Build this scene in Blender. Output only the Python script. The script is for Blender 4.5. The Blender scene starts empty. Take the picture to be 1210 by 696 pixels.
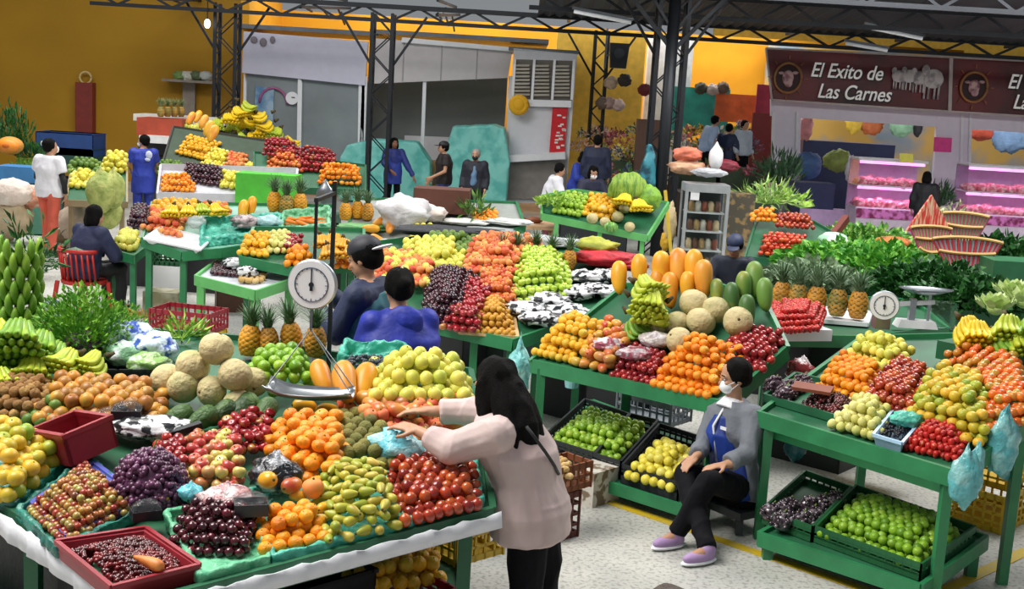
import bpy, math, random, time
T0 = time.time()
from mathutils import Vector, Matrix, Euler, noise
random.seed(7)
R_ = math.radians
sc = bpy.context.scene
col = sc.collection
# ------------------------------------------------------------------ camera
F_PX, PITCH, ROLL, CAM_H = 1430.0, R_(9.4), R_(3.4), 2.7
fw = Vector((0, math.cos(PITCH), -math.sin(PITCH)))
r0 = Vector((1, 0, 0)); u0 = r0.cross(fw)
RT = r0*math.cos(ROLL) + u0*math.sin(ROLL)
UP = -r0*math.sin(ROLL) + u0*math.cos(ROLL)
CO = Vector((0, 0, CAM_H))
cam_d = bpy.data.cameras.new('camera'); cam = bpy.data.objects.new('camera', cam_d); col.objects.link(cam)
cam_d.sensor_width = 36; cam_d.lens = 36*F_PX/1210; cam_d.clip_end = 300
cam.matrix_world = Matrix.Translation(CO) @ Matrix((RT, UP, -fw)).transposed().to_4x4()
sc.camera = cam
# ------------------------------------------------------------------ world, light, exposure
w = bpy.data.worlds.new('overcast_sky'); sc.world = w; w.use_nodes = True
bg = w.node_tree.nodes['Background']; bg.inputs[0].default_value = (.90, .95, 1, 1); bg.inputs[1].default_value = .24
def area(name, loc, rot, sx, sy, power, colr=(1, 1, 1)):
    l = bpy.data.lights.new(name, 'AREA'); l.shape = 'RECTANGLE'; l.size = sx; l.size_y = sy; l.energy = power; l.color = colr
    o = bpy.data.objects.new(name, l); o.location = loc; o.rotation_euler = rot; col.objects.link(o); return o
area('skylight', (-5, 5, 9), (R_(-12), R_(-22), 0), 6, 6, 1550, (1, .97, .92))
area('skylight', (5, 13, 8.5), (0, R_(16), 0), 6, 5, 1000, (1, .98, .95))
area('skylight', (-7, 19, 8.5), (0, 0, 0), 9, 5, 1050, (1, .98, .95))
area('skylight', (1, 31.5, 5.6), (R_(8), 0, 0), 14, 2.5, 520, (1, .98, .95))
sc.view_settings.view_transform = 'Standard'; sc.view_settings.look = 'None'
sc.view_settings.gamma = 1; sc.view_settings.use_curve_mapping = False
sc.view_settings.exposure = .12
# ------------------------------------------------------------------ measuring helpers
def ray(px, py): return fw*F_PX + RT*(px-605) + UP*(348-py)
def P(px, py, z=0):
    d = ray(px, py); return CO + d*((z-CAM_H)/d.z)
def W(px, py, y):
    d = ray(px, py); return CO + d*(y/d.y)
class Plane:                                    # a sloping display board: z = z0 + gx(x-x0) + gy(y-y0)
    def __init__(s, x0, y0, z0, gx, gy): s.v = (x0, y0, z0, gx, gy); s.n = Vector((-gx, -gy, 1)).normalized()
    def at(s, px, py, up=0):
        x0, y0, z0, gx, gy = s.v; d = ray(px, py)
        t = (z0+up-gx*x0-gy*y0-CAM_H)/(d.z-gx*d.x-gy*d.y)
        return CO + d*t
    def z(s, x, y): x0, y0, z0, gx, gy = s.v; return z0+gx*(x-x0)+gy*(y-y0)
FL_ = Plane(0, 0, 0, 0, 0)
# ------------------------------------------------------------------ object helpers
def tag(o, label=None, cat=None, group=None, kind=None):
    if label: o['label'] = label
    if cat: o['category'] = cat
    if group: o['group'] = group
    if kind: o['kind'] = kind
    return o
def empty(name, loc, label, cat, group=None, rz=0):
    o = bpy.data.objects.new(name, None); o.empty_display_size = .05; col.objects.link(o); o.location = loc; o.rotation_euler = (0, 0, rz)
    return tag(o, label, cat, group)
def par(o, p):
    if p is not None:
        o.parent = p
        o.matrix_parent_inverse = (Matrix.LocRotScale(p.location, p.rotation_euler, p.scale)).inverted() if p.get('_w', 1) else Matrix()
    return o
class MB:
    def __init__(s): s.v = []; s.f = []; s.m = []
    def add(s, vs, fs, mi=0):
        b = len(s.v); s.v += [Vector(v) for v in vs]; s.f += [tuple(b+i for i in f) for f in fs]; s.m += [mi]*len(fs); return s
    def box(s, c, size, rot=None, mi=0, taper=1):
        M = (rot.to_matrix() if isinstance(rot, Euler) else rot) if rot is not None else Matrix.Identity(3)
        x, y, z = (q/2 for q in size); vs = []
        for k, zz in enumerate((-z, z)):
            t = taper if k else 1
            for a, b in ((-x, -y), (x, -y), (x, y), (-x, y)): vs.append(Vector(c)+M@Vector((a*t, b*t, zz)))
        return s.add(vs, [(3, 2, 1, 0), (4, 5, 6, 7), (0, 1, 5, 4), (1, 2, 6, 5), (2, 3, 7, 6), (3, 0, 4, 7)], mi)
    def bar(s, a, b, w=.04, h=None, mi=0, upv=None):
        a = Vector(a); b = Vector(b); d = (b-a); L = d.length
        if L < 1e-6: return s
        d /= L; u = Vector(upv or ((0, 0, 1) if abs(d.z) < .9 else (0, 1, 0)))
        x = d.cross(u).normalized(); z = x.cross(d)
        return s.box((a+b)/2, (w, L, h or w), Matrix((x, d, z)).transposed(), mi)
    def tube(s, pts, rs, n=8, mi=0, cap=True, flat=1, fl_dir=None):
        pts = [Vector(p) for p in pts]; rings = []; px_ = None
        if not hasattr(rs, '__len__'): rs = [rs]*len(pts)
        for i, p in enumerate(pts):
            d = (pts[min(i+1, len(pts)-1)]-pts[max(i-1, 0)]).normalized()
            if px_ is None: px_ = (fl_dir.cross(d) if fl_dir is not None else d.cross(Vector((0, 0, 1)) if abs(d.z) < .9 else Vector((0, 1, 0)))).normalized()
            px_ = (px_-d*px_.dot(d)).normalized(); y = d.cross(px_)
            rings.append([p+(px_*math.cos(a)+y*math.sin(a)*flat)*rs[i] for a in (2*math.pi*k/n for k in range(n))])
        vs = [v for r in rings for v in r]; fs = []
        for i in range(len(pts)-1):
            for k in range(n): fs.append((i*n+k, i*n+(k+1) % n, (i+1)*n+(k+1) % n, (i+1)*n+k))
        if cap: fs += [tuple(range(n))[::-1], tuple((len(pts)-1)*n+k for k in range(n))]
        return s.add(vs, fs, mi)
    def cap_tube(s, a, b, ra, rb, n=12, mi=0):    # a tapered limb with round ends
        a = Vector(a); b = Vector(b); d = (b-a); L = max(d.length, 1e-5); d /= L; pts = []; rs = []
        for k in range(4): t = math.pi/2*(k/4); pts.append(a-d*ra*math.cos(t)); rs.append(max(ra*math.sin(t), 1e-4))
        pts.append(a); rs.append(ra); pts.append(b); rs.append(rb)
        for k in (3, 2, 1, 0): t = math.pi/2*(k/4); pts.append(b+d*rb*math.cos(t)); rs.append(max(rb*math.sin(t), 1e-4))
        rs[0] = rs[-1] = 1e-3
        return s.tube(pts, rs, n, mi)
    def ell(s, c, r, rot=None, n=12, m=8, mi=0, fn=None):
        if not hasattr(r, '__len__'): r = (r, r, r)
        M = rot if rot is not None else Matrix.Identity(3); c = Vector(c); vs = [Vector((0, 0, -1))]
        for j in range(1, m):
            t = math.pi*j/m
            for k in range(n): a = 2*math.pi*k/n; vs.append(Vector((math.sin(t)*math.cos(a), math.sin(t)*math.sin(a), -math.cos(t))))
        vs.append(Vector((0, 0, 1)))
        if fn: vs = [fn(v) for v in vs]
        vs = [c+M@Vector((v.x*r[0], v.y*r[1], v.z*r[2])) for v in vs]
        fs = [(0, 1+(k+1) % n, 1+k) for k in range(n)]
        for j in range(m-2):
            for k in range(n): fs.append((1+j*n+k, 1+j*n+(k+1) % n, 1+(j+1)*n+(k+1) % n, 1+(j+1)*n+k))
        L = len(vs)-1; fs += [(L, 1+(m-2)*n+k, 1+(m-2)*n+(k+1) % n) for k in range(n)]
        return s.add(vs, fs, mi)
    def loft(s, rings, n=16, mi=0):               # rings: (centre, rx, ry, yaw)
        vs = []; fs = []
        for c, rx, ry, yw in rings:
            c = Vector(c)
            for k in range(n):
                a = 2*math.pi*k/n; x = rx*math.cos(a); y = ry*math.sin(a)
                vs.append(c+Vector((x*math.cos(yw)-y*math.sin(yw), x*math.sin(yw)+y*math.cos(yw), 0)))
        for i in range(len(rings)-1):
            for k in range(n): fs.append((i*n+k, i*n+(k+1) % n, (i+1)*n+(k+1) % n, (i+1)*n+k))
        fs += [tuple(range(n))[::-1], tuple((len(rings)-1)*n+k for k in range(n))]
        return s.add(vs, fs, mi)
    def prism(s, pts, dz, mi=0):                  # polygon (top outline, counter-clockwise) extruded down by dz
        n = len(pts); top = [Vector(p) for p in pts]; bot = [p-Vector((0, 0, dz)) for p in top]
        return s.add(top+bot, [tuple(range(n)), tuple(range(2*n-1, n-1, -1))]+[(i, n+i, n+(i+1) % n, (i+1) % n) for i in range(n)], mi)
    def mesh(s, name, mats, smooth=True):
        me = bpy.data.meshes.new(name); me.from_pydata([tuple(v) for v in s.v], [], s.f)
        for m in (mats if isinstance(mats, (list, tuple)) else [mats]): me.materials.append(m)
        me.polygons.foreach_set('material_index', s.m); me.polygons.foreach_set('use_smooth', [smooth]*len(s.f)); me.update()
        return me
    def build(s, name, mats, parent=None, smooth=False, origin=None):
        if origin is not None: o_ = Vector(origin); s.v = [v-o_ for v in s.v]
        o = bpy.data.objects.new(name, s.mesh(name, mats, smooth)); col.objects.link(o)
        if origin is not None: o.location = origin
        return par(o, parent) if parent is not None else o
SCT = bpy.data.scenes.new('workbench')
def remesh(name, mb, mats, vs=.008, parent=None, wr=0, wscale=9, smooth=2, stretch=(1, 1, .5)):
    o = bpy.data.objects.new('tmp_', mb.mesh(name, mats, True)); SCT.collection.objects.link(o)
    m = o.modifiers.new('r', 'REMESH'); m.mode = 'VOXEL'; m.voxel_size = vs; m.use_smooth_shade = True
    s2 = o.modifiers.new('s', 'SMOOTH'); s2.iterations = smooth; s2.factor = .5
    with bpy.context.temp_override(scene=SCT, view_layer=SCT.view_layers[0]):
        dg = bpy.context.evaluated_depsgraph_get(); me = bpy.data.meshes.new_from_object(o.evaluated_get(dg)); me.name = name
    bpy.data.objects.remove(o)
    if wr:
        ns = [v.normal.copy() for v in me.vertices]
        for v, nn in zip(me.vertices, ns):
            q = Vector((v.co.x*stretch[0], v.co.y*stretch[1], v.co.z*stretch[2]))*wscale
            v.co += nn*wr*(1-2*abs(noise.noise(q))*1.6+.5*noise.noise(q*2.7))
    me.polygons.foreach_set('use_smooth', [True]*len(me.polygons)); me.materials.clear()
    for m_ in (mats if isinstance(mats, (list, tuple)) else [mats]): me.materials.append(m_)
    o = bpy.data.objects.new(name, me); col.objects.link(o)
    return par(o, parent) if parent is not None else o
# ------------------------------------------------------------------ materials
def srgb(c):
    if isinstance(c, str): c = [int(c[i:i+2], 16)/255 for i in (0, 2, 4)]
    return tuple((x/12.92 if x <= .04045 else ((x+.055)/1.055)**2.4) for x in c)+(1,)
_mc = {}
def mat(c, rough=.6, metal=0, var=.12, vs=6, c2=None, thr=(.45, .6), spec=.5, bump=0, bs=20, emit=0, trans=0, alpha=1, rnd=None, coat=0, tint=0, sc3=(1, 1, 1)):
    key = (c, rough, metal, var, vs, c2, thr, spec, bump, bs, emit, trans, alpha, tuple(rnd) if rnd else None, coat, tint, sc3)
    if key in _mc: return _mc[key]
    m = bpy.data.materials.new('m_'+str(c)); m.use_nodes = True; nt = m.node_tree; N = nt.nodes; L = nt.links; b = N['Principled BSDF']
    tc = N.new('ShaderNodeTexCoord'); mp = N.new('ShaderNodeMapping'); mp.inputs['Scale'].default_value = sc3; L.new(tc.outputs['Object'], mp.inputs[0])
    oi = N.new('ShaderNodeObjectInfo')
    add = N.new('ShaderNodeVectorMath'); add.operation = 'MULTIPLY_ADD'; add.inputs[1].default_value = (37, 17, 51); L.new(oi.outputs['Random'], add.inputs[0]); L.new(mp.outputs[0], add.inputs[2])
    if rnd:
        cr = N.new('ShaderNodeValToRGB'); e = cr.color_ramp.elements
        while len(e) < len(rnd): e.new(.5)
        for i, cc in enumerate(rnd): e[i].position = i/(len(rnd)-1); e[i].color = srgb(cc)
        L.new(oi.outputs['Random'], cr.inputs[0]); base = cr.outputs[0]
    else:
        rg = N.new('ShaderNodeRGB'); rg.outputs[0].default_value = srgb(c); base = rg.outputs[0]
    if c2 is not None:
        nz = N.new('ShaderNodeTexNoise'); nz.inputs['Scale'].default_value = vs; nz.inputs['Detail'].default_value = 3; L.new(add.outputs[0], nz.inputs[0])
        rp = N.new('ShaderNodeMapRange'); rp.inputs[1].default_value = thr[0]; rp.inputs[2].default_value = thr[1]; L.new(nz.outputs[0], rp.inputs[0])
        mx = N.new('ShaderNodeMix'); mx.data_type = 'RGBA'; L.new(rp.outputs[0], mx.inputs[0]); L.new(base, mx.inputs[6]); mx.inputs[7].default_value = srgb(c2); base = mx.outputs[2]
    elif var:
        nz = N.new('ShaderNodeTexNoise'); nz.inputs['Scale'].default_value = vs; nz.inputs['Detail'].default_value = 4; L.new(add.outputs[0], nz.inputs[0])
        rp = N.new('ShaderNodeMapRange'); rp.inputs[1].default_value = .3; rp.inputs[2].default_value = .7; rp.inputs[3].default_value = 1-var; rp.inputs[4].default_value = 1+var; L.new(nz.outputs[0], rp.inputs[0])
        hs = N.new('ShaderNodeHueSaturation'); L.new(base, hs.inputs['Color']); L.new(rp.outputs[0], hs.inputs['Value']); base = hs.outputs[0]
    L.new(base, b.inputs['Base Color']); b.inputs['Roughness'].default_value = rough; b.inputs['Metallic'].default_value = metal
    b.inputs['Specular IOR Level'].default_value = spec; b.inputs['Coat Weight'].default_value = coat; b.inputs['Coat Roughness'].default_value = .15
    if trans: b.inputs['Transmission Weight'].default_value = trans
    if alpha < 1: b.inputs['Alpha'].default_value = alpha
    if emit: L.new(base, b.inputs['Emission Color']); b.inputs['Emission Strength'].default_value = emit
    if bump:
        n2 = N.new('ShaderNodeTexNoise'); n2.inputs['Scale'].default_value = bs; n2.inputs['Detail'].default_value = 3; L.new(add.outputs[0], n2.inputs[0])
        bp = N.new('ShaderNodeBump'); bp.inputs['Strength'].default_value = bump; bp.inputs['Distance'].default_value = .02; L.new(n2.outputs[0], bp.inputs['Height']); L.new(bp.outputs[0], b.inputs['Normal'])
    _mc[key] = m; return m
def fmat(cols, rough=.38, c2=None, vs=14, thr=(.5, .7), bump=0, bs=60, coat=0, var=.12):
    return mat(cols[0], rough, 0, var, vs, c2, thr, .45, bump, bs, rnd=cols, coat=coat)
GREEN = mat('2b7a4c', .42, var=.18, vs=5, bump=.1)
DGREEN = mat('1f5c3c', .5, var=.2, vs=5)
LGREEN = mat('5fae62', .5, var=.12)
AQUA = mat('5fc4ad', .35, c2='3c9f8c', vs=9, thr=(.4, .65), bump=.9, bs=22)
AQUAD = mat('2f8574', .4, c2='1e5f55', vs=9, bump=.9, bs=22)
WCLOTH = mat('dfe0e6', .6, bump=.4, bs=10, var=.05)
BLACKC = mat('17181c', .6, bump=.5, bs=12)
STEEL = mat('9aa0a6', .28, .9, var=.08)
GALV = mat('6f747a', .4, .7)
DSTEEL = mat('1d2127', .5, .3)
CRDARK = mat('23272b', .5); CRRED = mat('8e1f2c', .45); CRYEL = mat('c9a512', .45); CRGREEN = mat('1f5a34', .5); CRBLUE = mat('1f3c70', .5)
WPLAST = mat('e9eaee', .4, var=.03)
BROWN = mat('6b4a2c', .7); CARD = mat('b08a5c', .8, bump=.2); WOOD = mat('8a5f38', .6, sc3=(1, 1, 8))
LEAF = mat('3a8a2c', .5, c2='78b840', vs=9, thr=(.4, .6)); LEAFD = mat('17451b', .5, c2='2f6f25', vs=30); LEAFL = mat('7fae3a', .5, c2='b3cf62', vs=20)
PINKLEAF = mat('3f7f35', .5, c2='8ab54a', vs=20)
CLEAR = mat('f2f6fa', .12, trans=.9, alpha=.35, bump=1, bs=30); CLEARW = mat('e8edf2', .25, trans=.3, alpha=.6, bump=1, bs=25)
GLASS = mat('dfeaf0', .05, trans=1, alpha=.3)
NEWS = mat('dfe1e4', .3, c2='26282c', vs=16, thr=(.5, .54), bump=.8, bs=14)
BLUEBAG = mat('c8dbe6', .3, c2='3957a8', vs=14, thr=(.52, .58), bump=.9, bs=16)
SKIN = mat('b98a6c', .5, var=.05); SKIN2 = mat('9a6a4e', .5, var=.05); HAIR = mat('0b0909', .65, spec=.12, var=.3, vs=20, sc3=(6, 6, .8), bump=.6, bs=60)
GREYHAIR = mat('8d8a86', .6)
# ------------------------------------------------------------------ the hall: floor, walls, roof
def struct(name, mb, mats, smooth=False): o = mb.build(name, mats, None, smooth); o['kind'] = 'structure'; return o
fm = bpy.data.materials.new('polished_concrete'); fm.use_nodes = True; nt = fm.node_tree; N = nt.nodes; L = nt.links; b = N['Principled BSDF']
tc = N.new('ShaderNodeTexCoord'); n1 = N.new('ShaderNodeTexNoise'); n1.inputs['Scale'].default_value = 1.2; n1.inputs['Detail'].default_value = 8; L.new(tc.outputs['Object'], n1.inputs[0])
n2 = N.new('ShaderNodeTexNoise'); n2.inputs['Scale'].default_value = 38; n2.inputs['Detail'].default_value = 3; L.new(tc.outputs['Object'], n2.inputs[0])
cr = N.new('ShaderNodeValToRGB'); cr.color_ramp.elements[0].position = .3; cr.color_ramp.elements[0].color = srgb('a3a4a0'); cr.color_ramp.elements[1].position = .7; cr.color_ramp.elements[1].color = srgb('d2d0c8'); L.new(n1.outputs[0], cr.inputs[0])
c3 = N.new('ShaderNodeValToRGB'); c3.color_ramp.elements[0].position = .36; c3.color_ramp.elements[0].color = srgb('8d8e8a'); c3.color_ramp.elements[1].position = .5; c3.color_ramp.elements[1].color = (1, 1, 1, 1); L.new(n2.outputs[0], c3.inputs[0])
mx = N.new('ShaderNodeMix'); mx.data_type = 'RGBA'; mx.blend_type = 'MULTIPLY'; mx.inputs[0].default_value = .55; L.new(cr.outputs[0], mx.inputs[6]); L.new(c3.outputs[0], mx.inputs[7]); L.new(mx.outputs[2], b.inputs['Base Color']); b.inputs['Roughness'].default_value = .42
struct('floor', MB().prism([(-22, -3, 0), (24, -3, 0), (24, 46, 0), (-22, 46, 0)], .1), fm)
YEL = mat('c8a91c', .5, c2='b4a86a', vs=18, thr=(.55, .7))
def strip(name, a, b_, wd):
    a = Vector(a); b_ = Vector(b_); d = (b_-a).normalized(); s = Vector((-d.y, d.x, 0))*wd/2; z = Vector((0, 0, .004))
    struct(name, MB().prism([a-s+z, b_-s+z, b_+s+z, a+s+z], .003), YEL)
strip('trim_1', P(655, 571), P(1010, 693), .085); strip('trim_2', P(1118, 697), P(1215, 650), .085)
strip('trim_3', P(1010, 693)+Vector((-.5, .65, 0))*0, P(1010, 693)+Vector((.6, -.62, 0)), .085)
YW = mat('ad8008', .75, c2='946a06', vs=.35, thr=(.3, .75)); YW2 = mat('eda718', .75, c2='e29a12', vs=.6)
YW3 = mat('f2c24a', .75)
struct('wall_back', MB().box((-3.5, 34.1, 2.3), (31, .2, 4.6)), YW2)
xa = W(-90, 100, 30).x; xb = W(283, 90, 30).x
struct('wall_left', MB().box(((xa+xb)/2, 30.1, 3), (xb-xa, .2, 6)), YW)
struct('wall_left', MB().box((xb+.1, 32, 2.4), (.2, 4, 4.8)), YW2)
xc = W(700, 100, 31).x
struct('wall_back', MB().box((14, 40, 2.6), (16, .2, 5.2)), YW3)
# yellow pier and white pier left of the lattice column
x1 = W(690, 100, 31).x; x2 = W(752, 100, 31).x; x3 = W(772, 100, 31).x; x4 = W(812, 100, 31).x
struct('wall_back', MB().box(((x1+x2)/2-.3, 31, 2.2), (x2-x1+.9, .3, 4.4)), YW3)
struct('wall_back', MB().box(((x3+x4)/2, 31.6, 2.2), (x4-x3+.3, .3, 4.4)), mat('e6e8ea', .6))
# roof
def corr(x0, x1, y0, y1, z0, z1, step=.12, amp=.03):
    vs = []; fs = []; n = int((x1-x0)/step)
    for i in range(n+1):
        x = x0+i*step; a = amp if i % 2 else -amp
        vs += [(x, y0, z0+a), (x, y1, z1+a), (x, y1, z1+a+.02), (x, y0, z0+a+.02)]
    for i in range(n): k = i*4; fs += [(k, k+1, k+5, k+4), (k+3, k+7, k+6, k+2), (k, k+4, k+7, k+3), (k+1, k+2, k+6, k+5)]
    return MB().add(vs, fs)
ROOFM = mat('43464a', .6, c2='2a2c30', vs=.8, thr=(.3, .7), sc3=(2, .3, 1))
struct('ceiling', corr(.2, 24, 16.5, 18.4, 5.1, 4.98), ROOFM); struct('ceiling', corr(.2, 24, 19.6, 27.2, 4.9, 4.42), ROOFM)
area('skylight', (9, 19.0, 5.1), (R_(30), 0, 0), 14, 1.1, 620, (1, .98, .96))  # out-of-view roof gap and strip lamp, added to brighten the shop front
area('shop_fill', (11, 30, 3.4), (0, 0, 0), 6, 1, 130, (1, .93, .98))  # unseen fill lamp added to lift the dark shop interior
struct('ceiling', corr(7.5, 24, 27.6, 36, 4.75, 5.3), mat('7d8288', .6))
tr = MB(); zc = 4.25
for yy, x0, x1_, zt, zb in ((27.1, -9.6, 22, 4.42, 4.12), (23, 0, 22, 4.66, 4.3), (20, 0, 22, 4.84, 4.46)):
    tr.bar((x0, yy, zt), (x1_, yy, zt), .1); tr.bar((x0, yy, zb), (x1_, yy, zb), .08)
    x = x0; k = 0
    while x < x1_-.6:
        tr.bar((x, yy, zb if k % 2 else zt), (x+.6, yy, zt if k % 2 else zb), .05); x += .6; k += 1
o = tr.build('roof_truss', DSTEEL); tag(o, 'dark steel roof truss of chords and diagonals crossing the hall below the roof', 'roof truss')
pr = MB()
for x in range(-8, 22, 3):
    a = (x, 19 if x > 0 else 27.1, 4.78 if x > 0 else 4.3); b_ = (x+.1, 34, 4.75)
    pr.bar(a, b_, .07)
    if x < 1:
        for k in range(5): pr.bar((x, 27.3+k*1.3, 4.35+k*.07), (x, 28.6+k*1.3, 4.65 if k % 2 else 4.3), .04)
        pr.bar((x, 27.1, 4.62), (x, 34, 4.95), .06)
tag(pr.build('roof_purlin', DSTEEL), 'dark steel roof purlins running to the back wall below the bright skylight', 'roof beam', kind='structure')
def tube_lamp(pa, pb, y, label, em=2):
    a = W(*pa, y); b_ = W(*pb, y); r = empty('ceiling_light', (a+b_)/2, label, 'light', 'tube lights under the roof')
    MB().tube([a+(b_-a)*.03, b_+(a-b_)*.03], .035, 8).build('tube', mat('f3f6fa', .3, emit=em), r, True)
    MB().bar(a+Vector((0, 0, .06)), b_+Vector((0, 0, .06)), .1, .05).build('housing', GALV, r)
tube_lamp((676, 13), (748, 27), 22.5, 'fluorescent tube light under the roof nearest the dark steel column', .12)
tube_lamp((1020, 31), (1092, 46), 23.5, 'fluorescent tube light hanging under the roof above the sheep sign', .1)
tube_lamp((998, 51), (1050, 60), 26.5, 'short tube light just above the red sign', .1)
# lattice columns
def lattice(px, py, y, wd, zt, label, lean=0):
    c = W(px, py, y); r = empty('steel_column', (c.x, y, 0), label, 'column', 'steel columns of the hall')
    for k, (sx, sy) in enumerate(((-1, -1), (1, -1), (1, 1), (-1, 1))):
        MB().bar((c.x+sx*wd/2, y+sy*wd/2, 0), (c.x+sx*wd/2, y+sy*wd/2, zt), .07).build('post', DSTEEL, r)
    la = MB(); n = int(zt/wd)
    for k in range(n):
        z0 = k*wd; z1 = z0+wd
        for (ax, ay, bx, by) in ((-1, -1, 1, -1), (-1, 1, 1, 1), (-1, -1, -1, 1), (1, -1, 1, 1)):
            if k % 2: ax, ay, bx, by = bx, by, ax, ay
            la.bar((c.x+ax*wd/2, y+ay*wd/2, z0), (c.x+bx*wd/2, y+by*wd/2, z1), .025)
    la.build('lattice', DSTEEL, r)
    br = MB()
    for sx in (-1, 1): br.bar((c.x+sx*wd/2, y, zt-1.1), (c.x+sx*(wd/2+.7), y, zt-.02), .05)
    br.build('brace', DSTEEL, r); return r, c
lattice(449, 130, 26, .42, 4.2, 'dark steel lattice column in front of the white booths')
lattice(268, 90, 27.5, .45, 4.3, 'dark steel lattice column at the corner of the yellow wall')
r, c = lattice(785, 150, 21.8, .5, 4.6, 'thick black steel column with lattice frame beside the glass cabinet')
MB().tube([(c.x-.02, 21.45, 0), (c.x-.02, 21.45, 4.6)], .105, 14).build('shaft', DSTEEL, r, True)
br = MB()
for sx in (-1, 1): br.bar((c.x, 21.45, 3.6), (c.x+sx*.9, 21.45, 4.6), .07); br.bar((c.x, 21.45, 3.9), (c.x+sx*.5, 21.45, 4.6), .05)
br.build('brace', DSTEEL, r)
lattice(708, 90, 29.5, .3, 4.3, 'slim dark lattice column hung with goods by the far yellow pier')
# bare bulb, red extinguisher box, wall bracket shelf
b_ = W(245, 28, 27); r = empty('light_bulb', b_, 'white bare bulb hanging near the top of the yellow wall', 'light bulb')
MB().ell(b_, (.07, .07, .1)).build('bulb', mat('ffffff', .2, emit=4), r, True); MB().tube([b_+Vector((0, 0, .08)), (b_.x, b_.y, 4.4)], .012, 6).build('cord', DSTEEL, r)
c = W(101, 128, 29.85); r = empty('wall_box', (c.x, 29.85, c.z-.7), 'tall dark red box fixed on the yellow wall', 'box')
MB().box((c.x, 29.85, c.z), (.42, .25, 1.25)).build('body', mat('7c2b22', .5), r)
tb = [(c.x+.14*math.cos(a), 29.85, c.z+.74+.14*math.sin(a)) for a in (i*math.pi/8 for i in range(17))]
MB().tube(tb, .025, 6).build('ring', mat('cbb47c'), r, True)
# ------------------------------------------------------------------ booths
WB = mat('dcdce2', .5, var=.03); WB2 = mat('cfc9cb', .5, var=.03); GREYP = mat('7f8686', .35, var=.1, vs=.5); LILAC = mat('d4d3e6', .45, var=.03)
def wx(px, y, py=100): return W(px, py, y).x
def pan(mb, pts, y, th=.05, mi=0):           # a frontal wall panel through four pixels at depth y
    v = [W(px, py, y) for px, py in pts]; n = len(v)
    vs = v+[p+Vector((0, th, 0)) for p in v]
    return mb.add(vs, [tuple(range(n))[::-1], tuple(range(n, 2*n))]+[(i, (i+1) % n, n+(i+1) % n, n+i) for i in range(n)], mi)
r = empty('market_booth', (wx(360, 29), 29, 0), 'white closed booth with faded sign board and grey glass front', 'booth')
pan(MB(), [(286, 86), (431, 101), (435, 49), (288, 37)], 28.9, .15).build('sign_board', LILAC, r)
em = MB()
for (px, py, a, bq) in ((300, 47, 4, 4), (311, 50, 4, 5), (322, 47, 3, 4)):
    em.ell(W(px, py, 28.87), (a/48, .02, bq/48))
em.build('faded_logo', mat('8a8088', .7), r, True)
pan(MB(), [(290, 205), (425, 230), (430, 100), (291, 86)], 29.05, .05).build('glass_front', mat('8b9396', .22, var=.25, vs=.6), r)
fr = MB()
for px0, px1 in ((288, 291), (352, 357), (424, 431)): pan(fr, [(px0-2, 210), (px1-2, 215), (px1, 98), (px0, 85)], 28.95, .1)
fr.build('frame', WPLAST, r)
for pts in (((232, 30), (290, 100)),): pass
pt = MB()
cc = W(323, 122, 29.0); tb = [(cc.x+.33*math.cos(a), 28.98, cc.z+.36*math.sin(a)) for a in (i*math.pi/8 for i in range(9))]; pt.tube(tb, .03, 6)
pt.build('poster_arch', mat('a65c8a', .6), r, True)
pan(MB(), [(300, 150), (322, 152), (324, 104), (302, 102)], 29.0, .02).build('poster', mat('5c86ae', .6, c2='9fb9cc', vs=2), r)
cc = W(345, 116, 28.95); MB().tube([cc, cc+Vector((0, .05, 0))], .15, 20).build('wall_clock', WPLAST, r)
MB().box(cc+Vector((.03, -.01, .02)), (.08, .01, .02)).build('clock_hand', DSTEEL, r)
MB().box((wx(360, 29), 30.5, 3.9), (3.4, 3, .1)).build('roof', GALV, r)
r = empty('market_booth', (wx(540, 29), 29, 0), 'wide white booth with panelled fascia and open grey glass bays', 'booth')
pan(MB(), [(436, 99), (600, 92), (606, 57), (438, 45)], 28.9, .12).build('fascia', WB2, r)
ln = MB()
for px in (475, 520, 562): pan(ln, [(px, 96), (px+1, 96), (px+3, 50), (px+2, 50)], 28.88, .02)
ln.build('panel_joint', mat('a7a2a4'), r)
pan(MB(), [(425, 250), (590, 245), (600, 91), (430, 97)], 30.6, .05).build('rear_panel', GREYP, r)
fr = MB()
for px0, px1 in ((424, 430), (496, 500), (597, 605)): pan(fr, [(px0-1, 225), (px1-1, 225), (px1+4, 90), (px0+4, 90)], 28.95, .12)
pan(fr, [(474, 50), (606, 61), (607, 56), (475, 44)], 28.8, .12)
fr.build('frame', WPLAST, r)
fr = MB(); pan(fr, [(476, 200), (592, 205), (600, 165), (478, 160)], 30.4, .1); fr.build('counter', WB, r)
MB().box((wx(540, 29), 30.6, 3.95), (4.2, 3.4, .1)).build('roof', GALV, r)
r = empty('market_booth', (wx(640, 28), 28, 0), 'white booth with louvred windows, red poster and yellow paper flower', 'booth')
pan(MB(), [(598, 240), (668, 240), (682, 64), (607, 57)], 28.2, .1).build('wall', WB, r)
lv = MB()
for px in (608, 631, 655):
    for k in range(9): pan(lv, [(px-k*.12, 113-k*4.3+ (px-608)*.02), (px+18-k*.12, 113-k*4.3+(px-608)*.02), (px+18, 110.5-k*4.3+(px-608)*.02), (px, 110.5-k*4.3+(px-608)*.02)], 28.1, .04)
lv.build('louvre', mat('a9a294', .5), r)
pan(MB(), [(605, 117), (676, 119), (679, 72), (607, 70)], 28.18, .01).build('louvre_backing', mat('6d675f', .5), r)
fr = MB()
for px in (604, 627, 651, 674): pan(fr, [(px, 118), (px+3, 118), (px+6, 70), (px+3, 70)], 28.08, .05)
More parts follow.
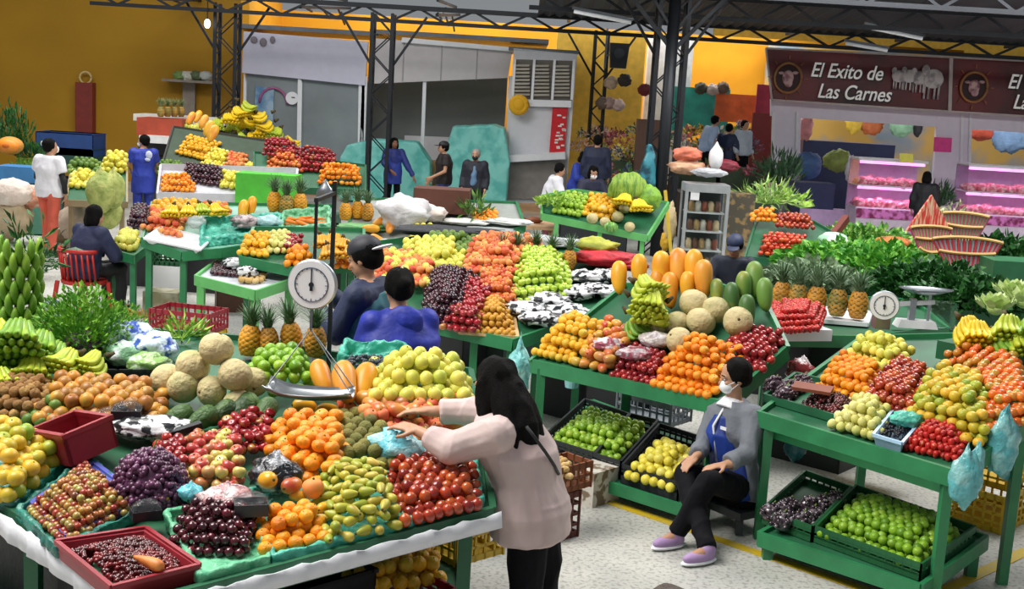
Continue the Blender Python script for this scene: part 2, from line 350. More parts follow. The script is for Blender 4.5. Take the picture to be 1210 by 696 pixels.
pan(fr, [(600, 125), (675, 127), (675, 119), (600, 117)], 28.06, .1)
pan(fr, [(596, 192), (668, 188), (668, 180), (597, 184)], 27.8, .4)
fr.build('frame', WPLAST, r)
pan(MB(), [(597, 235), (668, 235), (668, 190), (597, 192)], 28.1, .05).build('kick_panel', mat('8b8480'), r)
pan(MB(), [(649, 180), (667, 180), (671, 127), (653, 127)], 28.12, .02).build('poster', mat('d3202a', .4), r)
pq = MB(); random.seed(3)
for k in range(16):
    px = 655+random.random()*11; py = 134+random.random()*40; pan(pq, [(px, py+2), (px+3+random.random()*3, py+2), (px+4, py), (px, py)], 28.1, .01)
pq.build('poster_print', mat('f3e6de'), r)
cc = W(613, 124, 27.95); fl = MB()
for k in range(14): a = k*2*math.pi/14; fl.ell(cc+Vector((.15*math.cos(a), 0, .15*math.sin(a))), (.09, .05, .09), n=8, m=6)
fl.ell(cc, (.16, .08, .16)); fl.build('paper_flower', mat('eab01a', .7), r, True)
MB().box((wx(640, 28), 29.6, 3.72), (1.6, 2.8, .08)).build('roof', GALV, r)
# teal tarpaulins over goods in front of the booths
def tarp(pts, y, depth, label, name='tarpaulin'):
    m = MB(); v = [W(px, py, y) for px, py in pts]; n = len(v)
    c = sum(v, Vector())/n
    for s_ in range(1): m.add([p for p in v]+[p+Vector((0, depth, 0)) for p in v], [tuple(range(n))[::-1], tuple(range(n, 2*n))]+[(i, (i+1) % n, n+(i+1) % n, n+i) for i in range(n)])
    o = remesh(name, m, mat('86d6cc', .45, c2='5fbdb4', vs=3), .04, None, .015, 3, 1); return tag(o, label, 'tarpaulin')
tarp([(530, 250), (598, 245), (602, 190), (596, 152), (585, 148), (535, 150), (526, 178)], 27.6, 1.2, 'teal tarpaulin draped over goods beside the louvred booth')
tarp([(432, 240), (508, 240), (508, 192), (492, 168), (440, 165), (410, 172), (402, 186), (400, 235)], 28, .8, 'teal tarpaulin draped over goods behind the lattice column')
MB  # noqa
# ------------------------------------------------------------------ butcher shop and sign
YB = 28.0
RS = mat('6d1018', .35, c2='31070b', vs=.9, thr=(.35, .65))
def sign(x0p, x1p, label, txt=True, full=True):
    r = empty('shop_sign', W((x0p+x1p)/2, 100, YB-.3), label, 'sign', 'red butcher sign boards')
    k0 = (x0p-905)/305; k1 = (x1p-905)/305
    tl = (x0p, 57+15*k0); trr = (x1p, 57+15*k1); bl = (x0p+(7 if k0 < .1 else -2), 118+19*k0); brr = (x1p-2, 118+19*k1)
    pan(MB(), [bl, brr, trr, tl], YB-.4, .12).build('board', RS, r)
    fr = MB(); A, B_, C, D = [W(*q, YB-.42) for q in (bl, brr, trr, tl)]
    for a, b_ in ((A, B_), (B_, C), (C, D), (D, A)): fr.bar(a, b_, .04)
    fr.build('frame', mat('b7a9a4', .4), r)
    ex = x0p+26; ey = 57+15*k0+35; e = W(ex, ey, YB-.45)
    tb = [(e.x+.3*math.cos(a), e.y, e.z+.33*math.sin(a)) for a in (i*math.pi/12 for i in range(25))]
    m = MB(); m.tube(tb, .03, 6)
    for a in range(0, 360, 45): m.bar((e.x+.37*math.cos(R_(a)), e.y, e.z+.4*math.sin(R_(a))), (e.x+.45*math.cos(R_(a)), e.y, e.z+.5*math.sin(R_(a))), .02)
    m.build('emblem_ring', mat('a06a3a', .4), r, True)
    m = MB(); m.tube([e+Vector((0, .02, 0)), e+Vector((0, .03, 0))], .28, 20); m.build('emblem_disc', mat('35141a'), r)
    m = MB(); m.ell(e, (.13, .03, .17)).ell(e+Vector((.02, -.02, -.12)), (.09, .03, .09)).ell(e+Vector((-.15, 0, .1)), (.07, .02, .035)).ell(e+Vector((.16, 0, .12)), (.07, .02, .035))
    m.build('emblem_cow', mat('cfa9a9', .6, c2='8c5560', vs=6), r, True)
    return r
def text(body, px, py, size, y, parent, mt, name='lettering', dx=0, sh=.25, off=.004, ext=.01):
    cu = bpy.data.curves.new(name, 'FONT'); cu.body = body; cu.size = size; cu.shear = sh; cu.offset = off; cu.extrude = ext; cu.align_x = 'LEFT'; cu.materials.append(mt)
    t = bpy.data.objects.new(name, cu); col.objects.link(t); t.location = W(px, py, y)+Vector((dx, 0, -dx)); t.rotation_euler = (R_(90), R_(-.0), 0)
    t.scale = (.82, 1, 1)
    col.objects.unlink(t); SCT.collection.objects.link(t)
    with bpy.context.temp_override(scene=SCT, view_layer=SCT.view_layers[0]):
        dg = bpy.context.evaluated_depsgraph_get(); me = bpy.data.meshes.new_from_object(t.evaluated_get(dg))
    o = bpy.data.objects.new(name, me); o.location = t.location; o.rotation_euler = t.rotation_euler; o.scale = t.scale; col.objects.link(o); bpy.data.objects.remove(t)
    return par(o, parent)
TW = mat('f0ece8', .4, emit=.15); TD = mat('1c0609', .5)
r = sign(905, 1123, 'dark red sign with script lettering and a flock of sheep over the butcher shop')
for m_, dx, yy in ((TW, 0, YB-.46), (TD, .03, YB-.44)):
    text('El Exito de', 957, 90, .45, yy, r, m_, dx=dx); text('Las Carnes', 965, 115, .45, yy, r, m_, dx=dx)
random.seed(5)
for (px, py, k) in ((1062, 90, .8), (1074, 90, .85), (1086, 92, .9), (1102, 93, 1.25)):
    e = W(px, py, YB-.46); m = MB(); wv = lambda v: v*(1+.12*noise.noise(v*5))
    m.ell(e, (.2*k, .04, .17*k), fn=wv, n=16, m=10); m.ell(e+Vector((-.14*k, -.02, .14*k)), (.075*k, .03, .1*k))
    for s_ in (-.12, -.05, .06, .13): m.bar(e+Vector((s_*k, 0, -.1*k)), e+Vector((s_*k, 0, -.36*k)), .035*k, .02)
    m.build('sheep_picture', mat('cfc6c6', .7, c2='8f8688', vs=5), r, True)
r = sign(1125, 1340, 'dark red sign continuing past the frame, only its emblem and first letters showing')
for m_, dx, yy in ((TW, 0, YB-.46), (TD, .03, YB-.44)):
    text('El Exito de', 1190, 104, .45, yy, r, m_, dx=dx); text('Las Carnes', 1196, 128, .45, yy, r, m_, dx=dx)
SHW = mat('e6e0ec', .5, var=.03)
sh = MB(); pan(sh, [(911, 275), (943, 275), (947, 122), (915, 119)], YB, .12); pan(sh, [(1098, 285), (1142, 285), (1147, 134), (1108, 132)], YB, .12)
pan(sh, [(911, 137), (1330, 165), (1330, 142), (911, 117)], YB+.01, .12)
struct('wall_right', sh, SHW)
for px in (913, 941, 1136, 1146):
    m = MB(); pan(m, [(px-4, 285), (px-1, 285), (px+3, 133), (px, 133)], YB-.06, .08); struct('trim_4', m, WPLAST)
struct('wall_right', MB().box((12.5, 33.4, 2.2), (12, .15, 4.4)), mat('d9b25a', .6, c2='8fa2b0', vs=.7))
pan(MB(), [(1103, 179), (1124, 180), (1125, 163), (1104, 162)], YB-.03, .01).build('pink_notice', mat('f04c9c', .6))
tag(bpy.data.objects['pink_notice'], 'bright pink paper notice taped on the white shop pillar', 'notice')
def meat_case(x0, x1, y, label, grp='lit meat display cases'):
    xm = (x0+x1)/2; wd = x1-x0; r = empty('display_case', (xm, y, 0), label, 'display case', grp)
    MB().box((xm, y+.45, .35), (wd, .9, .7)).build('base', mat('e3d3e6', .4), r)
    MB().box((xm, y-.01, .62), (wd, .02, .2)).build('price_strip', mat('ee8ad8', .4, c2='8a2a5a', vs=7), r)
    MB().box((xm, y+.9, 1.2), (wd, .04, 1.1)).build('back_panel', mat('b8a4c0', .4), r)
    for zz, nm in ((.72, 'deck'), (1.2, 'shelf')): MB().box((xm, y+.5, zz), (wd-.04, .7, .03)).build(nm, WPLAST, r)
    MB().box((xm, y+.55, 1.76), (wd, .7, .05)).build('top', WPLAST, r)
    MB().add([(x0, y, .72), (x1, y, .72), (x1, y+.2, 1.74), (x0, y+.2, 1.74)], [(0, 1, 2, 3)]).build('glass_front', GLASS, r)
    MB().add([(x0, y, .72), (x0, y+.9, .72), (x0, y+.9, 1.76), (x0, y+.2, 1.76)], [(0, 1, 2, 3)]).build('glass_side', GLASS, r)
    for zz in (1.15, 1.7): MB().tube([(x0+.05, y+.3, zz), (x1-.05, y+.3, zz)], .03, 8).build('tube_light', mat('f6a0ee', .3, emit=1.6), r)
    l = bpy.data.lights.new('case_light', 'AREA'); l.shape = 'RECTANGLE'; l.size = wd-.1; l.size_y = .1; l.energy = 7; l.color = (1, .45, .85)
    for zz in (1.68, 1.12):
        o = bpy.data.objects.new('case_light', l); o.location = (xm, y+.3, zz); col.objects.link(o); par(o, r)
    for zz in (.74, 1.22):
        n = int(wd/.22)
        for i in range(n):
            for j in range(2):
                m = MB(); rs = (.12, .14, .08+.05*random.random()); m.ell((0, 0, 0), rs, fn=lambda v: v*(1+.25*noise.noise(v*2+Vector((i, j, zz)))), n=10, m=8)
                o = m.build('meat_cut', mat('d06a78', .35, c2='f0c4c4', vs=14, thr=(.45, .6)), None, True); o.location = (x0+.14+i*.22, y+.32+j*.27, zz+.06); o.rotation_euler = (0, 0, random.random()*3)
                tag(o, 'pink cut of meat lying in a lit case', 'meat', 'cuts of meat in the butcher cases')
meat_case(wx(1015, 26, 220), wx(1098, 26, 220), 26, 'purple lit glass meat case in front of the butcher shop doorway')
meat_case(wx(1146, 26, 220), wx(1290, 26, 220), 26, 'purple lit glass meat case by the frame edge beyond the white pillar')
pan(MB(), [(1063, 192), (1079, 193), (1079, 182), (1063, 181)], 25.97, .01).build('price_card', mat('e9e060')); tag(bpy.data.objects['price_card'], 'yellow price card stuck on the meat case glass', 'price card')
o = MB().loft([((wx(1015, 25, 250), 24.6, 0), .36, .36, 0), ((wx(1015, 25, 250), 24.6, .42), .4, .4, 0), ((wx(1015, 25, 250), 24.6, .45), .42, .42, 0), ((wx(1015, 25, 250), 24.6, .45), .37, .37, 0), ((wx(1015, 25, 250), 24.6, .1), .33, .33, 0)], 24).build('plastic_tub', mat('1f3f97', .4), None, False)
tag(o, 'round blue plastic tub on the floor before the meat case', 'tub')
#@@PART2
# ------------------------------------------------------------------ fruit kinds
def roundf(r, sq=1, dim=.12, wob=.03, n=14, m=10, lobes=0, stem=True, seed=0, tall=0):
    def fn(v):
        t = v.z; rr = 1-dim*math.exp(-((1-t)*9))-dim*.6*math.exp(-((1+t)*12))
        w = 1+wob*noise.noise(v*1.7+Vector((seed*3.1, seed, 0)))*2
        if lobes: w *= 1+.05*math.cos(lobes*math.atan2(v.y, v.x))*(1-abs(t))
        return Vector((v.x*w*(1-tall*t), v.y*w*(1-tall*t), v.z*rr*sq*w))
    mb = MB().ell((0, 0, 0), r, None, n, m, 0, fn)
    if stem: mb.tube([(0, 0, r*sq*.86), (r*.05, 0, r*sq*1.0)], [r*.13, r*.09], 5, 1)
    return mb
def longf(L, prof, bend=0, n=12, m=12, wob=.03, stem=True, seed=0):   # long axis on x; prof(t) radius for t 0..1 (stem end at t=0)
    pts = []; rs = []
    for k in range(m+1):
        a = math.pi*k/m; t = (1-math.cos(a))/2; x = (t-.5)*L
        pts.append((x, bend*(1-(2*t-1)**2), 0)); rs.append(max(prof(t)*(1+wob*noise.noise(Vector((t*3, seed, 0)))), .0008))
    mb = MB().tube(pts, rs, n)
    if stem: mb.tube([(-L/2-.004, 0, 0), (-L/2+.006, 0, 0)], [.006, .008], 5, 1)
    return mb
STEM = mat('5a4a26', .8); STEMG = mat('6f8a3a', .7)
sq = lambda t: math.sqrt(max(0, 1-(2*t-1)**2))
KIND = {}; KINDR = {}
def kind(name, d, cat, mats, builder, nvar=2, dl=None, h=None):
    ms = [builder(i).mesh(name, mats, True) for i in range(nvar)]
    for me_ in ms: KINDR[me_.name] = (d+(dl or d))/4
    KIND[name] = dict(name=name, d=d, cat=cat, ms=ms, dl=dl or d, h=h or d)
def K(name, base=None): k = KIND[name]; return k
kind('mandarin', .072, 'fruit', [fmat(('ea7a12', 'f39a1e', 'ee8a16', 'f5a636'), .42, bump=.3, bs=90), STEMG], lambda i: roundf(.036, .88, .14, seed=i))
kind('orange', .078, 'fruit', [fmat(('e88a10', 'f2a21a', 'e27a10'), .4, bump=.3, bs=90), STEMG], lambda i: roundf(.039, .97, .06, seed=i))
kind('yellow_orange', .082, 'fruit', [fmat(('e8a81c', 'f0b82c', 'dfa01c', 'd9b236'), .4, bump=.3, bs=90), STEMG], lambda i: roundf(.041, .95, .06, seed=i))
kind('green_orange', .08, 'fruit', [fmat(('8fae2c', 'e0a92a', '6f9a2c', 'b9b02e', 'efb43a', '7fa42e'), .4, 'd6b02e', 5, (.45, .75)), STEMG], lambda i: roundf(.04, .93, .06, seed=i), 3)
kind('lime', .062, 'fruit', [fmat(('6f9a22', '8cb82c', '5c8a20', '9dc23a'), .32, bump=.2, bs=90), STEMG], lambda i: roundf(.031, 1.0, .02, seed=i, stem=False))
kind('large_lime', .078, 'fruit', [fmat(('86ac30', '9cc23e', '709a28', 'b0c948'), .32), STEMG], lambda i: roundf(.039, 1.0, .03, seed=i))
kind('lemon', .085, 'fruit', [fmat(('e3d24a', 'efe05a', 'd9c83e', 'e8dc70'), .4, 'c9c84a', 8, (.55, .8)), STEMG], lambda i: roundf(.043, 1.02, .02, seed=i))
kind('guava', .078, 'fruit', [fmat(('d8cf52', 'e6dc66', 'c9c84e', 'e8d860', 'b9c24a'), .45, 'b4bf4a', 6, (.5, .75)), STEM], lambda i: roundf(.039, 1.1, .05, tall=.08, seed=i), 3)
kind('small_guava', .058, 'fruit', [fmat(('d9d27c', 'e3dc92', 'cfc96a', 'c4c46a'), .5, 'b9c06a', 8, (.5, .75)), STEM], lambda i: roundf(.029, 1.1, .05, tall=.1, seed=i))
kind('green_apple', .074, 'fruit', [fmat(('a9c93a', 'b9d84c', 'c6dd5c', '9cc034'), .3, coat=.3), STEM], lambda i: roundf(.037, .92, .28, tall=-.06, seed=i))
kind('red_apple', .07, 'fruit', [fmat(('8f1620', 'a8202a', '7a1220', 'b5383a'), .25, 'c8a04a', 9, (.6, .78), coat=.4), STEM], lambda i: roundf(.035, .92, .28, tall=-.06, seed=i))
kind('blush_apple', .066, 'fruit', [fmat(('c9c45a', 'b85a4a', 'cfc86a', 'c2473f', 'b9c05a'), .3, 'b5423e', 7, (.48, .62), coat=.3), STEM], lambda i: roundf(.033, .95, .28, tall=-.06, seed=i))
kind('tomato', .066, 'fruit', [fmat(('c2331c', 'd2451f', 'a92a1a', 'd8602a'), .2, coat=.5), STEMG], lambda i: roundf(.033, .85, .15, lobes=5, seed=i))
kind('tree_tomato', .062, 'fruit', [fmat(('8f2418', 'b23c1c', '7a1c1a', 'c25a22', '9c2a18'), .22, coat=.5), STEMG], lambda i: roundf(.031, 1.1, .02, seed=i))
kind('orange_tomato', .068, 'fruit', [fmat(('e0641a', 'e87a20', 'd2501a', 'c9842a', 'b0922c'), .3, coat=.3), STEMG], lambda i: roundf(.034, .92, .12, seed=i))
kind('peach', .076, 'fruit', [fmat(('e59a4a', 'd8603c', 'eab060', 'e08a50'), .6, 'cf4f3a', 6, (.48, .65)), STEM], lambda i: roundf(.038, .98, .18, seed=i), 3)
kind('nectarine', .07, 'fruit', [fmat(('d2642e', 'e08a3a', 'c24a2a', 'e8a04a'), .35, 'b8382a', 6, (.5, .68)), STEM], lambda i: roundf(.035, .98, .18, seed=i))
kind('plum', .04, 'fruit', [fmat(('3a0f1a', '52141f', '2a0a16', '6a1a28'), .2, coat=.5), STEM], lambda i: roundf(.02, 1.0, .08, n=10, m=8, seed=i))
kind('dark_plum', .056, 'fruit', [fmat(('2c1020', '451526', '1f0b1a', '5a1c2c'), .22, coat=.5), STEM], lambda i: roundf(.028, 1.0, .1, seed=i))
kind('red_plum', .052, 'fruit', [fmat(('9a1c22', '7c141e', 'b5322c', '6a1020'), .2, coat=.5), STEM], lambda i: roundf(.026, 1.0, .1, seed=i))
kind('small_plum', .034, 'fruit', [fmat(('a8402c', '7c1e22', 'b98a3e', '962c26', 'a9a050', '6a1820'), .25, 'b89a4a', 14, (.58, .7), coat=.3), STEM], lambda i: roundf(.017, 1.05, .06, n=10, m=7, seed=i), 3)
kind('strawberry', .038, 'fruit', [fmat(('b01c1c', 'c42a20', '961418'), .35, 'd88a5a', 60, (.62, .7)), STEMG], lambda i: roundf(.019, 1.25, .02, n=10, m=8, tall=-.35, seed=i))
kind('passion_fruit', .076, 'fruit', [fmat(('b0702c', 'c98a32', '9a5c28', 'a87a34', '8a5a2c'), .4, 'd0a03c', 8, (.52, .72)), STEM], lambda i: roundf(.038, 1.0, .03, seed=i), 3)
kind('kiwi_fruit', .068, 'fruit', [fmat(('7c7a3a', '6a6a34', '8a8240', '5f5c2c'), .8, bump=.4, bs=120), STEM], lambda i: roundf(.034, 1.08, .04, seed=i))
kind('tamarind_fruit', .05, 'fruit', [fmat(('8a6234', '9c7440', '74502a', 'a8844a'), .8, bump=.4, bs=60), STEM], lambda i: roundf(.025, 1.1, .05, seed=i, wob=.08), 3)
kind('loquat', .05, 'fruit', [fmat(('d09a34', 'c28a2c', 'daa840', 'b87c28'), .5), STEM], lambda i: roundf(.025, 1.08, .05, seed=i))
kind('feijoa', .06, 'fruit', [fmat(('5f7f2c', '4c6f24', '76903a'), .5), STEM], lambda i: roundf(.03, 1.15, .04, seed=i))
kind('cantaloupe', .17, 'melon', [mat('c9b98a', .75, c2='8f9a5c', vs=5, thr=(.45, .75), bump=.7, bs=34), STEM], lambda i: roundf(.085, .93, .04, n=24, m=16, wob=.02, seed=i), 3)
kind('pear', .056, 'fruit', [fmat(('a9ad34', '8f9c30', 'c0b440', 'a0a838', 'c9b04a'), .4, 'b08a34', 9, (.55, .75)), STEM], lambda i: longf(.088, lambda t: .028*sq(t)**.8*(1.05-.55*(1-t)**1.5), 0, 12, 10, seed=i), 2, .085)
kind('mango', .08, 'fruit', [fmat(('c94a34', 'd9803a', 'b93a38', 'dfa048', '9a3a3a'), .35, 'c9a23a', 5, (.45, .65), coat=.2), STEM], lambda i: longf(.115, lambda t: .042*sq(t)**.85*(1.0-.12*t), .008, 14, 12, seed=i), 3, .11)
kind('yellow_mango', .075, 'fruit', [fmat(('e0a020', 'eab02c', 'd89420'), .3, 'c8782a', 6, (.55, .75), coat=.2), STEM], lambda i: longf(.11, lambda t: .037*sq(t)**.85*(1.0-.12*t), .008, 14, 12, seed=i), 2, .105)
kind('green_mango', .075, 'fruit', [fmat(('6c8f34', '86a03a', 'b07a3a', '9c4a3a'), .4, 'b45a3c', 5, (.5, .68)), STEM], lambda i: longf(.105, lambda t: .04*sq(t)**.85*(1.0-.12*t), .008, 12, 10, seed=i), 2, .1)
kind('papaya', .13, 'papaya', [fmat(('e09a1c', 'eab02a', 'd8862a', 'e8a840'), .4, 'd8701e', 4, (.55, .75)), STEM], lambda i: longf(.27, lambda t: .066*sq(t)**.8*(.78+.35*t), .012, 16, 16, seed=i), 2, .26)
kind('green_papaya', .13, 'papaya', [fmat(('4f7434', '5f8a3a', '6f9440', '3f6630'), .45, 'a09a3a', 4, (.55, .8)), STEM], lambda i: longf(.25, lambda t: .064*sq(t)**.8*(.8+.3*t), .01, 16, 16, seed=i), 2, .24)
kind('avocado', .1, 'avocado', [fmat(('34502a', '2b4626', '40602f', '466433'), .5, '5a7a3a', 14, (.5, .7), bump=.5, bs=60), STEM], lambda i: longf(.17, lambda t: .056*sq(t)**.8*(.62+.5*t), .005, 16, 14, seed=i), 2, .16)
kind('watermelon', .24, 'melon', [mat('4f8a3c', .35, c2='8fbf5c', vs=5, thr=(.45, .6), sc3=(6, 1, 1)), STEM], lambda i: longf(.34, lambda t: .12*sq(t), 0, 20, 16), 1, .32)
kind('cucumber', .05, 'vegetable', [fmat(('2f6a2a', '3f7a34'), .4), STEM], lambda i: longf(.2, lambda t: .022*sq(t)**.4, .012, 10, 12), 1, .2)
kind('carrot', .04, 'vegetable', [fmat(('e0701a', 'e8842a'), .5), STEMG], lambda i: longf(.17, lambda t: .022*sq(t)**.5*(1.1-.8*t), 0, 10, 10), 1, .17)
kind('potato', .07, 'vegetable', [fmat(('c9a86a', 'b89458', 'd2b47c'), .8, bump=.3), STEM], lambda i: longf(.085, lambda t: .032*sq(t)**.8, .003, 10, 8, wob=.2, stem=False, seed=i), 2, .085)
fruit_objs = []
def put(kn, loc, label, group=None, rot=None, s=1, cull=True, name=None, cat=None):
    k = KIND[kn]; o = bpy.data.objects.new(name or k['name'], random.choice(k['ms'])); col.objects.link(o); o.location = loc
    o.rotation_euler = rot or (random.uniform(-.5, .5), random.uniform(-.5, .5), random.uniform(0, 6.28)); o.scale = (s, s, s)
    o['label'] = label; o['category'] = cat or k['cat']
    if group: o['group'] = group
    if cull: fruit_objs.append(o)
    return o
def pile(kn, quad, pl, H, label, group=None, prof='mound', s=1, jit=.15, yaw=None, gap=1.0, up=0, rim=None, tilt=.25, mix=None, name=None):
    """stack fruit of one kind in layers over the board area whose four corners show at the given pixels"""
    k = KIND[kn]; w = [pl.at(x, y, up) for x, y in quad]; FLc, FRc, BRc, BLc = w
    U = ((FRc-FLc).length+(BRc-BLc).length)/2; V = ((BLc-FLc).length+(BRc-FRc).length)/2
    n = (FRc-FLc).cross(BLc-FLc).normalized()
    if n.z < 0: n = -n
    n = (n+Vector((0, 0, .6))).normalized()
    d = k['d']*s*gap; dx = k['dl']*s*gap*(1 if yaw is not None else .96); lay = k['d']*s*.8; lim = min(U, V)/2
    cnt = 0; L = int(H/lay)+1
    for q in range(L):
        rows = int(V/(d*.88))+1; cols = int(U/dx)+2
        for j in range(rows):
            for i in range(cols):
                x = (i+(j % 2)*.5+(q % 2)*.5)*dx; y = (j+(q % 2)*.67)*d*.88
                if x > U-d*.2 or y > V-d*.1: continue
                e = min(x+d*.3, U-x+d*.3, y+d*.3, V-y+d*.3)
                if prof == 'pyramid': h = H*min(1, e/lim)
                elif prof == 'flat': h = H*min(1, e/(rim or .06))
                else: t = min(1, e/(lim*.9)); h = H*math.sin(t*math.pi/2)
                z = q*lay
                if z > h or z < h-2.1*lay: continue
                u = x/U; v = y/V; base = FLc*(1-u)*(1-v)+FRc*u*(1-v)+BRc*u*v+BLc*(1-u)*v
                loc = base+n*(z+k['d']*s*.5)+Vector((random.uniform(-1, 1), random.uniform(-1, 1), random.uniform(-.5, .5)))*d*jit
                kk = kn
                if mix and random.random() < mix[1]: kk = mix[0]
                rot = None
                if k['dl'] > k['d']*1.02:
                    rot = (random.uniform(-.3, .3), random.uniform(-tilt, tilt), (yaw if yaw is not None else random.uniform(0, 6.28))+random.uniform(-.25, .25))
                put(kk, loc, label, group or label, rot, s*random.uniform(.93, 1.04), name=name); cnt += 1
    return cnt
# ------------------------------------------------------------------ bananas, pineapples, herbs, bags, crates
def ban_mesh(L, r, c, seedv):
    pts = []; rs = []; m = 9
    for k in range(m+1):
        t = k/m; a = -.75+1.5*t; pts.append((L*.62*math.sin(a), 0, L*.75*(1-math.cos(a))-.0)); rs.append(r*(.35 if k == 0 else .3 if k == m else (.6 if k == 1 else .75 if k == m-1 else 1)))
    return MB().tube(pts, rs, 7).mesh('banana', c, True)
BY = mat('e6c21e', .45, c2='b9b42c', vs=8, thr=(.55, .8)); BG = mat('6f9a2c', .45, c2='9ab83a', vs=8, thr=(.5, .75)); BM = mat('b4c034', .45, c2='8aac34', vs=8, thr=(.5, .75)); BO = mat('d79c24', .5, c2='8a5c20', vs=10, thr=(.58, .75))
BT = mat('4a3c1c', .8)
BMESH = {k: [ban_mesh(.17, .019, m, i) for i in range(1)] for k, m in dict(yellow=BY, green=BG, lime=BM, ripe=BO).items()}
_hands = {}
def banana_hand(kd, loc, rz, label, group, s=1, tiltx=0, n=7, rows=2):
    key = (kd, n, rows)
    if key not in _hands:
        r = empty('banana_bunch', (0, 0, 0), label, 'bananas', group)
        for q in range(rows):
            for i in range(n-q):
                o = bpy.data.objects.new('banana', BMESH[kd][0]); col.objects.link(o); o.parent = r
                a = (i-(n-q-1)/2)*.2
                o.location = (math.sin(a)*.085-.0, -.1+.012*q-abs(a)*.01, .02+.036*q-a*a*.03); o.rotation_euler = (R_(8), R_(0), R_(-90)-a*.8); o.rotation_euler.x = R_(-78)+q*.2+random.uniform(-.08, .08)
                # banana curves downward and outward from the stalk
                o.location = (i*.0+math.sin(a)*.14, -.02-math.cos(a)*.06, .035+q*.034-abs(a)*.03); o.rotation_euler = (random.uniform(-.08, .08), 0, R_(90)+a*.75)
        st = MB().tube([(0, .05, .07), (0, .075, .068), (0, .1, .07)], [.022, .014, .01], 8).build('stalk', BT, None, True); st.parent = r
        _hands[key] = r; out = r
    else:
        src = _hands[key]; out = src.copy(); col.objects.link(out)
        for ch in list(src.children):
            c_ = ch.copy(); col.objects.link(c_); c_.parent = out
    out.location = loc; out.rotation_euler = (tiltx, random.uniform(-.15, .15), rz); out.scale = (s,)*3
    out['label'] = label; out['category'] = 'bananas'; out['group'] = group; return out
def pine_meshes():
    rr = lambda t: .062*math.sin(math.pi*(.12+.80*t))**.45
    n = 40; m = 34; vs = []; fs = []; mi = []
    for j in range(m+1):
        t = j/m; z = t*.17
        for i in range(n):
            a = 2*math.pi*i/n; k1 = math.sin(4*a+t*19); k2 = math.sin(4*a-t*19); b = abs(k1*k2)**.5
            r_ = rr(t)*(.93+.11*b); vs.append((r_*math.cos(a), r_*math.sin(a), z))
    for j in range(m):
        for i in range(n):
            fs.append((j*n+i, j*n+(i+1) % n, (j+1)*n+(i+1) % n, (j+1)*n+i)); a = 2*math.pi*(i+.5)/n; t = (j+.5)/m
            mi.append(0 if abs(math.sin(4*a+t*19)*math.sin(4*a-t*19)) > .12 else 1)
    fs += [tuple(range(n))[::-1], tuple(m*n+i for i in range(n))]; mi += [1, 1]
    mb = MB(); mb.v = [Vector(v) for v in vs]; mb.f = fs; mb.m = mi
    cr_ = MB(); random.seed(11)
    for k in range(46):
        a = k*2.4; q = k/46; L = .07+.075*q*(1.1-.2*random.random()); out = .85*(1-q)+.12; b0 = Vector((math.cos(a), math.sin(a), 0)); s_ = Vector((-b0.y, b0.x, 0))
        p0 = b0*.018*(1-q*.6)+Vector((0, 0, .165+q*.02)); vs = []
        for t in (0, .35, .7, 1):
            p = p0+b0*(L*out*t*t*1.1+.01*t)+Vector((0, 0, L*t*(1-.25*out*t))); wd = .009*(1-t)**.7+.0006
            vs += [p-s_*wd, p+b0*-.003, p+s_*wd]
        fs = []
        for t in range(3): fs += [(t*3, t*3+1, t*3+4, t*3+3), (t*3+1, t*3+2, t*3+5, t*3+4)]
        cr_.add(vs, fs)
    return mb, cr_
pm, pc = pine_meshes()
PB = [pm.mesh('flesh', [mat('c98a2a', .6, var=.3, vs=12), mat('6f5a26', .8)], True), pm.mesh('flesh', [mat('8a7a34', .6, c2='b98a34', vs=14), mat('4a4a24', .8)], True), pm.mesh('flesh', [mat('e09a24', .6, var=.25, vs=12), mat('9a7426', .8)], True)]
PC = pc.mesh('crown', mat('6f8a6a', .55, c2='48663f', vs=18), False); PC2 = pc.mesh('crown', mat('5a7a44', .55, c2='a2a67a', vs=18), False)
def pineapple(loc, label, group, v=0, s=1, rz=None, tilt=(0, 0), pc_=None):
    r = bpy.data.objects.new('pineapple', None); col.objects.link(r); r.location = loc; r.rotation_euler = (tilt[0], tilt[1], rz if rz is not None else random.random()*6); r.scale = (s,)*3
    tag(r, label, 'pineapple', group)
    for nm, me in (('flesh', PB[v]), ('crown', pc_ or PC)):
        o = bpy.data.objects.new(nm, me); col.objects.link(o); o.parent = r
    return r
def leafy(name, c, rad, n, mt, label, cat, leaf=.03, stalks=True, kindv=None, up=.4, group=None, seed=1, wide=.55):
    rn = random.Random(seed); m = MB(); c = Vector(c)
    for k in range(n):
        a = rn.random()*6.283; zz = rn.random(); rr = rn.random()**.5
        p = Vector((math.cos(a)*rr*rad[0], math.sin(a)*rr*rad[1], rad[2]*(zz*(1-rr*rr*.7))))
        d = (Vector((p.x, p.y, p.z*.6+up*rad[2]))+Vector((rn.gauss(0, 1), rn.gauss(0, 1), rn.gauss(0, 1)))*.35*max(rad)).normalized()
        sd = d.cross(Vector((rn.gauss(0, 1), rn.gauss(0, 1), rn.gauss(0, 1)))).normalized(); L = leaf*rn.uniform(.6, 1.3); nn = d.cross(sd)
        q = c+p; m.add([q, q+d*L*.5+sd*L*wide*.5+nn*L*.1, q+d*L, q+d*L*.5-sd*L*wide*.5+nn*L*.1], [(0, 1, 2, 3)], 0)
        if stalks and k % 6 == 0: m.bar(c+Vector((p.x*.15, p.y*.15, 0)), q, leaf*.07, mi=0)
    o = m.build(name, mt, None); return tag(o, label, cat, group, kindv)
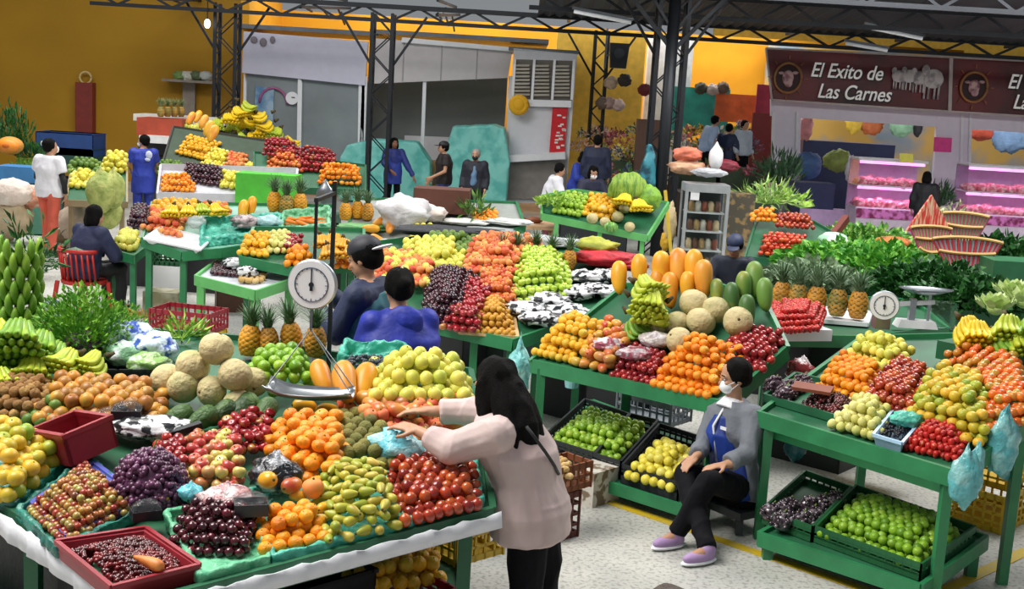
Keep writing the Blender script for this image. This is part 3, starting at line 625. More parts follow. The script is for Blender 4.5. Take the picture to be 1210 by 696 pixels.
def bag(name, c, r, mt, label, cat='plastic bag', seed=0, group=None, amp=.3, n=22, m=16, knot=True, fr=2.6):
    def fn(v):
        s_ = 1+amp*noise.noise(v*fr+Vector((seed*7, 0, seed)))+amp*.5*noise.noise(v*fr*2.6+Vector((seed, 3, 0)))
        w = Vector((v.x*s_, v.y*s_, v.z*s_))
        if knot and v.z > .5: t = (v.z-.5)*2; w.x *= 1-.75*t; w.y *= 1-.75*t; w.z *= 1+.2*t
        return w
    mb = MB().ell((0, 0, 0), r, None, n, m, 0, fn); o = mb.build(name, mt, None, True); o.location = c; return tag(o, label, cat, group)
def crate(name, c, size, yaw, mt, label, cat='crate', group=None, tilt=None, slats=True, wall=.012, liner=None):
    lx, ly, lz = size; M = Euler((tilt[0], tilt[1], yaw)) if tilt else Euler((0, 0, yaw)); mb = MB()
    mb.box((0, 0, .008), (lx*.96, ly*.96, .012))
    for sx, sy, L, ax in ((0, -1, lx, 0), (0, 1, lx, 0), (-1, 0, ly, 1), (1, 0, ly, 1)):
        cx, cy = sx*(lx/2-wall/2), sy*(ly/2-wall/2)
        dim = (lambda l, h: (l, wall, h)) if ax == 0 else (lambda l, h: (wall, l, h))
        if slats:
            for z, h in ((.02, .035), (lz*.5, .018), (lz-.02, .04)): mb.box((cx, cy, z), dim(L, h))
            if lz > .2: mb.box((cx, cy, lz*.27), dim(L, .015)); mb.box((cx, cy, lz*.73), dim(L, .015))
            nn = max(3, int(L/.06))
            for i in range(nn+1):
                o_ = -L/2+L*i/nn; p = (cx+(o_ if ax == 0 else 0), cy+(o_ if ax else 0), lz/2); mb.box(p, dim(.014, lz))
        else: mb.box((cx, cy, lz/2), dim(L, lz)); mb.box((cx, cy, lz-.008), dim(L+.02, .016) if ax == 0 else (wall+.014, L+.02, .016))
    o = mb.build(name, mt, None); o.location = c; o.rotation_euler = M; return tag(o, label, cat, group)
def grape_cluster(c, r, mt, label, group=None, n=140, gr=.013, name='grape_bunch', seed=0, part='grape', lib={}):
    rn = random.Random(seed); m = MB(); t = empty(name, c, label, 'grapes', group)
    for k in range(n):
        z = rn.uniform(-.15, 1); a = rn.random()*6.283; q = math.sqrt(max(0, 1-z*z))*rn.uniform(.85, 1.02)
        m.ell(Vector(c)+Vector((r[0]*q*math.cos(a), r[1]*q*math.sin(a), r[2]*z*rn.uniform(.9, 1.03))), gr*rn.uniform(.85, 1.15), n=7, m=5)
    m.ell(Vector(c)+Vector((0, 0, r[2]*.1)), (r[0]*.9, r[1]*.9, r[2]*.85), n=12, m=8)
    o = m.build(part, mt, t, True); o['kind'] = 'stuff'
    MB().tube([Vector(c)+Vector((0, 0, r[2]*.9)), Vector(c)+Vector((.02, .02, r[2]*1.2))], .004, 5).build('stem', STEMG, t); return t
def heap(name, quad, pl, H, r, n, mt, label, cat, seed=0, up=0):  # loose tiny fruit nobody would count
    rn = random.Random(seed); w = [pl.at(x, y, up) for x, y in quad]; m = MB()
    for k in range(n):
        u, v = rn.random(), rn.random(); b_ = w[0]*(1-u)*(1-v)+w[1]*u*(1-v)+w[2]*u*v+w[3]*(1-u)*v
        h = H*min(1, 4*min(u, 1-u)+.15)*min(1, 4*min(v, 1-v)+.15); m.ell(b_+Vector((0, 0, h*rn.uniform(.75, 1)+r)), r*rn.uniform(.8, 1.15), n=7, m=5)
    return tag(m.build(name, mt, None, True), label, cat, kind='stuff')
def cloth(pts, th, mt, label, cat, name='cloth', wr=.02, vs=.02, ws=8, kindv=None):
    m = MB(); n = len(pts); m.prism(pts, th); o = remesh(name, m, mt, vs, None, wr, ws, 1, (1, 1, 1)); return tag(o, label, cat)
def stall(pxs, pl, label, legs, group=None, mt=GREEN, top=DGREEN, shelf=None, rimh=.05, name='market_stall', front=(0, 1), zoff=0, legw=.06, thick=.05, floorz=0):
    w = [pl.at(x, y) - Vector((0, 0, .005)) for x, y in pxs]; c = sum(w, Vector())/len(w); r = empty(name, (c.x, c.y, 0), label, 'market stall', group)
    a = sum(w[i].x*w[(i+1) % len(w)].y-w[(i+1) % len(w)].x*w[i].y for i in range(len(w)))
    if a < 0: w = w[::-1]
    MB().prism(w, thick).build('tabletop', top, r)
    m = MB()
    for i in range(len(w)):
        p, q = w[i], w[(i+1) % len(w)]; m.bar(p+Vector((0, 0, -.02)), q+Vector((0, 0, -.02)), .03, rimh+.05)
    m.build('rim', mt, r)
    for px, py in legs:
        p = pl.at(px, py); p = p+(c-p).normalized()*.04; MB().bar((p.x, p.y, p.z-.04), (p.x, p.y, floorz), legw).build('leg', mt, r)
    if shelf is not None:
        w2 = [Vector((p.x, p.y, shelf))+(Vector((c.x, c.y, shelf))-Vector((p.x, p.y, shelf)))*.05 for p in w]
        MB().prism(w2, .03).build('lower_shelf', top, r); m = MB()
        for i in range(len(w2)): m.bar(w2[i], w2[(i+1) % len(w2)], .04, .06)
        m.build('lower_rail', mt, r)
    return r
def liner(quad, pl, h, mt, label, name='lined_tray', up=0, group=None, wr=.006):   # a shallow tray wrapped in plastic
    w = [pl.at(x, y, up) for x, y in quad]; n = Vector((0, 0, 1)); m = MB(); c = sum(w, Vector())/4
    for i in range(4):
        a, b_ = w[i], w[(i+1) % 4]; m.bar(a+n*h/2, b_+n*h/2, .022, h)
    m.prism([p+n*.02 for p in (w if (w[1]-w[0]).cross(w[3]-w[0]).z > 0 else w[::-1])], .02)
    o = remesh(name, m, mt, .008, None, wr, 14, 1, (1, 1, 1)) if wr else m.build(name, mt, None); return tag(o, label, 'tray', group)
#@@PART3
# ------------------------------------------------------------------ near left stall
F = Plane(0, 4.2, .80, 0, .15)
stall([(168, 716), (582, 605), (568, 500), (556, 440), (470, 428), (392, 420), (300, 402), (140, 390), (-80, 385), (-80, 540)], F, 'near stall heaped with mixed fruit, white cloth along its front edge', [(190, 700), (560, 600), (540, 450), (-60, 540), (30, 600)], shelf=.25, mt=DGREEN)
def skirt(a, b_, drop, label):
    a = Vector(a); b_ = Vector(b_); m = MB(); n = 40; d = (b_-a).normalized(); s_ = Vector((d.y, -d.x, 0)); vs = []
    for i in range(n+1):
        t = i/n; w_ = .006*math.sin(i*1.3)+.004*math.sin(i*2.9); p = a+(b_-a)*t
        for z, k in ((.01, 0), (-drop*.5, .6), (-drop, 1)): vs.append(p+s_*(.03+w_*k*2)+Vector((0, 0, z+(w_ if z else 0))))
    fs = [(i*3+j, i*3+j+1, i*3+j+4, i*3+j+3) for i in range(n) for j in range(2)]
    m.add(vs, fs); o = m.build('table_cloth', WCLOTH, None, True); sm = o.modifiers.new('t', 'SOLIDIFY'); sm.thickness = .004; return tag(o, label, 'tablecloth')
skirt(F.at(168, 716), F.at(588, 606), .06, 'white cloth edge hanging along the near stall under the aqua lined trays')
skirt(F.at(-60, 560), F.at(168, 716), .09, 'white cloth edge hanging along the side of the near stall in the bottom left corner')
LT = 'aqua plastic lined trays on the near stall'
liner([(236, 693), (318, 671), (296, 598), (196, 618)], F, .055, mat('76c79a', .4, c2='4fa67c', vs=9, bump=.8, bs=22), 'pale green plastic lined tray holding the dark plums', group=LT)
liner([(322, 670), (474, 630), (446, 556), (296, 590)], F, .055, AQUA, 'aqua plastic lined tray holding oranges and green pears', group=LT)
liner([(480, 628), (568, 602), (556, 528), (450, 552)], F, .06, AQUA, 'aqua plastic lined tray holding the dark red tomatoes', group=LT)
liner([(22, 612), (70, 660), (172, 610), (104, 550)], F, .05, AQUAD, 'dark green plastic lined tray holding small red and yellow plums', group=LT)
liner([(-50, 585), (16, 606), (88, 545), (10, 500)], F, .05, AQUAD, 'dark green plastic lined tray holding the green and orange citrus at the frame edge', group=LT)
o = liner([(38, 600), (80, 640), (168, 596), (110, 552)], F, .03, mat('5a62b4', .4), 'violet blue shallow tray under the small red and yellow plums', name='plastic_tray', up=.025, wr=0)
# red bins
def bin_(name, quad, h, label, mt, depth_pl=F, up=0, th=.012, taper=.85):
    w = [depth_pl.at(x, y, up+h) for x, y in quad]; c = sum(w, Vector())/4; m = MB(); n = Vector((0, 0, h)); lo = [c+(p-c)*taper-n for p in w]
    inn = [c+(p-c)*(1-2*th/(p-c).length) for p in w]; inl = [c+(p-c)*taper*(1-2*th/(p-c).length)-n+Vector((0, 0, th)) for p in w]
    vs = w+lo+inn+inl; fs = []
    for i in range(4):
        j = (i+1) % 4; fs += [(i, 4+i, 4+j, j), (i, j, 8+j, 8+i), (8+i, 8+j, 12+j, 12+i)]
    fs += [(4, 5, 6, 7), (12, 13, 14, 15)]; m.add(vs, fs)
    for i in range(4): m.bar(w[i], w[(i+1) % 4], .018, .018)
    return tag(m.build(name, mt, None), label, 'plastic bin')
bin_('plastic_bin', [(66, 640), (132, 694), (236, 668), (172, 624)], .07, 'crimson plastic bin of dark cherries with half an orange fruit in it', CRRED, taper=.94)
heap('cherry', [(84, 654), (142, 695), (218, 672), (170, 636)], F, .035, .011, 620, mat('4a1216', .25, c2='7a1f22', vs=18, coat=.4), 'small dark cherries loose in the crimson bin', 'fruit', 1, .025)
t = F.at(174, 664, .1); o = longf(.14, lambda t: .024*sq(t)**.6*(.35+1.0*t), .004, 14, 12).build('cut_fruit', [mat('d8863c', .5, c2='c06a2c', vs=20), STEM], None, True); o.location = t; o.rotation_euler = (0, .12, R_(-22)); tag(o, 'half of a long orange fruit lying on the dark cherries', 'fruit')
# tipped red bin: built from its own local box and tilted
mb_ = MB()
for sx, sy, lx, ly in ((0, -1, .3, .014), (0, 1, .3, .014), (-1, 0, .014, .24), (1, 0, .014, .24)): mb_.box((sx*.143, sy*.113, .07), (lx, ly, .14)); mb_.box((sx*.146, sy*.116, .138), (lx+.01, ly+.01, .02))
mb_.box((0, 0, .006), (.29, .23, .012))
o = mb_.build('plastic_bin', CRRED, None); o.location = F.at(92, 535, .05); o.rotation_euler = (R_(12), R_(-8), R_(-40)); tag(o, 'empty crimson square bin tipped on the granadillas', 'plastic bin')
G = 'F'
pile('green_orange', [(-40, 588), (22, 598), (84, 548), (-20, 500)], F, .13, 'green and orange citrus fruit piled at the left frame edge of the near stall', up=.03, s=.95)
pile('small_plum', [(36, 606), (78, 646), (166, 604), (100, 552)], F, .09, 'small mottled red and yellow plum in the violet blue tray', up=.03, gap=1.05, name='small_plum')
pile('plum', [(200, 655), (298, 660), (312, 614), (222, 600)], F, .1, 'dark shiny plum heaped beside the crimson bin', up=.02, gap=1.05)
pile('orange', [(312, 658), (395, 640), (380, 606), (306, 618)], F, .06, 'orange tucked in the front of the aqua tray below the peach', up=.02, s=.8)
pile('pear', [(388, 644), (476, 624), (450, 560), (372, 572)], F, .14, 'small yellow green pear piled in the aqua tray', up=.03, s=.85)
pile('tree_tomato', [(480, 622), (566, 602), (558, 548), (446, 552)], F, .08, 'dark red tomato piled by the cream jacket', up=.03, s=.9)
pile('orange_tomato', [(500, 552), (562, 552), (560, 512), (490, 515)], F, .05, 'orange red tomato lying behind the dark red ones', up=.05)
pile('mandarin', [(326, 566), (426, 590), (412, 515), (318, 515)], F, .15, 'mandarin heaped between the red apples and the kiwi fruit', up=.03, s=1.0)
pile('kiwi_fruit', [(400, 562), (470, 556), (452, 498), (384, 505)], F, .1, 'brown green kiwi fruit heaped behind the mandarins', up=.04, s=1.0)
pile('red_apple', [(262, 540), (318, 536), (330, 500), (262, 505)], F, .09, 'shiny red apple piled in front of the dark avocados', up=.03, s=.8)
pile('blush_apple', [(222, 580), (292, 585), (285, 530), (222, 528)], F, .08, 'yellow apple with red blush piled beside the purple grapes', up=.03, s=.95)
pile('peach', [(400, 530), (556, 508), (556, 470), (410, 474)], F, .09, 'peach with a rosy blush behind the kiwi fruit', up=.05, mix=('mango', .3), s=.95)
pile('guava', [(436, 494), (560, 492), (552, 452), (436, 446)], F, .18, 'pale yellow guava heaped on top beside the blue hooded woman', up=.08, s=.95)
pile('lime', [(286, 470), (372, 468), (362, 438), (300, 440)], F, .16, 'green lime piled in front of the pineapples of the near stall', up=.05, s=1.1)
pile('passion_fruit', [(46, 505), (200, 512), (196, 470), (56, 458)], F, .1, 'brown orange granadilla spread before the green bananas', up=.04, s=1.0)
pile('tamarind_fruit', [(-30, 492), (60, 500), (70, 462), (-20, 462)], F, .1, 'small rough brown fruit heaped at the left frame edge', up=.04)
pile('feijoa', [(34, 505), (92, 508), (86, 484), (40, 482)], F, .05, 'small green oval fruit beside the tipped crimson bin', up=.04)
pile('red_plum', [(-30, 530), (20, 534), (30, 506), (-20, 502)], F, .05, 'red plum at the left frame edge above the citrus', up=.05, s=1.1)
pile('red_plum', [(180, 562), (224, 566), (224, 528), (186, 528)], F, .05, 'red plum behind the purple grapes', up=.04, s=1.0)
# long fruit placed one by one
def one(kn, px, py, up, label, rz=0, s=1, tilt=(0, 0), group=None, pl=None): return put(kn, (pl or F).at(px, py, up), label, group, (tilt[0], tilt[1], rz), s, cull=False)
MEL = [(256, 412, .30, 'topmost cantaloupe of the heap on the near stall'), (228, 432, .19, 'cantaloupe left of the topmost one'), (278, 443, .19, 'cantaloupe right of the topmost one'), (198, 449, .09, 'greenish cantaloupe at the left end of the heap'), (217, 456, .10, 'large cantaloupe low in the heap beside the greenish one'), (250, 462, .09, 'cantaloupe low in the middle of the heap above the avocados'), (299, 452, .10, 'cantaloupe at the right end of the heap beside the limes'), (280, 478, .05, 'cantaloupe half hidden behind the avocados')]
for i, (px, py, up, lb) in enumerate(MEL): one('cantaloupe', px, py, up+.02, lb, i*1.1, 1.02 if i < 5 else .92, (.3*i, .2), 'cantaloupes on the near stall')
for i, (px, py, lb) in enumerate([(208, 494, 'dark green avocado at the left end of the row'), (238, 496, 'dark green avocado second in the row beside the greenish melon'), (262, 489, 'dark green avocado in the middle of the row'), (287, 484, 'large dark green avocado behind the red apples'), (314, 487, 'dark green avocado at the right end of the row by the scale pan')]):
    one('avocado', px, py, .07, lb, R_(20+i*14), 1.02 if i != 3 else 1.2, (0, R_(-28)), 'avocados on the near stall')
for i, (px, py, up, rz, kn, lb, s_) in enumerate([(382, 446, .17, 2.1, 'papaya', 'yellow papaya leaning behind the scale pan', .8), (410, 452, .2, 1.9, 'papaya', 'yellow papaya between the scale pan and the guavas', .95), (432, 454, .17, 1.5, 'papaya', 'yellow papaya touching the guavas', .95), (392, 466, .1, .3, 'papaya', 'orange papaya lying behind the scale pan', .6), (360, 480, .07, .1, 'yellow_mango', 'yellow mango under the scale pan', 1.1), (388, 486, .07, .5, 'yellow_mango', 'yellow mango under the end of the scale pan', 1.1)]):
    one(kn, px, py, up, lb, rz, s_, (0, R_(-38) if i < 3 else .1))
one('yellow_mango', 318, 567, .15, 'single yellow mango wrapped on the punnet in the heap', 2.1, 1.1, (0, .3)); one('peach', 370, 577, .12, 'large rosy peach beside the purple mango', 0, 1.25); one('mango', 346, 574, .12, 'purple mango beside the large rosy peach', 1, .9)
one('yellow_mango', 192, 589, .08, 'small yellow fruit lying below the purple grapes', .3, .5)
for i, (px, py, lb) in enumerate([(352, 586, 'green mango below the purple mango'), (384, 600, 'green mango resting at the edge of the pears')]): one('yellow_mango', px, py, .08, lb, i, .7)
GRM = mat('4a2140', .35, c2='6b3a5c', vs=18, coat=.2)
grape_cluster(F.at(178, 588, .02), (.17, .15, .21), GRM, 'heap of purple grapes in the middle of the near stall', n=950, gr=.0145, seed=3)
MB().box((0, 0, .02), (.13, .08, .04)).build('x', WPLAST) if 0 else None
# punnets, phone, bags on the near stall
def punnet(loc, yaw, label, fruit=None, size=(.13, .1, .05), group='clear plastic punnets on the near stall'):
    r = empty('punnet', loc, label, 'punnet', group, yaw); lx, ly, lz = size; m = MB()
    for sx, sy, ax in ((0, -1, 0), (0, 1, 0), (-1, 0, 1), (1, 0, 1)): m.box((sx*lx/2, sy*ly/2, lz/2), (lx, .004, lz) if ax == 0 else (.004, ly, lz))
    m.box((0, 0, .004), (lx, ly, .006)); o = m.build('tray', mat('20242a', .3), None); o.parent = r
    m = MB(); m.ell((0, 0, lz), (lx*.55, ly*.55, .04), n=14, m=8, fn=lambda v: v*(1+.1*noise.noise(v*4))); o = m.build('wrap', CLEAR, None, True); o.parent = r; return r
punnet(F.at(296, 606, .1), .3, 'clear wrapped punnet under the yellow mango'); punnet(F.at(172, 612, .07), .5, 'small clear lidded punnet below the purple grapes', size=(.11, .08, .04)); punnet(F.at(150, 495, .1), .2, 'clear punnet of dark berries behind the tipped bin'); punnet(F.at(128, 500, .07), .9, 'clear punnet with a white label beside the tipped bin', size=(.14, .1, .04))
bag('plastic_bag', F.at(326, 560, .13), (.11, .09, .08), mat('a9adb4', .15, c2='1f2228', vs=12, thr=(.42, .52), bump=1, bs=30), 'crumpled clear and black bag of fruit by the mandarins', seed=2)
bag('plastic_bag', F.at(270, 590, .1), (.12, .08, .06), mat('b9888a', .15, c2='d8c8c8', vs=14, thr=(.45, .6), bump=1, bs=30), 'clear crumpled bag with reddish fruit above the dark plums', seed=4)
bag('plastic_bag', F.at(226, 582, .1), (.05, .04, .04), mat('6fc3cf', .3, bump=.8), 'small light blue plastic bag beside the purple grapes', seed=5)
bag('plastic_bag', F.at(180, 505, .08), (.2, .1, .05), NEWS, 'wide crumpled black and white printed bag behind the grapes', seed=8, knot=False)
MB().box((0, 0, 0), (.16, .05, .03)).build('knife_handle', DSTEEL)
o = bpy.data.objects['knife_handle']; o.name = 'pocket_torch'; o.location = F.at(218, 508, .1); o.rotation_euler = (0, R_(-15), R_(25)); tag(o, 'black and silver hand tool lying behind the grapes', 'tool')
# green and yellow bananas, herbs, plantain stem, bags at the left
for i, (px, py, up, kd, rz, s_, lb) in enumerate([(22, 408, .22, 'green', .3, 1.2, 'hand of green bananas at the top left of the near stall'), (52, 418, .12, 'green', .1, 1.1, 'hand of green bananas beside the purple cabbage'), (8, 432, .08, 'green', .5, 1.15, 'hand of green bananas low at the left frame edge'), (72, 428, .08, 'green', -.2, 1.0, 'hand of green bananas at the right end of the green ones'), (42, 447, .07, 'lime', .2, 1, 'yellowing hand of bananas in front of the green ones'), (88, 436, .1, 'lime', -.3, .95, 'yellowing hand of bananas below the herbs'), (122, 438, .09, 'lime', -.6, .9, 'yellow green hand of bananas beside the bagged salad'), (-8, 404, .2, 'lime', .5, 1.1, 'yellow green bananas cut by the left frame edge'), (0, 460, .06, 'lime', .5, 1, 'yellow green bananas above the small brown fruit')]):
    banana_hand(kd, F.at(px, py, up), rz, lb, 'bananas on the near stall', s_, .25, 7, 3)
leafy('parsley_bunch', F.at(98, 412, .05), (.28, .25, .36), 2600, mat('4f8f2c', .5, c2='86b83c', vs=12, thr=(.4, .6)), 'big leafy bunch of bright green parsley on the near stall', 'herbs', .035, seed=2, kindv='stuff')
leafy('parsley_bunch', F.at(142, 405, .05), (.16, .16, .24), 900, mat('4f8f2c', .5, c2='86b83c', vs=12, thr=(.4, .6)), 'smaller bunch of green parsley leaning toward the red crate', 'herbs', .03, seed=4, kindv='stuff')
o = MB().ell((0, 0, 0), (.12, .12, .1), n=20, m=12, fn=lambda v: v*(1+.06*noise.noise(v*3))).build('purple_cabbage', mat('3f1e3c', .5, c2='5a3054', vs=10), None, True); o.location = F.at(98, 412, .07); tag(o, 'dark purple cabbage under the parsley', 'cabbage')
# plantain stem
c = W(22, 335, 6.6); r = empty('plantain_bunch', (c.x, c.y, c.z-.35), 'large stem of green plantains standing at the left frame edge', 'plantains')
MB().tube([(c.x, c.y, c.z-.34), (c.x+.01, c.y, c.z+.2)], .03, 8).build('stalk', STEMG, r, True)
pg = MB(); mm = BMESH['green'][0]
for q in range(7):
    for i in range(11):
        a = i*2*math.pi/11+q*.3; o = bpy.data.objects.new('banana', mm); col.objects.link(o); z = c.z+.12-q*.075
        if math.sin(a) > .55: bpy.data.objects.remove(o); continue
        o.location = (c.x+.105*math.cos(a), c.y+.105*math.sin(a), z+.05); M = Euler((0, R_(-62), a)).to_matrix() @ Euler((R_(0), 0, 0)).to_matrix(); o.rotation_euler = M.to_euler(); o.scale = (1.15,)*3
        par(o, r)
leafy('leaf_bunch', (c.x, c.y+.1, c.z+.12), (.22, .2, .25), 60, LEAFD, 'dark green leaves over the plantain stem at the left frame edge', 'leaves', .09, seed=6, wide=.3)
for i, (px, py, up, rr, mt_, lb) in enumerate([(150, 398, .12, (.14, .1, .09), BLUEBAG, 'blue and white printed plastic bag beside the parsley'), (182, 412, .1, (.13, .1, .09), BLUEBAG, 'blue and white printed plastic bag of salad behind the melons'), (150, 418, .08, (.12, .1, .07), mat('7fb08a', .2, c2='dfe8ea', vs=14, thr=(.45, .6), bump=1), 'clear bag of green salad leaves in front of the printed bags'), (176, 430, .06, (.12, .09, .06), mat('8fb46a', .2, c2='dfe8ea', vs=14, thr=(.5, .65), bump=1), 'clear bag of pale celery beside the melons'), (62, 376, .1, (.12, .1, .1), mat('8c93a8', .2, c2='3d4456', vs=12, bump=1), 'grey blue plastic bag between plantains and parsley')]):
    bag('plastic_bag', F.at(px, py, up), rr, mt_, lb, seed=20+i, knot=False)
crate('plastic_crate', F.at(150, 442, .0), (.34, .22, .05), .2, CRDARK, 'low black crate behind the granadillas')
# pineapples and aqua wrapped crate at the back of the near stall
for i, (px, py, lb) in enumerate([(293, 420, 'orange pineapple beside the cantaloupes'), (318, 420, 'pineapple second from the cantaloupes'), (346, 416, 'pineapple behind the limes'), (372, 420, 'pineapple below the dial scale')]):
    p = F.at(px, py, .02); pineapple(p, lb, 'pineapples on the near stall', 2 if i in (0, 2) else 0, 1.0 if i != 1 else .92, i*1.3, (R_(-6), R_(4)), PC)
leafy('leek_bunch', F.at(215, 400, .02), (.12, .08, .1), 90, LEAFL, 'pale green vegetable tops between the bags and the melons', 'greens', .09, wide=.2, seed=9)
liner([(402, 438), (480, 442), (480, 424), (408, 420)], F, .09, AQUA, 'aqua plastic wrapped box in front of the blue hooded woman', up=.1, wr=.01)
heap('dark_bean', [(408, 436), (472, 438), (472, 426), (412, 424)], F, .02, .012, 120, mat('33404a', .4), 'dark loose goods inside the aqua wrapped box', 'beans', up=.17)
# hanging dial scale with pan
def dial(c, r_, label, ang=R_(-8), name='hanging_scale', chain=None, pan_=None, stand=None, tz=0):
    t = empty(name, c, label, 'scale', None); M = Euler((R_(90)+tz, 0, ang)).to_matrix(); c = Vector(c)
    f = M@Vector((0, 0, 1))
    MB().tube([c-f*.05, c-f*.02, c+f*.008], [r_*.9, r_, r_], 40).build('case', mat('b9c0c8', .3, .6), t, True)
    MB().tube([c+f*.006, c+f*.013], [r_*.95, r_*.95], 40).build('dial_face', mat('eef0f4', .4, var=0), t, False)
    X = M@Vector((1, 0, 0)); Y = M@Vector((0, 1, 0)); m = MB()
    ring = [c+f*.015+(X*math.cos(a)+Y*math.sin(a))*r_*.68 for a in (i*math.pi/20 for i in range(41))]; m.tube(ring, r_*.02, 5)
    for i in range(20):
        a = i*math.pi/10; e = X*math.cos(a)+Y*math.sin(a); l_ = .1 if i % 5 == 0 else .05; m.bar(c+f*.015+e*r_*(.66-l_), c+f*.015+e*r_*.68, r_*.03, .002)
    m.build('ticks', mat('2a3350', .5), t); m = MB()
    m.bar(c+f*.018, c+f*.018+Y*r_*.62, r_*.05, .002); m.bar(c+f*.018, c+f*.018-Y*r_*.25, r_*.12, .002); m.tube([c+f*.012, c+f*.022], r_*.1, 12); m.build('needle', mat('141a2c', .4), t)
    return t
dc = W(369, 336, 5.98); t = dial(dc, .126, 'large round dial scale hanging over the pineapples with a steel pan below')
pc0 = W(366, 464, 5.68); m = MB(); 
pc_v = []; 
for i in range(13):
    u = i/12-.5
    for j in range(9):
        v = j/8-.5; wd = .10*(1-.55*max(0, u)*1.2); pc_v.append((pc0.x+u*.42, pc0.y+v*2*wd, pc0.z+.16*(v*v)*1.0+.05*max(0, -u-.3)*2-.03+.08*u*u))
m.add(pc_v, [(i*9+j, (i+1)*9+j, (i+1)*9+j+1, i*9+j+1) for i in range(12) for j in range(8)])
o = m.build('pan', STEEL, t, True); sm = o.modifiers.new('t', 'SOLIDIFY'); sm.thickness = .006
m = MB(); top = Vector((dc.x, dc.y, dc.z-.13)); m.bar(top, top-Vector((0, 0, .1)), .012)
for sx in (-.2, .2):
    for sy in (-.06, .06): m.bar(top-Vector((0, 0, .1)), (pc0.x+sx, pc0.y+sy, pc0.z+.03), .004)
m.build('chain', GALV, t); MB().bar((dc.x, dc.y+.05, dc.z+.1), (dc.x, dc.y+.05, dc.z+.42), .015).build('hook', DSTEEL, t)
m = MB(); m.bar((dc.x+.02, dc.y+.5, dc.z+.48), (dc.x+.02, dc.y+.5, 0), .022); m.bar((dc.x+.02, dc.y+.5, dc.z+.42), (dc.x, dc.y+.03, dc.z+.42), .02); tag(m.build('scale_post', DSTEEL), 'thin dark iron post and arm that carry the large hanging scale', 'post')
# under the near stall
crate('plastic_crate', (F.at(480, 640).x-.12, 5.05, .28), (.55, .38, .24), R_(43), CRRED, 'dark red crate of oranges under the near stall')
PLo = Plane(0, 0, .47, 0, 0)
pile('yellow_orange', [(420, 704), (530, 690), (505, 652), (398, 672)], PLo, .12, 'yellow orange in the dark red crate under the near stall', s=.9)
crate('plastic_crate', (P(545, 650, .3).x, P(545, 650, .3).y+.1, .25), (.34, .3, .3), R_(43), CRYEL, 'yellow crate under the corner of the near stall')
[crate('shade_filler', (x_, y_, 0), (.7, .5, .6), R_(-45 if x_ < -1.3 else 45), BLACKC, l_, slats=False) for x_, y_, l_ in ((-2.1, 5.5, 'added black box under the left corner of the near stall'), (-1.65, 5.0, 'added black box under the white cloth below the crimson bin'), (-.95, 5.0, 'added black box under the front of the near stall'), (-2.7, 6.0, 'added black box under the near stall by the frame edge'))]  # black boxes added to make the underside of the stall read as dark
# ------------------------------------------------------------------ centre stall
A0 = P(630, 427, .8); B0 = P(852, 478, .8); dv = (B0-A0).normalized(); inn = Vector((-dv.y, dv.x, 0))
C_ = Plane(A0.x, A0.y, .80, .55*inn.x, .55*inn.y)
stall([(628, 428), (856, 478), (930, 412), (905, 360), (850, 338), (740, 338)], C_, 'centre stall with green rail, papayas, bananas and a mandarin pyramid', [(634, 430), (846, 478), (918, 410), (745, 345)], mt=GREEN, top=DGREEN)
A1 = P(640, 540, .22); B1 = P(815, 598, .22)
PLl = Plane(0, 0, .30, .12*inn.x, .12*inn.y); PLl = Plane(A1.x, A1.y, .12, .18*inn.x, .18*inn.y)
stall([(632, 543), (824, 604), (868, 536), (700, 474)], PLl, 'low green shelf of the centre stall holding the crates of limes and lemons', [(636, 544), (820, 602), (700, 478)], mt=GREEN, top=DGREEN, rimh=.03)
def crate_on(quad, pl, h, mt_, label, up=0, group=None, name='plastic_crate'):
    w = [pl.at(x, y, up) for x, y in quad]; c = sum(w, Vector())/4; m = MB(); n = Vector((0, 0, 1))
    for i in range(4):
        a, b_ = w[i], w[(i+1) % 4]
        for z, hh in ((.02, .04), (h*.35, .015), (h*.65, .015), (h-.015, .03)): m.bar(a+n*z, b_+n*z, .015, hh)
        L_ = (b_-a).length; k = max(3, int(L_/.05))
        for j in range(k+1): p = a+(b_-a)*j/k; m.bar(p, p+n*h, .012)
    m.prism([p+n*.01 for p in (w if (w[1]-w[0]).cross(w[3]-w[0]).z > 0 else w[::-1])], .012)
    return tag(m.build(name, mt_, None), label, 'crate', group)
BG_ = 'black crates on the low shelf of the centre stall'
crate_on([(640, 536), (702, 556), (742, 508), (690, 490)], PLl, .13, CRDARK, 'black crate at the left end of the low shelf holding green limes', group=BG_)
crate_on([(704, 557), (764, 578), (798, 528), (744, 509)], PLl, .13, CRDARK, 'black crate in the middle of the low shelf holding green limes', group=BG_) if 0 else None
crate_on([(700, 556), (732, 566), (776, 516), (744, 508)], PLl, .13, CRDARK, 'narrow black crate in the middle of the low shelf holding limes', group=BG_)
crate_on([(734, 570), (800, 592), (838, 540), (778, 520)], PLl, .13, CRDARK, 'black crate of yellow lemons on the low shelf', group=BG_)
pile('large_lime', [(652, 526), (726, 549), (768, 512), (696, 490)], PLl, .13, 'green lime in the black crates under the centre stall', up=.05, s=.78)
pile('lemon', [(742, 566), (798, 582), (822, 548), (780, 530)], PLl, .13, 'yellow lemon in the black crate behind the seated woman', up=.05, s=.8)
CL = ' on the centre stall'
pile('yellow_orange', [(634, 420), (690, 434), (738, 398), (672, 374)], C_, .12, 'yellow orange at the left end of the centre stall', s=.82, prof='mound')
pile('mango', [(682, 432), (724, 442), (760, 404), (722, 378)], C_, .1, 'red and purple mango between the oranges and the bagged plums', s=.85)
pile('red_plum', [(724, 446), (778, 458), (792, 424), (748, 408)], C_, .07, 'red plum at the front of the centre stall under the printed bags', s=.95)
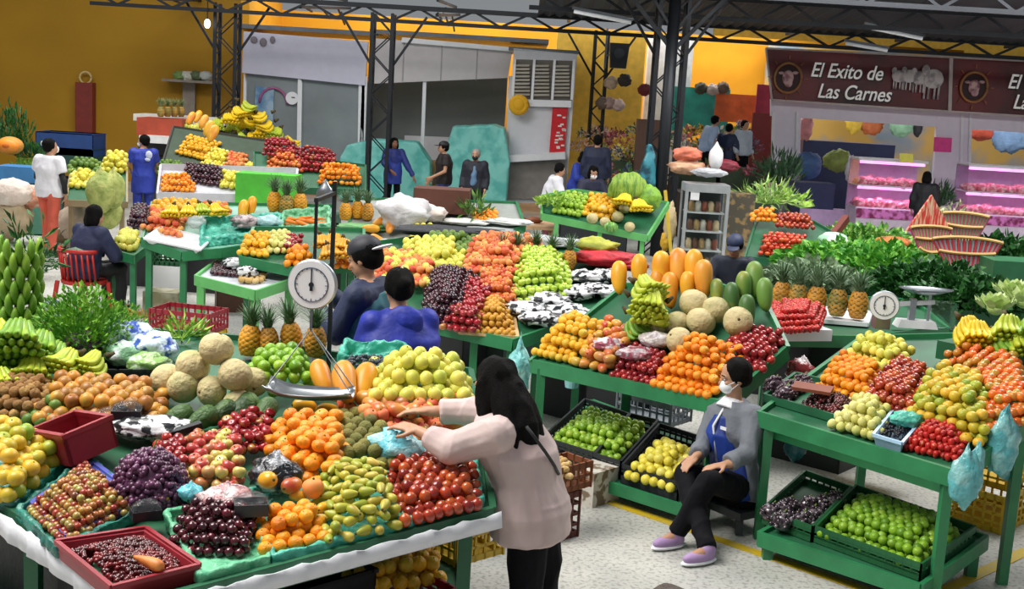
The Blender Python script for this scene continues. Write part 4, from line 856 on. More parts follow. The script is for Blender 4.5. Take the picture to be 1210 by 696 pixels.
pile('mandarin', [(774, 458), (846, 474), (892, 420), (806, 398)], C_, .2, 'mandarin in the tall pyramid at the front corner of the centre stall', prof='pyramid', s=.95, jit=.03)
pile('red_plum', [(856, 432), (908, 442), (936, 402), (868, 388)], C_, .09, 'shiny dark red plum behind the mandarin pyramid', s=1.15)
for i, (px, py, rr, lb) in enumerate([(722, 408, (.13, .08, .05), 'pink tinted bag of plums laid on the centre stall'), (752, 418, (.13, .08, .05), 'crumpled clear bag of dark plums beside the mandarin pyramid'), (775, 402, (.12, .08, .06), 'grey crumpled bag in front of the melons')]):
    bag('plastic_bag', C_.at(px, py, .1), rr, mat('9c4a5a' if i < 2 else 'b4aaa4', .15, c2='d8d0d4', vs=15, thr=(.48, .6), bump=1), lb, seed=30+i, knot=False)
for i, (px, py, up, s_, lb) in enumerate([(820, 358, .16, 1.0, 'topmost cantaloupe of the centre stall'), (828, 380, .10, 1.0, 'large cantaloupe in front of the topmost one on the centre stall'), (846, 366, .12, .95, 'cantaloupe at the back beside the green papayas'), (800, 382, .10, .85, 'cantaloupe beside the banana bunch'), (778, 388, .06, .8, 'pale cantaloupe low beside the banana bunch'), (802, 402, .10, .88, 'cantaloupe partly behind the mandarin pyramid'), (872, 380, .14, .98, 'cantaloupe standing alone above the dark plums')]):
    one('cantaloupe', px, py, up, lb, i, s_*1.25, (.2*i, .3), 'cantaloupes'+CL, C_)
for i, (px, py, kd, rz, up, s_) in enumerate([(752, 350, 'lime', .2, .3, 1.15), (770, 362, 'lime', -.2, .24, 1.15), (742, 366, 'lime', .5, .2, 1.1), (760, 378, 'lime', 0, .15, 1.1), (784, 372, 'lime', -.5, .16, 1.05), (740, 384, 'green', .3, .1, 1)]):
    banana_hand(kd, C_.at(px, py, up), rz*2.4+.2, 'bright yellow green hand of bananas in the heap on the centre stall', 'bananas'+CL, s_*1.12, .2+.25*(i%3), 7, 3)
for i, (px, py, s_, kn, lb) in enumerate([(733, 328, .85, 'papaya', 'yellow papaya at the left end of the row on the centre stall'), (757, 320, .85, 'papaya', 'yellow papaya second in the row behind the bananas'), (783, 320, .98, 'papaya', 'large orange papaya third in the row'), (803, 316, .98, 'papaya', 'large papaya in the middle of the row'), (822, 318, .98, 'papaya', 'large yellow papaya fifth in the row'), (833, 330, .95, 'papaya', 'yellow papaya at the right end of the row'), (793, 343, .9, 'papaya', 'orange red papaya in front of the row behind the melons'), (778, 336, .75, 'papaya', 'small yellow papaya touching the bananas'), (814, 340, .8, 'papaya', 'orange papaya behind the topmost melon'), (848, 345, .7, 'green_papaya', 'green yellow papaya next to the papaya row'), (866, 352, .8, 'green_papaya', 'dark green papaya beside the lone melon'), (880, 340, .85, 'green_papaya', 'dark green papaya leaning under the pineapples'), (893, 330, .95, 'green_papaya', 'large green papaya beside the pineapples'), (905, 348, .85, 'green_papaya', 'green papaya beside the red fruit in the white tray'), (884, 368, .85, 'green_papaya', 'green papaya in front of the other green ones')]):
    one(kn, px, py, .22 if i < 6 else .16, lb, R_(95+(i % 3)*8), s_*1.12, (0, R_(-66-(i%3)*6)), 'papayas'+CL, C_)
pile('guava', [(806, 378), (850, 384), (850, 360), (820, 350)], C_, .01, 'x', s=.01) if 0 else None
# wicker crate, carton and things on the floor in front
q = P(657, 640, 0); crate('wooden_crate', (q.x, q.y+.12, .0), (.2, .2, .3), R_(45), mat('5c2c22', .6), 'dark red wooden crate standing on end behind the woman in cream')
crate('wicker_basket', (q.x+.02, q.y+.14, .31), (.3, .22, .17), R_(45), mat('7a4628', .7), 'brown slatted basket of garlic on the wooden crate')
pile('potato', [(650, 568), (674, 568), (674, 552), (650, 552)], Plane(0, 0, .4, 0, 0), .05, 'pale onion in the brown slatted basket', s=.7)
q = P(702, 596, 0); MB().box((q.x, q.y+.1, .12), (.3, .22, .24), Euler((0, 0, R_(48)))).build('carton', mat('cfc9bd', .7, c2='7c6a55', vs=9, thr=(.5, .55)))
tag(bpy.data.objects['carton'], 'small printed cardboard carton on the floor by the yellow line', 'carton')
q = P(812, 500, .3); crate('plastic_crate', (q.x-.25, q.y+.1, .3), (.5, .3, .18), R_(-40), mat('9aa0a8', .5), 'grey crate stored behind the limes under the centre stall')
o = MB().loft([((0, 0, -.08), .05, .05, 0), ((0, 0, .08), .075, .075, 0), ((0, 0, .08), .07, .07, 0)], 16).build('plastic_cup', mat('8fc8cc', .4), None); o.location = W(676, 446, 9.3); tag(o, 'pale blue plastic cup hanging under the centre stall rail', 'cup')
bag('plastic_bag', W(613, 440, 9.0), (.09, .07, .2), mat('7cc8c8', .25, c2='a5dcd8', vs=9, bump=1), 'pale teal plastic bag hanging behind the woman in cream', seed=41)
# ------------------------------------------------------------------ near right stall
A2 = P(900, 492, .8); B2 = P(1124, 560, .8); dr = (B2-A2).normalized(); ir = Vector((-dr.y, dr.x, 0))
RP = Plane(A2.x, A2.y, .80, .27*ir.x, .27*ir.y)
stall([(897, 490), (1128, 560), (1260, 470), (1240, 395), (1020, 400)], RP, 'near right stall of green painted timber with two tiers of fruit', [(902, 492), (1122, 558), (1215, 500), (1030, 408)], mt=GREEN, top=DGREEN, legw=.055)
PR2 = Plane(A2.x, A2.y, .17, .1*ir.x, .1*ir.y)
stall([(897, 632), (1088, 694), (1166, 636), (1000, 575)], PR2, 'low shelf of the near right stall holding limes and bagged grapes', [(901, 632), (1086, 690), (1160, 636)], mt=GREEN, top=DGREEN, rimh=.04, thick=.03)
MB().prism([RP.at(x, y, -.1) for x, y in ((903, 500), (1125, 570), (1140, 558), (918, 490))], .08).build('apron_board', mat('45b070', .4, var=.12))
tag(bpy.data.objects['apron_board'], 'bright green painted board along the front of the near right stall', 'board')
liner([(903, 474), (1016, 508), (1050, 476), (940, 448)], RP, .05, DGREEN, 'dark green tray at the left end of the near right stall', wr=0, name='wooden_tray')
for i, (px, py) in enumerate([(915, 458), (935, 462), (948, 456), (928, 468)]):
    grape_cluster(RP.at(px, py, .04), (.07, .06, .07), mat('3a2230', .3, c2='6a5560', vs=30, thr=(.5, .7), coat=.4), 'bagged bunch of dark grapes at the left end of the near right stall', 'dark grapes on the near right stall', n=50, gr=.014, seed=50+i)
heap('cherry', [(944, 484), (990, 498), (1020, 476), (970, 462)], RP, .06, .014, 330, mat('3c1418', .25, c2='6a2424', vs=18, coat=.4), 'dark small cherries in the green tray of the near right stall', 'fruit', 5, .01)
pile('orange', [(968, 462), (1028, 478), (1052, 446), (990, 428)], RP, .13, 'bright orange piled in the middle of the near right stall', s=.72, up=.05)
pile('tree_tomato', [(1020, 480), (1078, 494), (1104, 450), (1050, 432)], RP, .12, 'dark red fruit piled between the oranges and the green citrus', s=.85, up=.05)
pile('small_guava', [(985, 506), (1040, 522), (1062, 492), (1010, 474)], RP, .1, 'pale yellow small guava at the front of the near right stall', s=1.0, up=.01)
pile('guava', [(1000, 430), (1060, 442), (1085, 418), (1020, 402)], RP, .1, 'yellow green guava piled at the back below the dial scale', s=.8, up=.12)
pile('green_orange', [(1068, 506), (1168, 532), (1186, 476), (1098, 448)], RP, .22, 'green and orange citrus in the broad mound of the near right stall', s=.86, up=.03)
pile('orange_tomato', [(1168, 510), (1222, 500), (1210, 440), (1120, 420)], RP, .14, 'orange and green fruit heaped at the right frame edge', s=.9, up=.08)
pile('strawberry', [(1070, 532), (1138, 548), (1150, 518), (1092, 500)], RP, .11, 'strawberry heaped at the front corner of the near right stall', s=1.0)
bin_('plastic_bin', [(1032, 514), (1066, 524), (1092, 494), (1056, 484)], .07, 'pale blue bin of blackberries on the near right stall', mat('a5c4dd', .4), RP)
heap('blackberry', [(1040, 516), (1066, 522), (1086, 500), (1058, 492)], RP, .05, .011, 240, mat('14141e', .35), 'blackberries loose in the pale blue bin', 'fruit', 8, .03)
bag('plastic_bag', RP.at(1072, 496, .1), (.1, .07, .05), AQUA, 'aqua plastic lining crumpled behind the blackberries', seed=60, knot=False)
for i, (px, py, kd, rz, up, s_, lb) in enumerate([(1135, 392, 'yellow', .3, .22, 1.1, 'ripe yellow hand of bananas at the top of the near right stall'), (1152, 398, 'yellow', -.2, .2, 1.1, 'ripe yellow hand of bananas beside the green ones'), (1132, 406, 'yellow', .6, .14, .95, 'small yellow hand of bananas behind the green citrus'), (1185, 392, 'lime', -.1, .24, 1.15, 'green hand of bananas below the lettuce'), (1200, 408, 'lime', .1, .18, 1.15, 'green hand of bananas at the right frame edge'), (1178, 410, 'green', .3, .16, 1.1, 'dark green hand of bananas above the orange heap'), (1215, 390, 'green', -.1, .26, 1.1, 'green hand of bananas cut by the right frame edge')]):
    banana_hand(kd, RP.at(px, py, up), rz, lb, 'bananas on the near right stall', s_, .5, 7, 3)
for i, (px, py) in enumerate([(1196, 352), (1176, 368), (1210, 360)]):
    m = MB(); rn = random.Random(i)
    for k in range(26):
        a = k*2.4; rr = .03+.003*k; q_ = Vector((math.cos(a)*rr, math.sin(a)*rr, .05-.001*k)); d_ = (q_+Vector((0, 0, .06))).normalized(); s_ = Vector((-d_.y, d_.x, 0)).normalized()
        m.add([q_-s_*.02, q_+s_*.02, q_+d_*.07+s_*.045, q_+d_*.1+Vector((0, 0, .01)), q_+d_*.07-s_*.045], [(0, 1, 2, 3, 4)])
    m.ell((0, 0, .03), (.07, .07, .06)); o = m.build('lettuce', mat('b5cf7c', .5, c2='e0e8b8', vs=12), None, True); o.location = RP.at(px, py, .26); o.scale = (.85,)*3; tag(o, ['pale lettuce head topmost above the bananas', 'pale lettuce head lower beside the yellow bananas', 'pale lettuce head at the right frame edge'][i], 'lettuce', 'lettuce heads on the near right stall')
MB().box((0, 0, .06), (.55, .4, .12)).build('display_box', DGREEN); o = bpy.data.objects['display_box']; o.location = RP.at(1170, 430, -.02); o.rotation_euler = (0, 0, math.atan2(dr.y, dr.x)); tag(o, 'green wooden riser under the bananas on the near right stall', 'riser')
for i, (px, py, y, sz, lb) in enumerate([(1141, 566, 6.25, (.09, .06, .15), 'aqua plastic bag hanging from the front corner of the near right stall'), (1184, 525, 6.6, (.09, .07, .18), 'large aqua plastic bag hanging on the side of the near right stall'), (1190, 548, 6.9, (.06, .05, .1), 'small aqua plastic bag behind the large hanging one'), (941, 520, 7.6, (.08, .06, .14), 'dark teal bag hanging under the near right stall'), (1155, 545, 6.5, (.04, .04, .1), 'thin aqua bag strip between the two hanging bags')]):
    bag('plastic_bag', W(px, py, y), sz, mat('5fb0b4', .2, c2='93ccca', vs=9, bump=1, alpha=.92) if i != 3 else mat('2f6a70', .3, bump=1), lb, seed=70+i, amp=.25)
crate_on([(900, 618), (958, 640), (1004, 592), (950, 572)], PR2, .1, CRGREEN, 'dark green crate of bagged grapes on the low shelf')
crate_on([(962, 640), (1086, 686), (1150, 640), (1010, 590)], PR2, .1, CRGREEN, 'wide dark green crate of limes on the low shelf')
for i, (px, py) in enumerate([(912, 608), (932, 602), (955, 600), (925, 618), (948, 618), (972, 598), (960, 612), (984, 594)]):
    grape_cluster(PR2.at(px, py, .06), (.075, .06, .07), mat('34262e', .2, c2='8a7f88', vs=26, thr=(.52, .64), coat=.6), 'bagged bunch of dark grapes on the low shelf of the near right stall', 'bagged grapes on the low shelf', n=46, gr=.014, seed=80+i)
pile('lime', [(972, 636), (1084, 676), (1140, 636), (1018, 592)], PR2, .14, 'small green lime in the wide crate under the near right stall', s=.95, name='small_lime', up=.03)
q = P(1160, 640, 0)
crate('plastic_crate', (q.x+.25, q.y+.5, .0), (.6, .4, .26), R_(45), CRYEL, 'yellow crate on the floor at the right frame edge'); crate('plastic_crate', (q.x+.3, q.y+.62, .27), (.6, .4, .24), R_(45), CRYEL, 'upper yellow crate stacked at the right frame edge')
q = P(1042, 600, .0); crate('plastic_crate', (q.x, q.y+.5, .2), (.5, .36, .24), R_(-45), CRYEL, 'yellow crate behind the limes under the near right stall')
bag('plastic_bag', W(1185, 520, 7.25), (.25, .15, .1), CLEARW, 'clear crumpled plastic on the stacked yellow crates', seed=91, knot=False)
put('tomato', P(930, 645, .03), 'small orange tomato fallen on the floor beside the stall leg', None, cull=False); put('tomato', P(925, 640, .03), 'red tomato fallen on the floor behind the orange one', None, cull=False)
# ------------------------------------------------------------------ pineapple shelf behind
PS = Plane(0, 0, .95, 0, 0)
stall([(900, 398), (1010, 400), (1120, 390), (1080, 356), (905, 348)], Plane(0, 0, .93, 0, 0), 'raised green shelf of pineapples and scales behind the near right stall', [(905, 398), (1010, 400), (1110, 388)], mt=GREEN, top=DGREEN)
for i, (px, lb) in enumerate([(922, 'pineapple at the left end of the row beside the green papayas'), (941, 'second pineapple from the green papayas'), (963, 'pineapple in the middle of the row with a dark skin'), (988, 'fourth pineapple from the green papayas'), (1012, 'pineapple at the end of the row by the dial scale')]):
    p = PS.at(px, 368+i*3, 0); pineapple(p+Vector((0, .0, .03)), lb, 'row of pineapples by the dial scale', 0 if i in (0, 2, 4) else 1, 1.38, i*1.7, (0, 0), PC)
liner([(925, 378), (1025, 386), (1030, 372), (928, 362)], PS, .035, WPLAST, 'long white tray under the row of pineapples', wr=0, name='plastic_tray', up=-.01)
bx = MB().box((0, 0, .04), (.5, .3, .09)); o = bx.build('foam_tray', mat('eceaf0', .6, var=.03)); o.location = PS.at(938, 398, -.02); o.rotation_euler = (0, 0, R_(18)); tag(o, 'white foam tray heaped with small red fruit', 'tray')
bx = MB().box((0, 0, .03), (.2, .2, .06)); o = bx.build('foam_tray', mat('eceaf0', .6, var=.03)); o.location = PS.at(893, 404, -.0); o.rotation_euler = (.3, 0, R_(18)); tag(o, 'white foam board tilted beside the dark plums', 'tray')
pile('strawberry', [(902, 396), (968, 392), (978, 372), (902, 370)], PS, .13, 'small bright red fruit heaped in the white foam tray', s=1.25, up=.07, name='red_fruit')
dial(W(1045, 361, 8.0)+Vector((0, 0, 0)), .098, 'round white dial scale standing beside the pineapple row', R_(-14), 'counter_scale')
q = W(1045, 378, 8.05); MB().box((q.x, q.y+.07, q.z-.02), (.1, .1, .1)).build('stand_block', STEEL); tag(bpy.data.objects['stand_block'], 'steel foot under the round white dial scale', 'scale foot')
# balance scale
q = PS.at(1088, 392, 0); q.y += .1; t = empty('balance_scale', q, 'old balance scale with a wide steel pan and white arm', 'scale')
MB().box(q+Vector((-.02, 0, .05)), (.34, .16, .06), Euler((0, 0, .0)), taper=.85).build('base', mat('e3e4e6', .35), t); MB().bar(q+Vector((-.06, 0, .06)), q+Vector((-.06, 0, .26)), .05).bar(q+Vector((.08, 0, .06)), q+Vector((.08, 0, .3)), .02).build('post', STEEL, t)
MB().bar(q+Vector((-.24, 0, .2)), q+Vector((.12, 0, .24)), .035).build('beam', mat('d8dade', .3, .3), t)
m = MB(); m.loft([(q+Vector((.03, 0, .3)), .05, .04, 0), (q+Vector((.03, 0, .31)), .12, .08, 0), (q+Vector((.04, 0, .35)), .23, .15, 0), (q+Vector((.04, 0, .345)), .22, .14, 0), (q+Vector((.03, 0, .32)), .1, .07, 0)], 24); m.build('pan', STEEL, t, True)
MB().box(q+Vector((.22, .1, .12)), (.22, .16, .22)).build('glass_jar', GLASS); tag(bpy.data.objects['glass_jar'], 'clear glass box behind the balance scale', 'jar')
m = MB().box((0, 0, .02), (.24, .12, .02)); o = m.build('wooden_board', mat('7a3a22', .6)); o.location = RP.at(960, 462, .12); o.rotation_euler = (R_(8), 0, R_(-25)); tag(o, 'red brown board lying behind the bagged grapes', 'board')
bag('plastic_bag', W(946, 440, 8.1), (.1, .08, .1), mat('8a2a30', .2, c2='d8d0d4', vs=12, thr=(.5, .6), bump=1), 'clear bag of red fruit on the ledge below the foam tray', seed=95)
# ------------------------------------------------------------------ middle stall
def ypl(px, py, z, g): p = P(px, py, z); return Plane(p.x, p.y, z, 0, g)
M = ypl(605, 402, .8, .28)
stall([(503, 381), (606, 404), (694, 374), (738, 334), (690, 300), (650, 286), (545, 276), (440, 288), (422, 335)], M, 'middle stall behind the blue hooded woman with plums, apples and green apples', [(512, 382), (605, 402), (690, 374), (640, 366), (560, 388), (740, 324)], mt=GREEN, top=DGREEN)
MS = ' on the middle stall'
pile('dark_plum', [(500, 382), (552, 390), (572, 338), (505, 326)], M, .18, 'dark plum piled at the left corner of the middle stall', s=.95, up=.02)
pile('red_apple', [(524, 390), (566, 396), (596, 350), (548, 340)], M, .15, 'red apple piled in front of the dark plums on the middle stall', s=.95, up=.02)
pile('loquat', [(546, 394), (610, 398), (604, 362), (562, 362)], M, .16, 'small golden fruit in the neat pyramid on the middle stall', prof='pyramid', jit=.02)
liner([(543, 395), (612, 400), (607, 372), (550, 370)], M, .02, mat('c9a878', .6), 'straw coloured tray under the golden pyramid', wr=0, name='tray')
pile('nectarine', [(556, 362), (606, 368), (622, 332), (560, 324)], M, .15, 'orange nectarine behind the golden pyramid', s=.95, up=.03)
pile('peach', [(540, 334), (616, 338), (646, 292), (552, 288)], M, .18, 'rosy orange peach at the back of the middle stall', s=.95, up=.05, name='peach')
pile('green_apple', [(596, 362), (676, 352), (672, 312), (600, 308)], M, .2, 'bright green apple in front of the pineapples', s=.9, up=.02)
pile('peach', [(436, 340), (520, 340), (535, 300), (440, 300)], M, .08, 'pale peach between the cap man and the dark plums', s=.95, up=.05, mix=('guava', .3))
pile('guava', [(478, 318), (548, 318), (552, 288), (480, 288)], M, .08, 'pale yellow fruit at the back left of the middle stall', s=.95, up=.08)
pile('feijoa', [(505, 300), (560, 300), (562, 280), (510, 280)], M, .06, 'grey green fruit at the back edge beside the black cloth', s=1.2, up=.1)
for i, (px, py) in enumerate([(593, 308), (610, 306), (632, 304), (651, 308), (672, 310)]): pineapple(M.at(px, py+8, .03), ['pineapple at the left end of the row behind the green apples', 'second pineapple behind the green apples', 'middle pineapple behind the green apples', 'fourth pineapple behind the green apples', 'pineapple at the right end beside the red cloth'][i], 'pineapples on the middle stall', 0, 1.0, i, (0, 0), PC)
for i, (px, py, rr) in enumerate([(618, 364, (.17, .15, .06)), (650, 356, (.18, .15, .07)), (682, 345, (.16, .14, .06)), (690, 326, (.17, .14, .05)), (716, 326, (.16, .14, .06)), (704, 340, (.14, .12, .04)), (640, 376, (.2, .15, .06)), (668, 368, (.2, .16, .06)), (722, 345, (.15, .13, .05))]):
    bag('printed_bag', M.at(px, py, .05), rr, NEWS, 'black and white printed plastic bag of goods, '+['at the front by the golden pyramid', 'below the green apples', 'right of the green apples', 'behind the front printed bags', 'nearest the black column', 'lowest at the right edge', 'at the very front beside the golden pyramid', 'at the front edge of the stall', 'at the corner under the red cloth'][i], seed=100+i, knot=False)
def flat(px, py, pl, up, rr, mt_, lb, cat='cloth', name='folded_cloth', seed=0, rz=0):
    o = bag(name, pl.at(px, py, up), rr, mt_, lb, cat, seed=seed, knot=False, amp=.35, fr=1.8); o.rotation_euler = (0, 0, rz); return o
flat(716, 305, M, .1, (.3, .2, .07), mat('c21f30', .6, c2='8e1522', vs=5, bump=.6), 'bright red folded cloth behind the printed bags', seed=1); flat(735, 312, M, .06, (.25, .14, .05), mat('c21f30', .6, c2='8e1522', vs=5, bump=.6), 'red cloth corner hanging toward the black column', seed=2, rz=-.4)
flat(705, 290, M, .14, (.2, .14, .07), mat('b5b53c', .6, c2='8e9a34', vs=5, bump=.6), 'yellow green folded sack on the red cloth', seed=3)
flat(540, 275, M, .08, (.55, .25, .06), mat('2a2c32', .7, bump=.6), 'black cloth spread at the back of the middle stall', seed=4, rz=-.1); flat(640, 285, M, .0, (.35, .2, .05), mat('b8bcc0', .5, bump=.4), 'pale grey sheet behind the pineapples', seed=5)
# stall behind the cap man
N1 = ypl(480, 290, .85, .3)
stall([(400, 312), (470, 310), (620, 268), (610, 240), (420, 235)], N1, 'stall behind the man in the cap with papayas and white sacks', [(404, 310), (600, 268)], top=mat('8f9490', .6))
for i, (px, py, s_) in enumerate([(438, 270, .8), (450, 262, .85), (462, 268, .85), (475, 266, .7), (446, 282, .7)]): one('papaya', px, py, .12, 'ripe papaya in the heap behind the man in the cap', i*.7, s_, (0, -.3*(i % 3)), 'papayas behind the man in the cap', N1)
for i, (px, py, v) in enumerate([(408, 256, 2), (422, 254, 2), (434, 256, 0)]): pineapple(N1.at(px, py+4, .0), ['pineapple beside the papayas behind the cap man, leftmost of three', 'middle pineapple beside the papayas behind the cap man', 'pineapple touching the papayas behind the cap man'][i], 'three pineapples behind the cap man', v, 1.25, i, (0, 0), PC)
flat(478, 250, N1, .25, (.35, .25, .18), mat('e6e4e4', .5, c2='c8c4c6', vs=4, bump=.5), 'large white sack behind the papayas', 'sack', 'sack', 6); flat(505, 252, N1, .15, (.25, .18, .1), mat('e6d6cc', .5, bump=.5), 'small pale sack beside the large white one', 'sack', 'sack', 7)
flat(468, 292, N1, .1, (.22, .18, .1), mat('e4e2ea', .4, c2='2b2c30', vs=4, thr=(.6, .64), bump=.5), 'white and black plastic bag behind the cap man', 'plastic bag', 'plastic_bag', 8); flat(600, 262, N1, .03, (.3, .2, .04), mat('d8dcd8', .5, bump=.4), 'white sheet on the table near the dark jacket man', seed=9)
pile('guava', [(484, 286), (512, 286), (512, 272), (486, 272)], N1, .08, 'pale green yellow fruit beside the black and white bag', s=1.0, up=.05)
leafy('plantain_bunch', N1.at(562, 255, .05), (.2, .2, .25), 60, mat('3d6a2a', .5, c2='6a9a3c', vs=9), 'dark green plantain bunch in front of the dark jacket man', 'plantains', .16, wide=.25, seed=8)
MB().box((0, 0, .15), (.7, .5, .3)).build('brown_box', mat('5c3427', .7)); o = bpy.data.objects['brown_box']; o.name = 'wooden_box'; o.location = N1.at(522, 250, .0); tag(o, 'dark brown box on the table beside the black cap man', 'box')
q = P(505, 262, 0); MB().box((q.x-.2, q.y+4.5, .5), (1.0, .6, 1.0)).build('wooden_table', mat('c69a6a', .7)); tag(bpy.data.objects['wooden_table'], 'pale wooden box table between the blue apron woman and the black cap man', 'table')
pile('mandarin', [(404, 302), (436, 304), (436, 286), (408, 284)], N1, .06, 'orange fruit beside the cap man shoulder below the ripe papayas', s=1.0, up=.02)
pile('pear', [(500, 292), (560, 288), (560, 276), (504, 278)], N1, .05, 'small green pear before the black cloth behind the cap man', s=1.1, up=.02)
pile('mandarin', [(560, 262), (590, 262), (590, 250), (562, 250)], N1, .05, 'orange fruit beside the plantain bunch of the dark jacket person', s=1.1, up=.02)
for i, (px, py, c_, lb) in enumerate(((552, 262, 'dcdcd8', 'white paper sheet before the brown box'), (580, 272, '9aa0a0', 'grey sheet at the right of the plantain bunch'), (430, 268, '6fae6a', 'green sheet under the three pineapples'))): flat(px, py, N1, .04, (.3, .16, .04), mat(c_, .6, bump=.4), lb, seed=700+i)
# ------------------------------------------------------------------ left middle stalls
def fill(rows, pl, lab):
    for kn, q, H, s_, up in rows: pile(kn, q, pl, H, lab[kn] if kn in lab else 'x', s=s_, up=up)
L2 = ypl(300, 345, .72, .05)
stall([(231, 328), (302, 346), (350, 330), (352, 302), (268, 300)], L2, 'light green low stall with grey tray behind the pineapples', [(234, 330), (302, 345), (345, 332)], mt=LGREEN, top=mat('c8ccd4', .5), legw=.07)
for i, (px, py, rr, lb) in enumerate([(278, 312, .13, 'white and black printed bag at the back of the light green stall'), (308, 315, .13, 'printed bag in the middle of the light green stall'), (330, 312, .14, 'printed bag beside the large dial scale'), (292, 322, .1, 'small crumpled bag at the front of the light green stall')]): bag('printed_bag', L2.at(px, py, .08), (rr, rr*.8, .06), NEWS, lb, seed=120+i, knot=False)
pile('potato', [(285, 335), (312, 336), (318, 322), (290, 322)], L2, .05, 'pale yellow root heaped at the front of the light green stall', s=.9)
pile('dark_plum', [(250, 325), (282, 328), (285, 312), (255, 312)], L2, .03, 'dark purple fruit at the left end of the light green stall', s=.8)
L3 = ypl(340, 315, .9, .35)
stall([(284, 305), (345, 318), (430, 312), (430, 272), (300, 270)], L3, 'green stall of citrus and ripe plantains behind the dial scale', [(288, 305), (420, 312)], mt=GREEN)
pile('yellow_orange', [(284, 302), (318, 306), (330, 284), (294, 280)], L3, .08, 'yellow fruit at the left of the citrus stall', s=.85); pile('small_guava', [(312, 300), (345, 300), (345, 278), (318, 280)], L3, .08, 'pale green guava beside the yellow fruit behind the dial', s=1.1)
pile('orange', [(340, 316), (368, 318), (368, 300), (344, 300)], L3, .08, 'orange just above the large dial scale', s=1.0); pile('red_apple', [(334, 300), (356, 302), (360, 284), (338, 284)], L3, .08, 'red apple above the large dial scale', s=.9)
pile('mandarin', [(398, 318), (432, 320), (432, 306), (402, 304)], L3, .05, 'mandarin in the green crate in front of the cap man', s=1.0)
for i, (px, py, rz) in enumerate([(378, 288, .2), (392, 286, .1), (404, 292, -.2), (388, 300, 0), (412, 300, .2)]): banana_hand('ripe', L3.at(px, py, .14), rz+.4, 'ripe spotted hand of plantains behind the large dial scale', 'ripe plantains behind the dial scale', 1.15, .4, 7, 2)
L1 = ypl(215, 300, .9, .3)
stall([(168, 283), (215, 300), (262, 296), (392, 276), (395, 244), (180, 240)], L1, 'green stall with aqua cloth front and bananas left of the dial scale', [(172, 284), (214, 299), (385, 277)], mt=GREEN, top=mat('7fb8a4', .5))
pile('dark_plum', [(152, 268), (176, 272), (180, 252), (158, 248)], L1, .1, 'dark purple grape sized plum at the left of the banana stall', s=.9)
pile('peach', [(170, 272), (215, 282), (222, 256), (176, 250)], L1, .1, 'pinkish peach at the left part of the banana stall', s=1.0)
pile('yellow_orange', [(176, 262), (235, 262), (235, 244), (185, 242)], L1, .12, 'yellow fruit at the back of the banana stall', s=1.0)
for i, (px, py, kd) in enumerate([(205, 252, 'yellow'), (222, 252, 'yellow'), (236, 250, 'lime'), (250, 250, 'yellow')]): banana_hand(kd, L1.at(px, py, .15), i*.3, 'yellow hand of bananas on the stall with aqua cloth front', 'bananas on the aqua clothed stall', 1.1, .4, 6, 2)
pile('peach', [(236, 264), (272, 264), (272, 248), (240, 246)], L1, .1, 'pale orange fruit in front of the orange papayas', s=1.0, mix=('yellow_orange', .4))
bin_('display_tray', [(170, 282), (236, 296), (250, 282), (190, 268)], .05, 'white plastic tray at the corner of the aqua clothed stall', WPLAST, L1)
liner([(238, 292), (330, 282), (330, 262), (240, 268)], L1, .1, AQUA, 'aqua plastic lined trough on the stall left of the dial', wr=.015); liner([(332, 282), (388, 274), (388, 254), (335, 260)], L1, .1, mat('7fc49a', .4, bump=.8), 'pale green lined trough on the stall left of the dial', wr=.015)
for i, (px, py, lb) in enumerate([(288, 248, 'orange papaya standing on the aqua clothed stall'), (298, 244, 'orange papaya leaning beside the standing one')]): one('papaya', px, py, .12, lb, 1.4, .85, (0, -1.2), None, L1)
for i, (px, py, rr, mm_, lb) in enumerate([(290, 262, .16, mat('b9a8a8', .3, c2='6a5a5e', vs=9, bump=1), 'crumpled bag of greyish goods below the orange papayas'), (318, 262, .14, mat('a8cdd0', .3, bump=1), 'pale aqua bag beside the greyish goods'), (232, 262, .1, CLEARW, 'clear bag among the bananas')]): bag('plastic_bag', L1.at(px, py, .12), (rr, rr*.8, .07), mm_, lb, seed=140+i, knot=False)
for i, (px, py, v) in enumerate([(324, 248, 2), (338, 252, 1), (354, 250, 2)]): pineapple(L1.at(px, py+2, .0), ['yellow pineapple beside the orange papayas', 'greenish pineapple in the middle of three by the papayas', 'pineapple nearest the iron post'][i], 'three pineapples by the orange papayas', v, 1.3, i, (0, 0), PC)
pile('carrot', [(335, 276), (388, 272), (388, 260), (340, 260)], L1, .05, 'pale orange root lying below the three pineapples', s=1.2, yaw=0)
pile('feijoa', [(216, 300), (244, 298), (244, 290), (222, 290)], L1, .02, 'green fruit under the white tray', s=1.1) if 0 else None
# little table of yellow fruit beside the seated navy person
La = ypl(150, 300, .7, .05); stall([(130, 296), (158, 304), (176, 290), (150, 276)], La, 'small green stall of yellow fruit beside the seated navy person', [(134, 296), (158, 303)], mt=GREEN)
pile('guava', [(136, 294), (160, 298), (166, 284), (146, 280)], La, .1, 'yellow guava in the small heap beside the seated navy person', s=1.0)
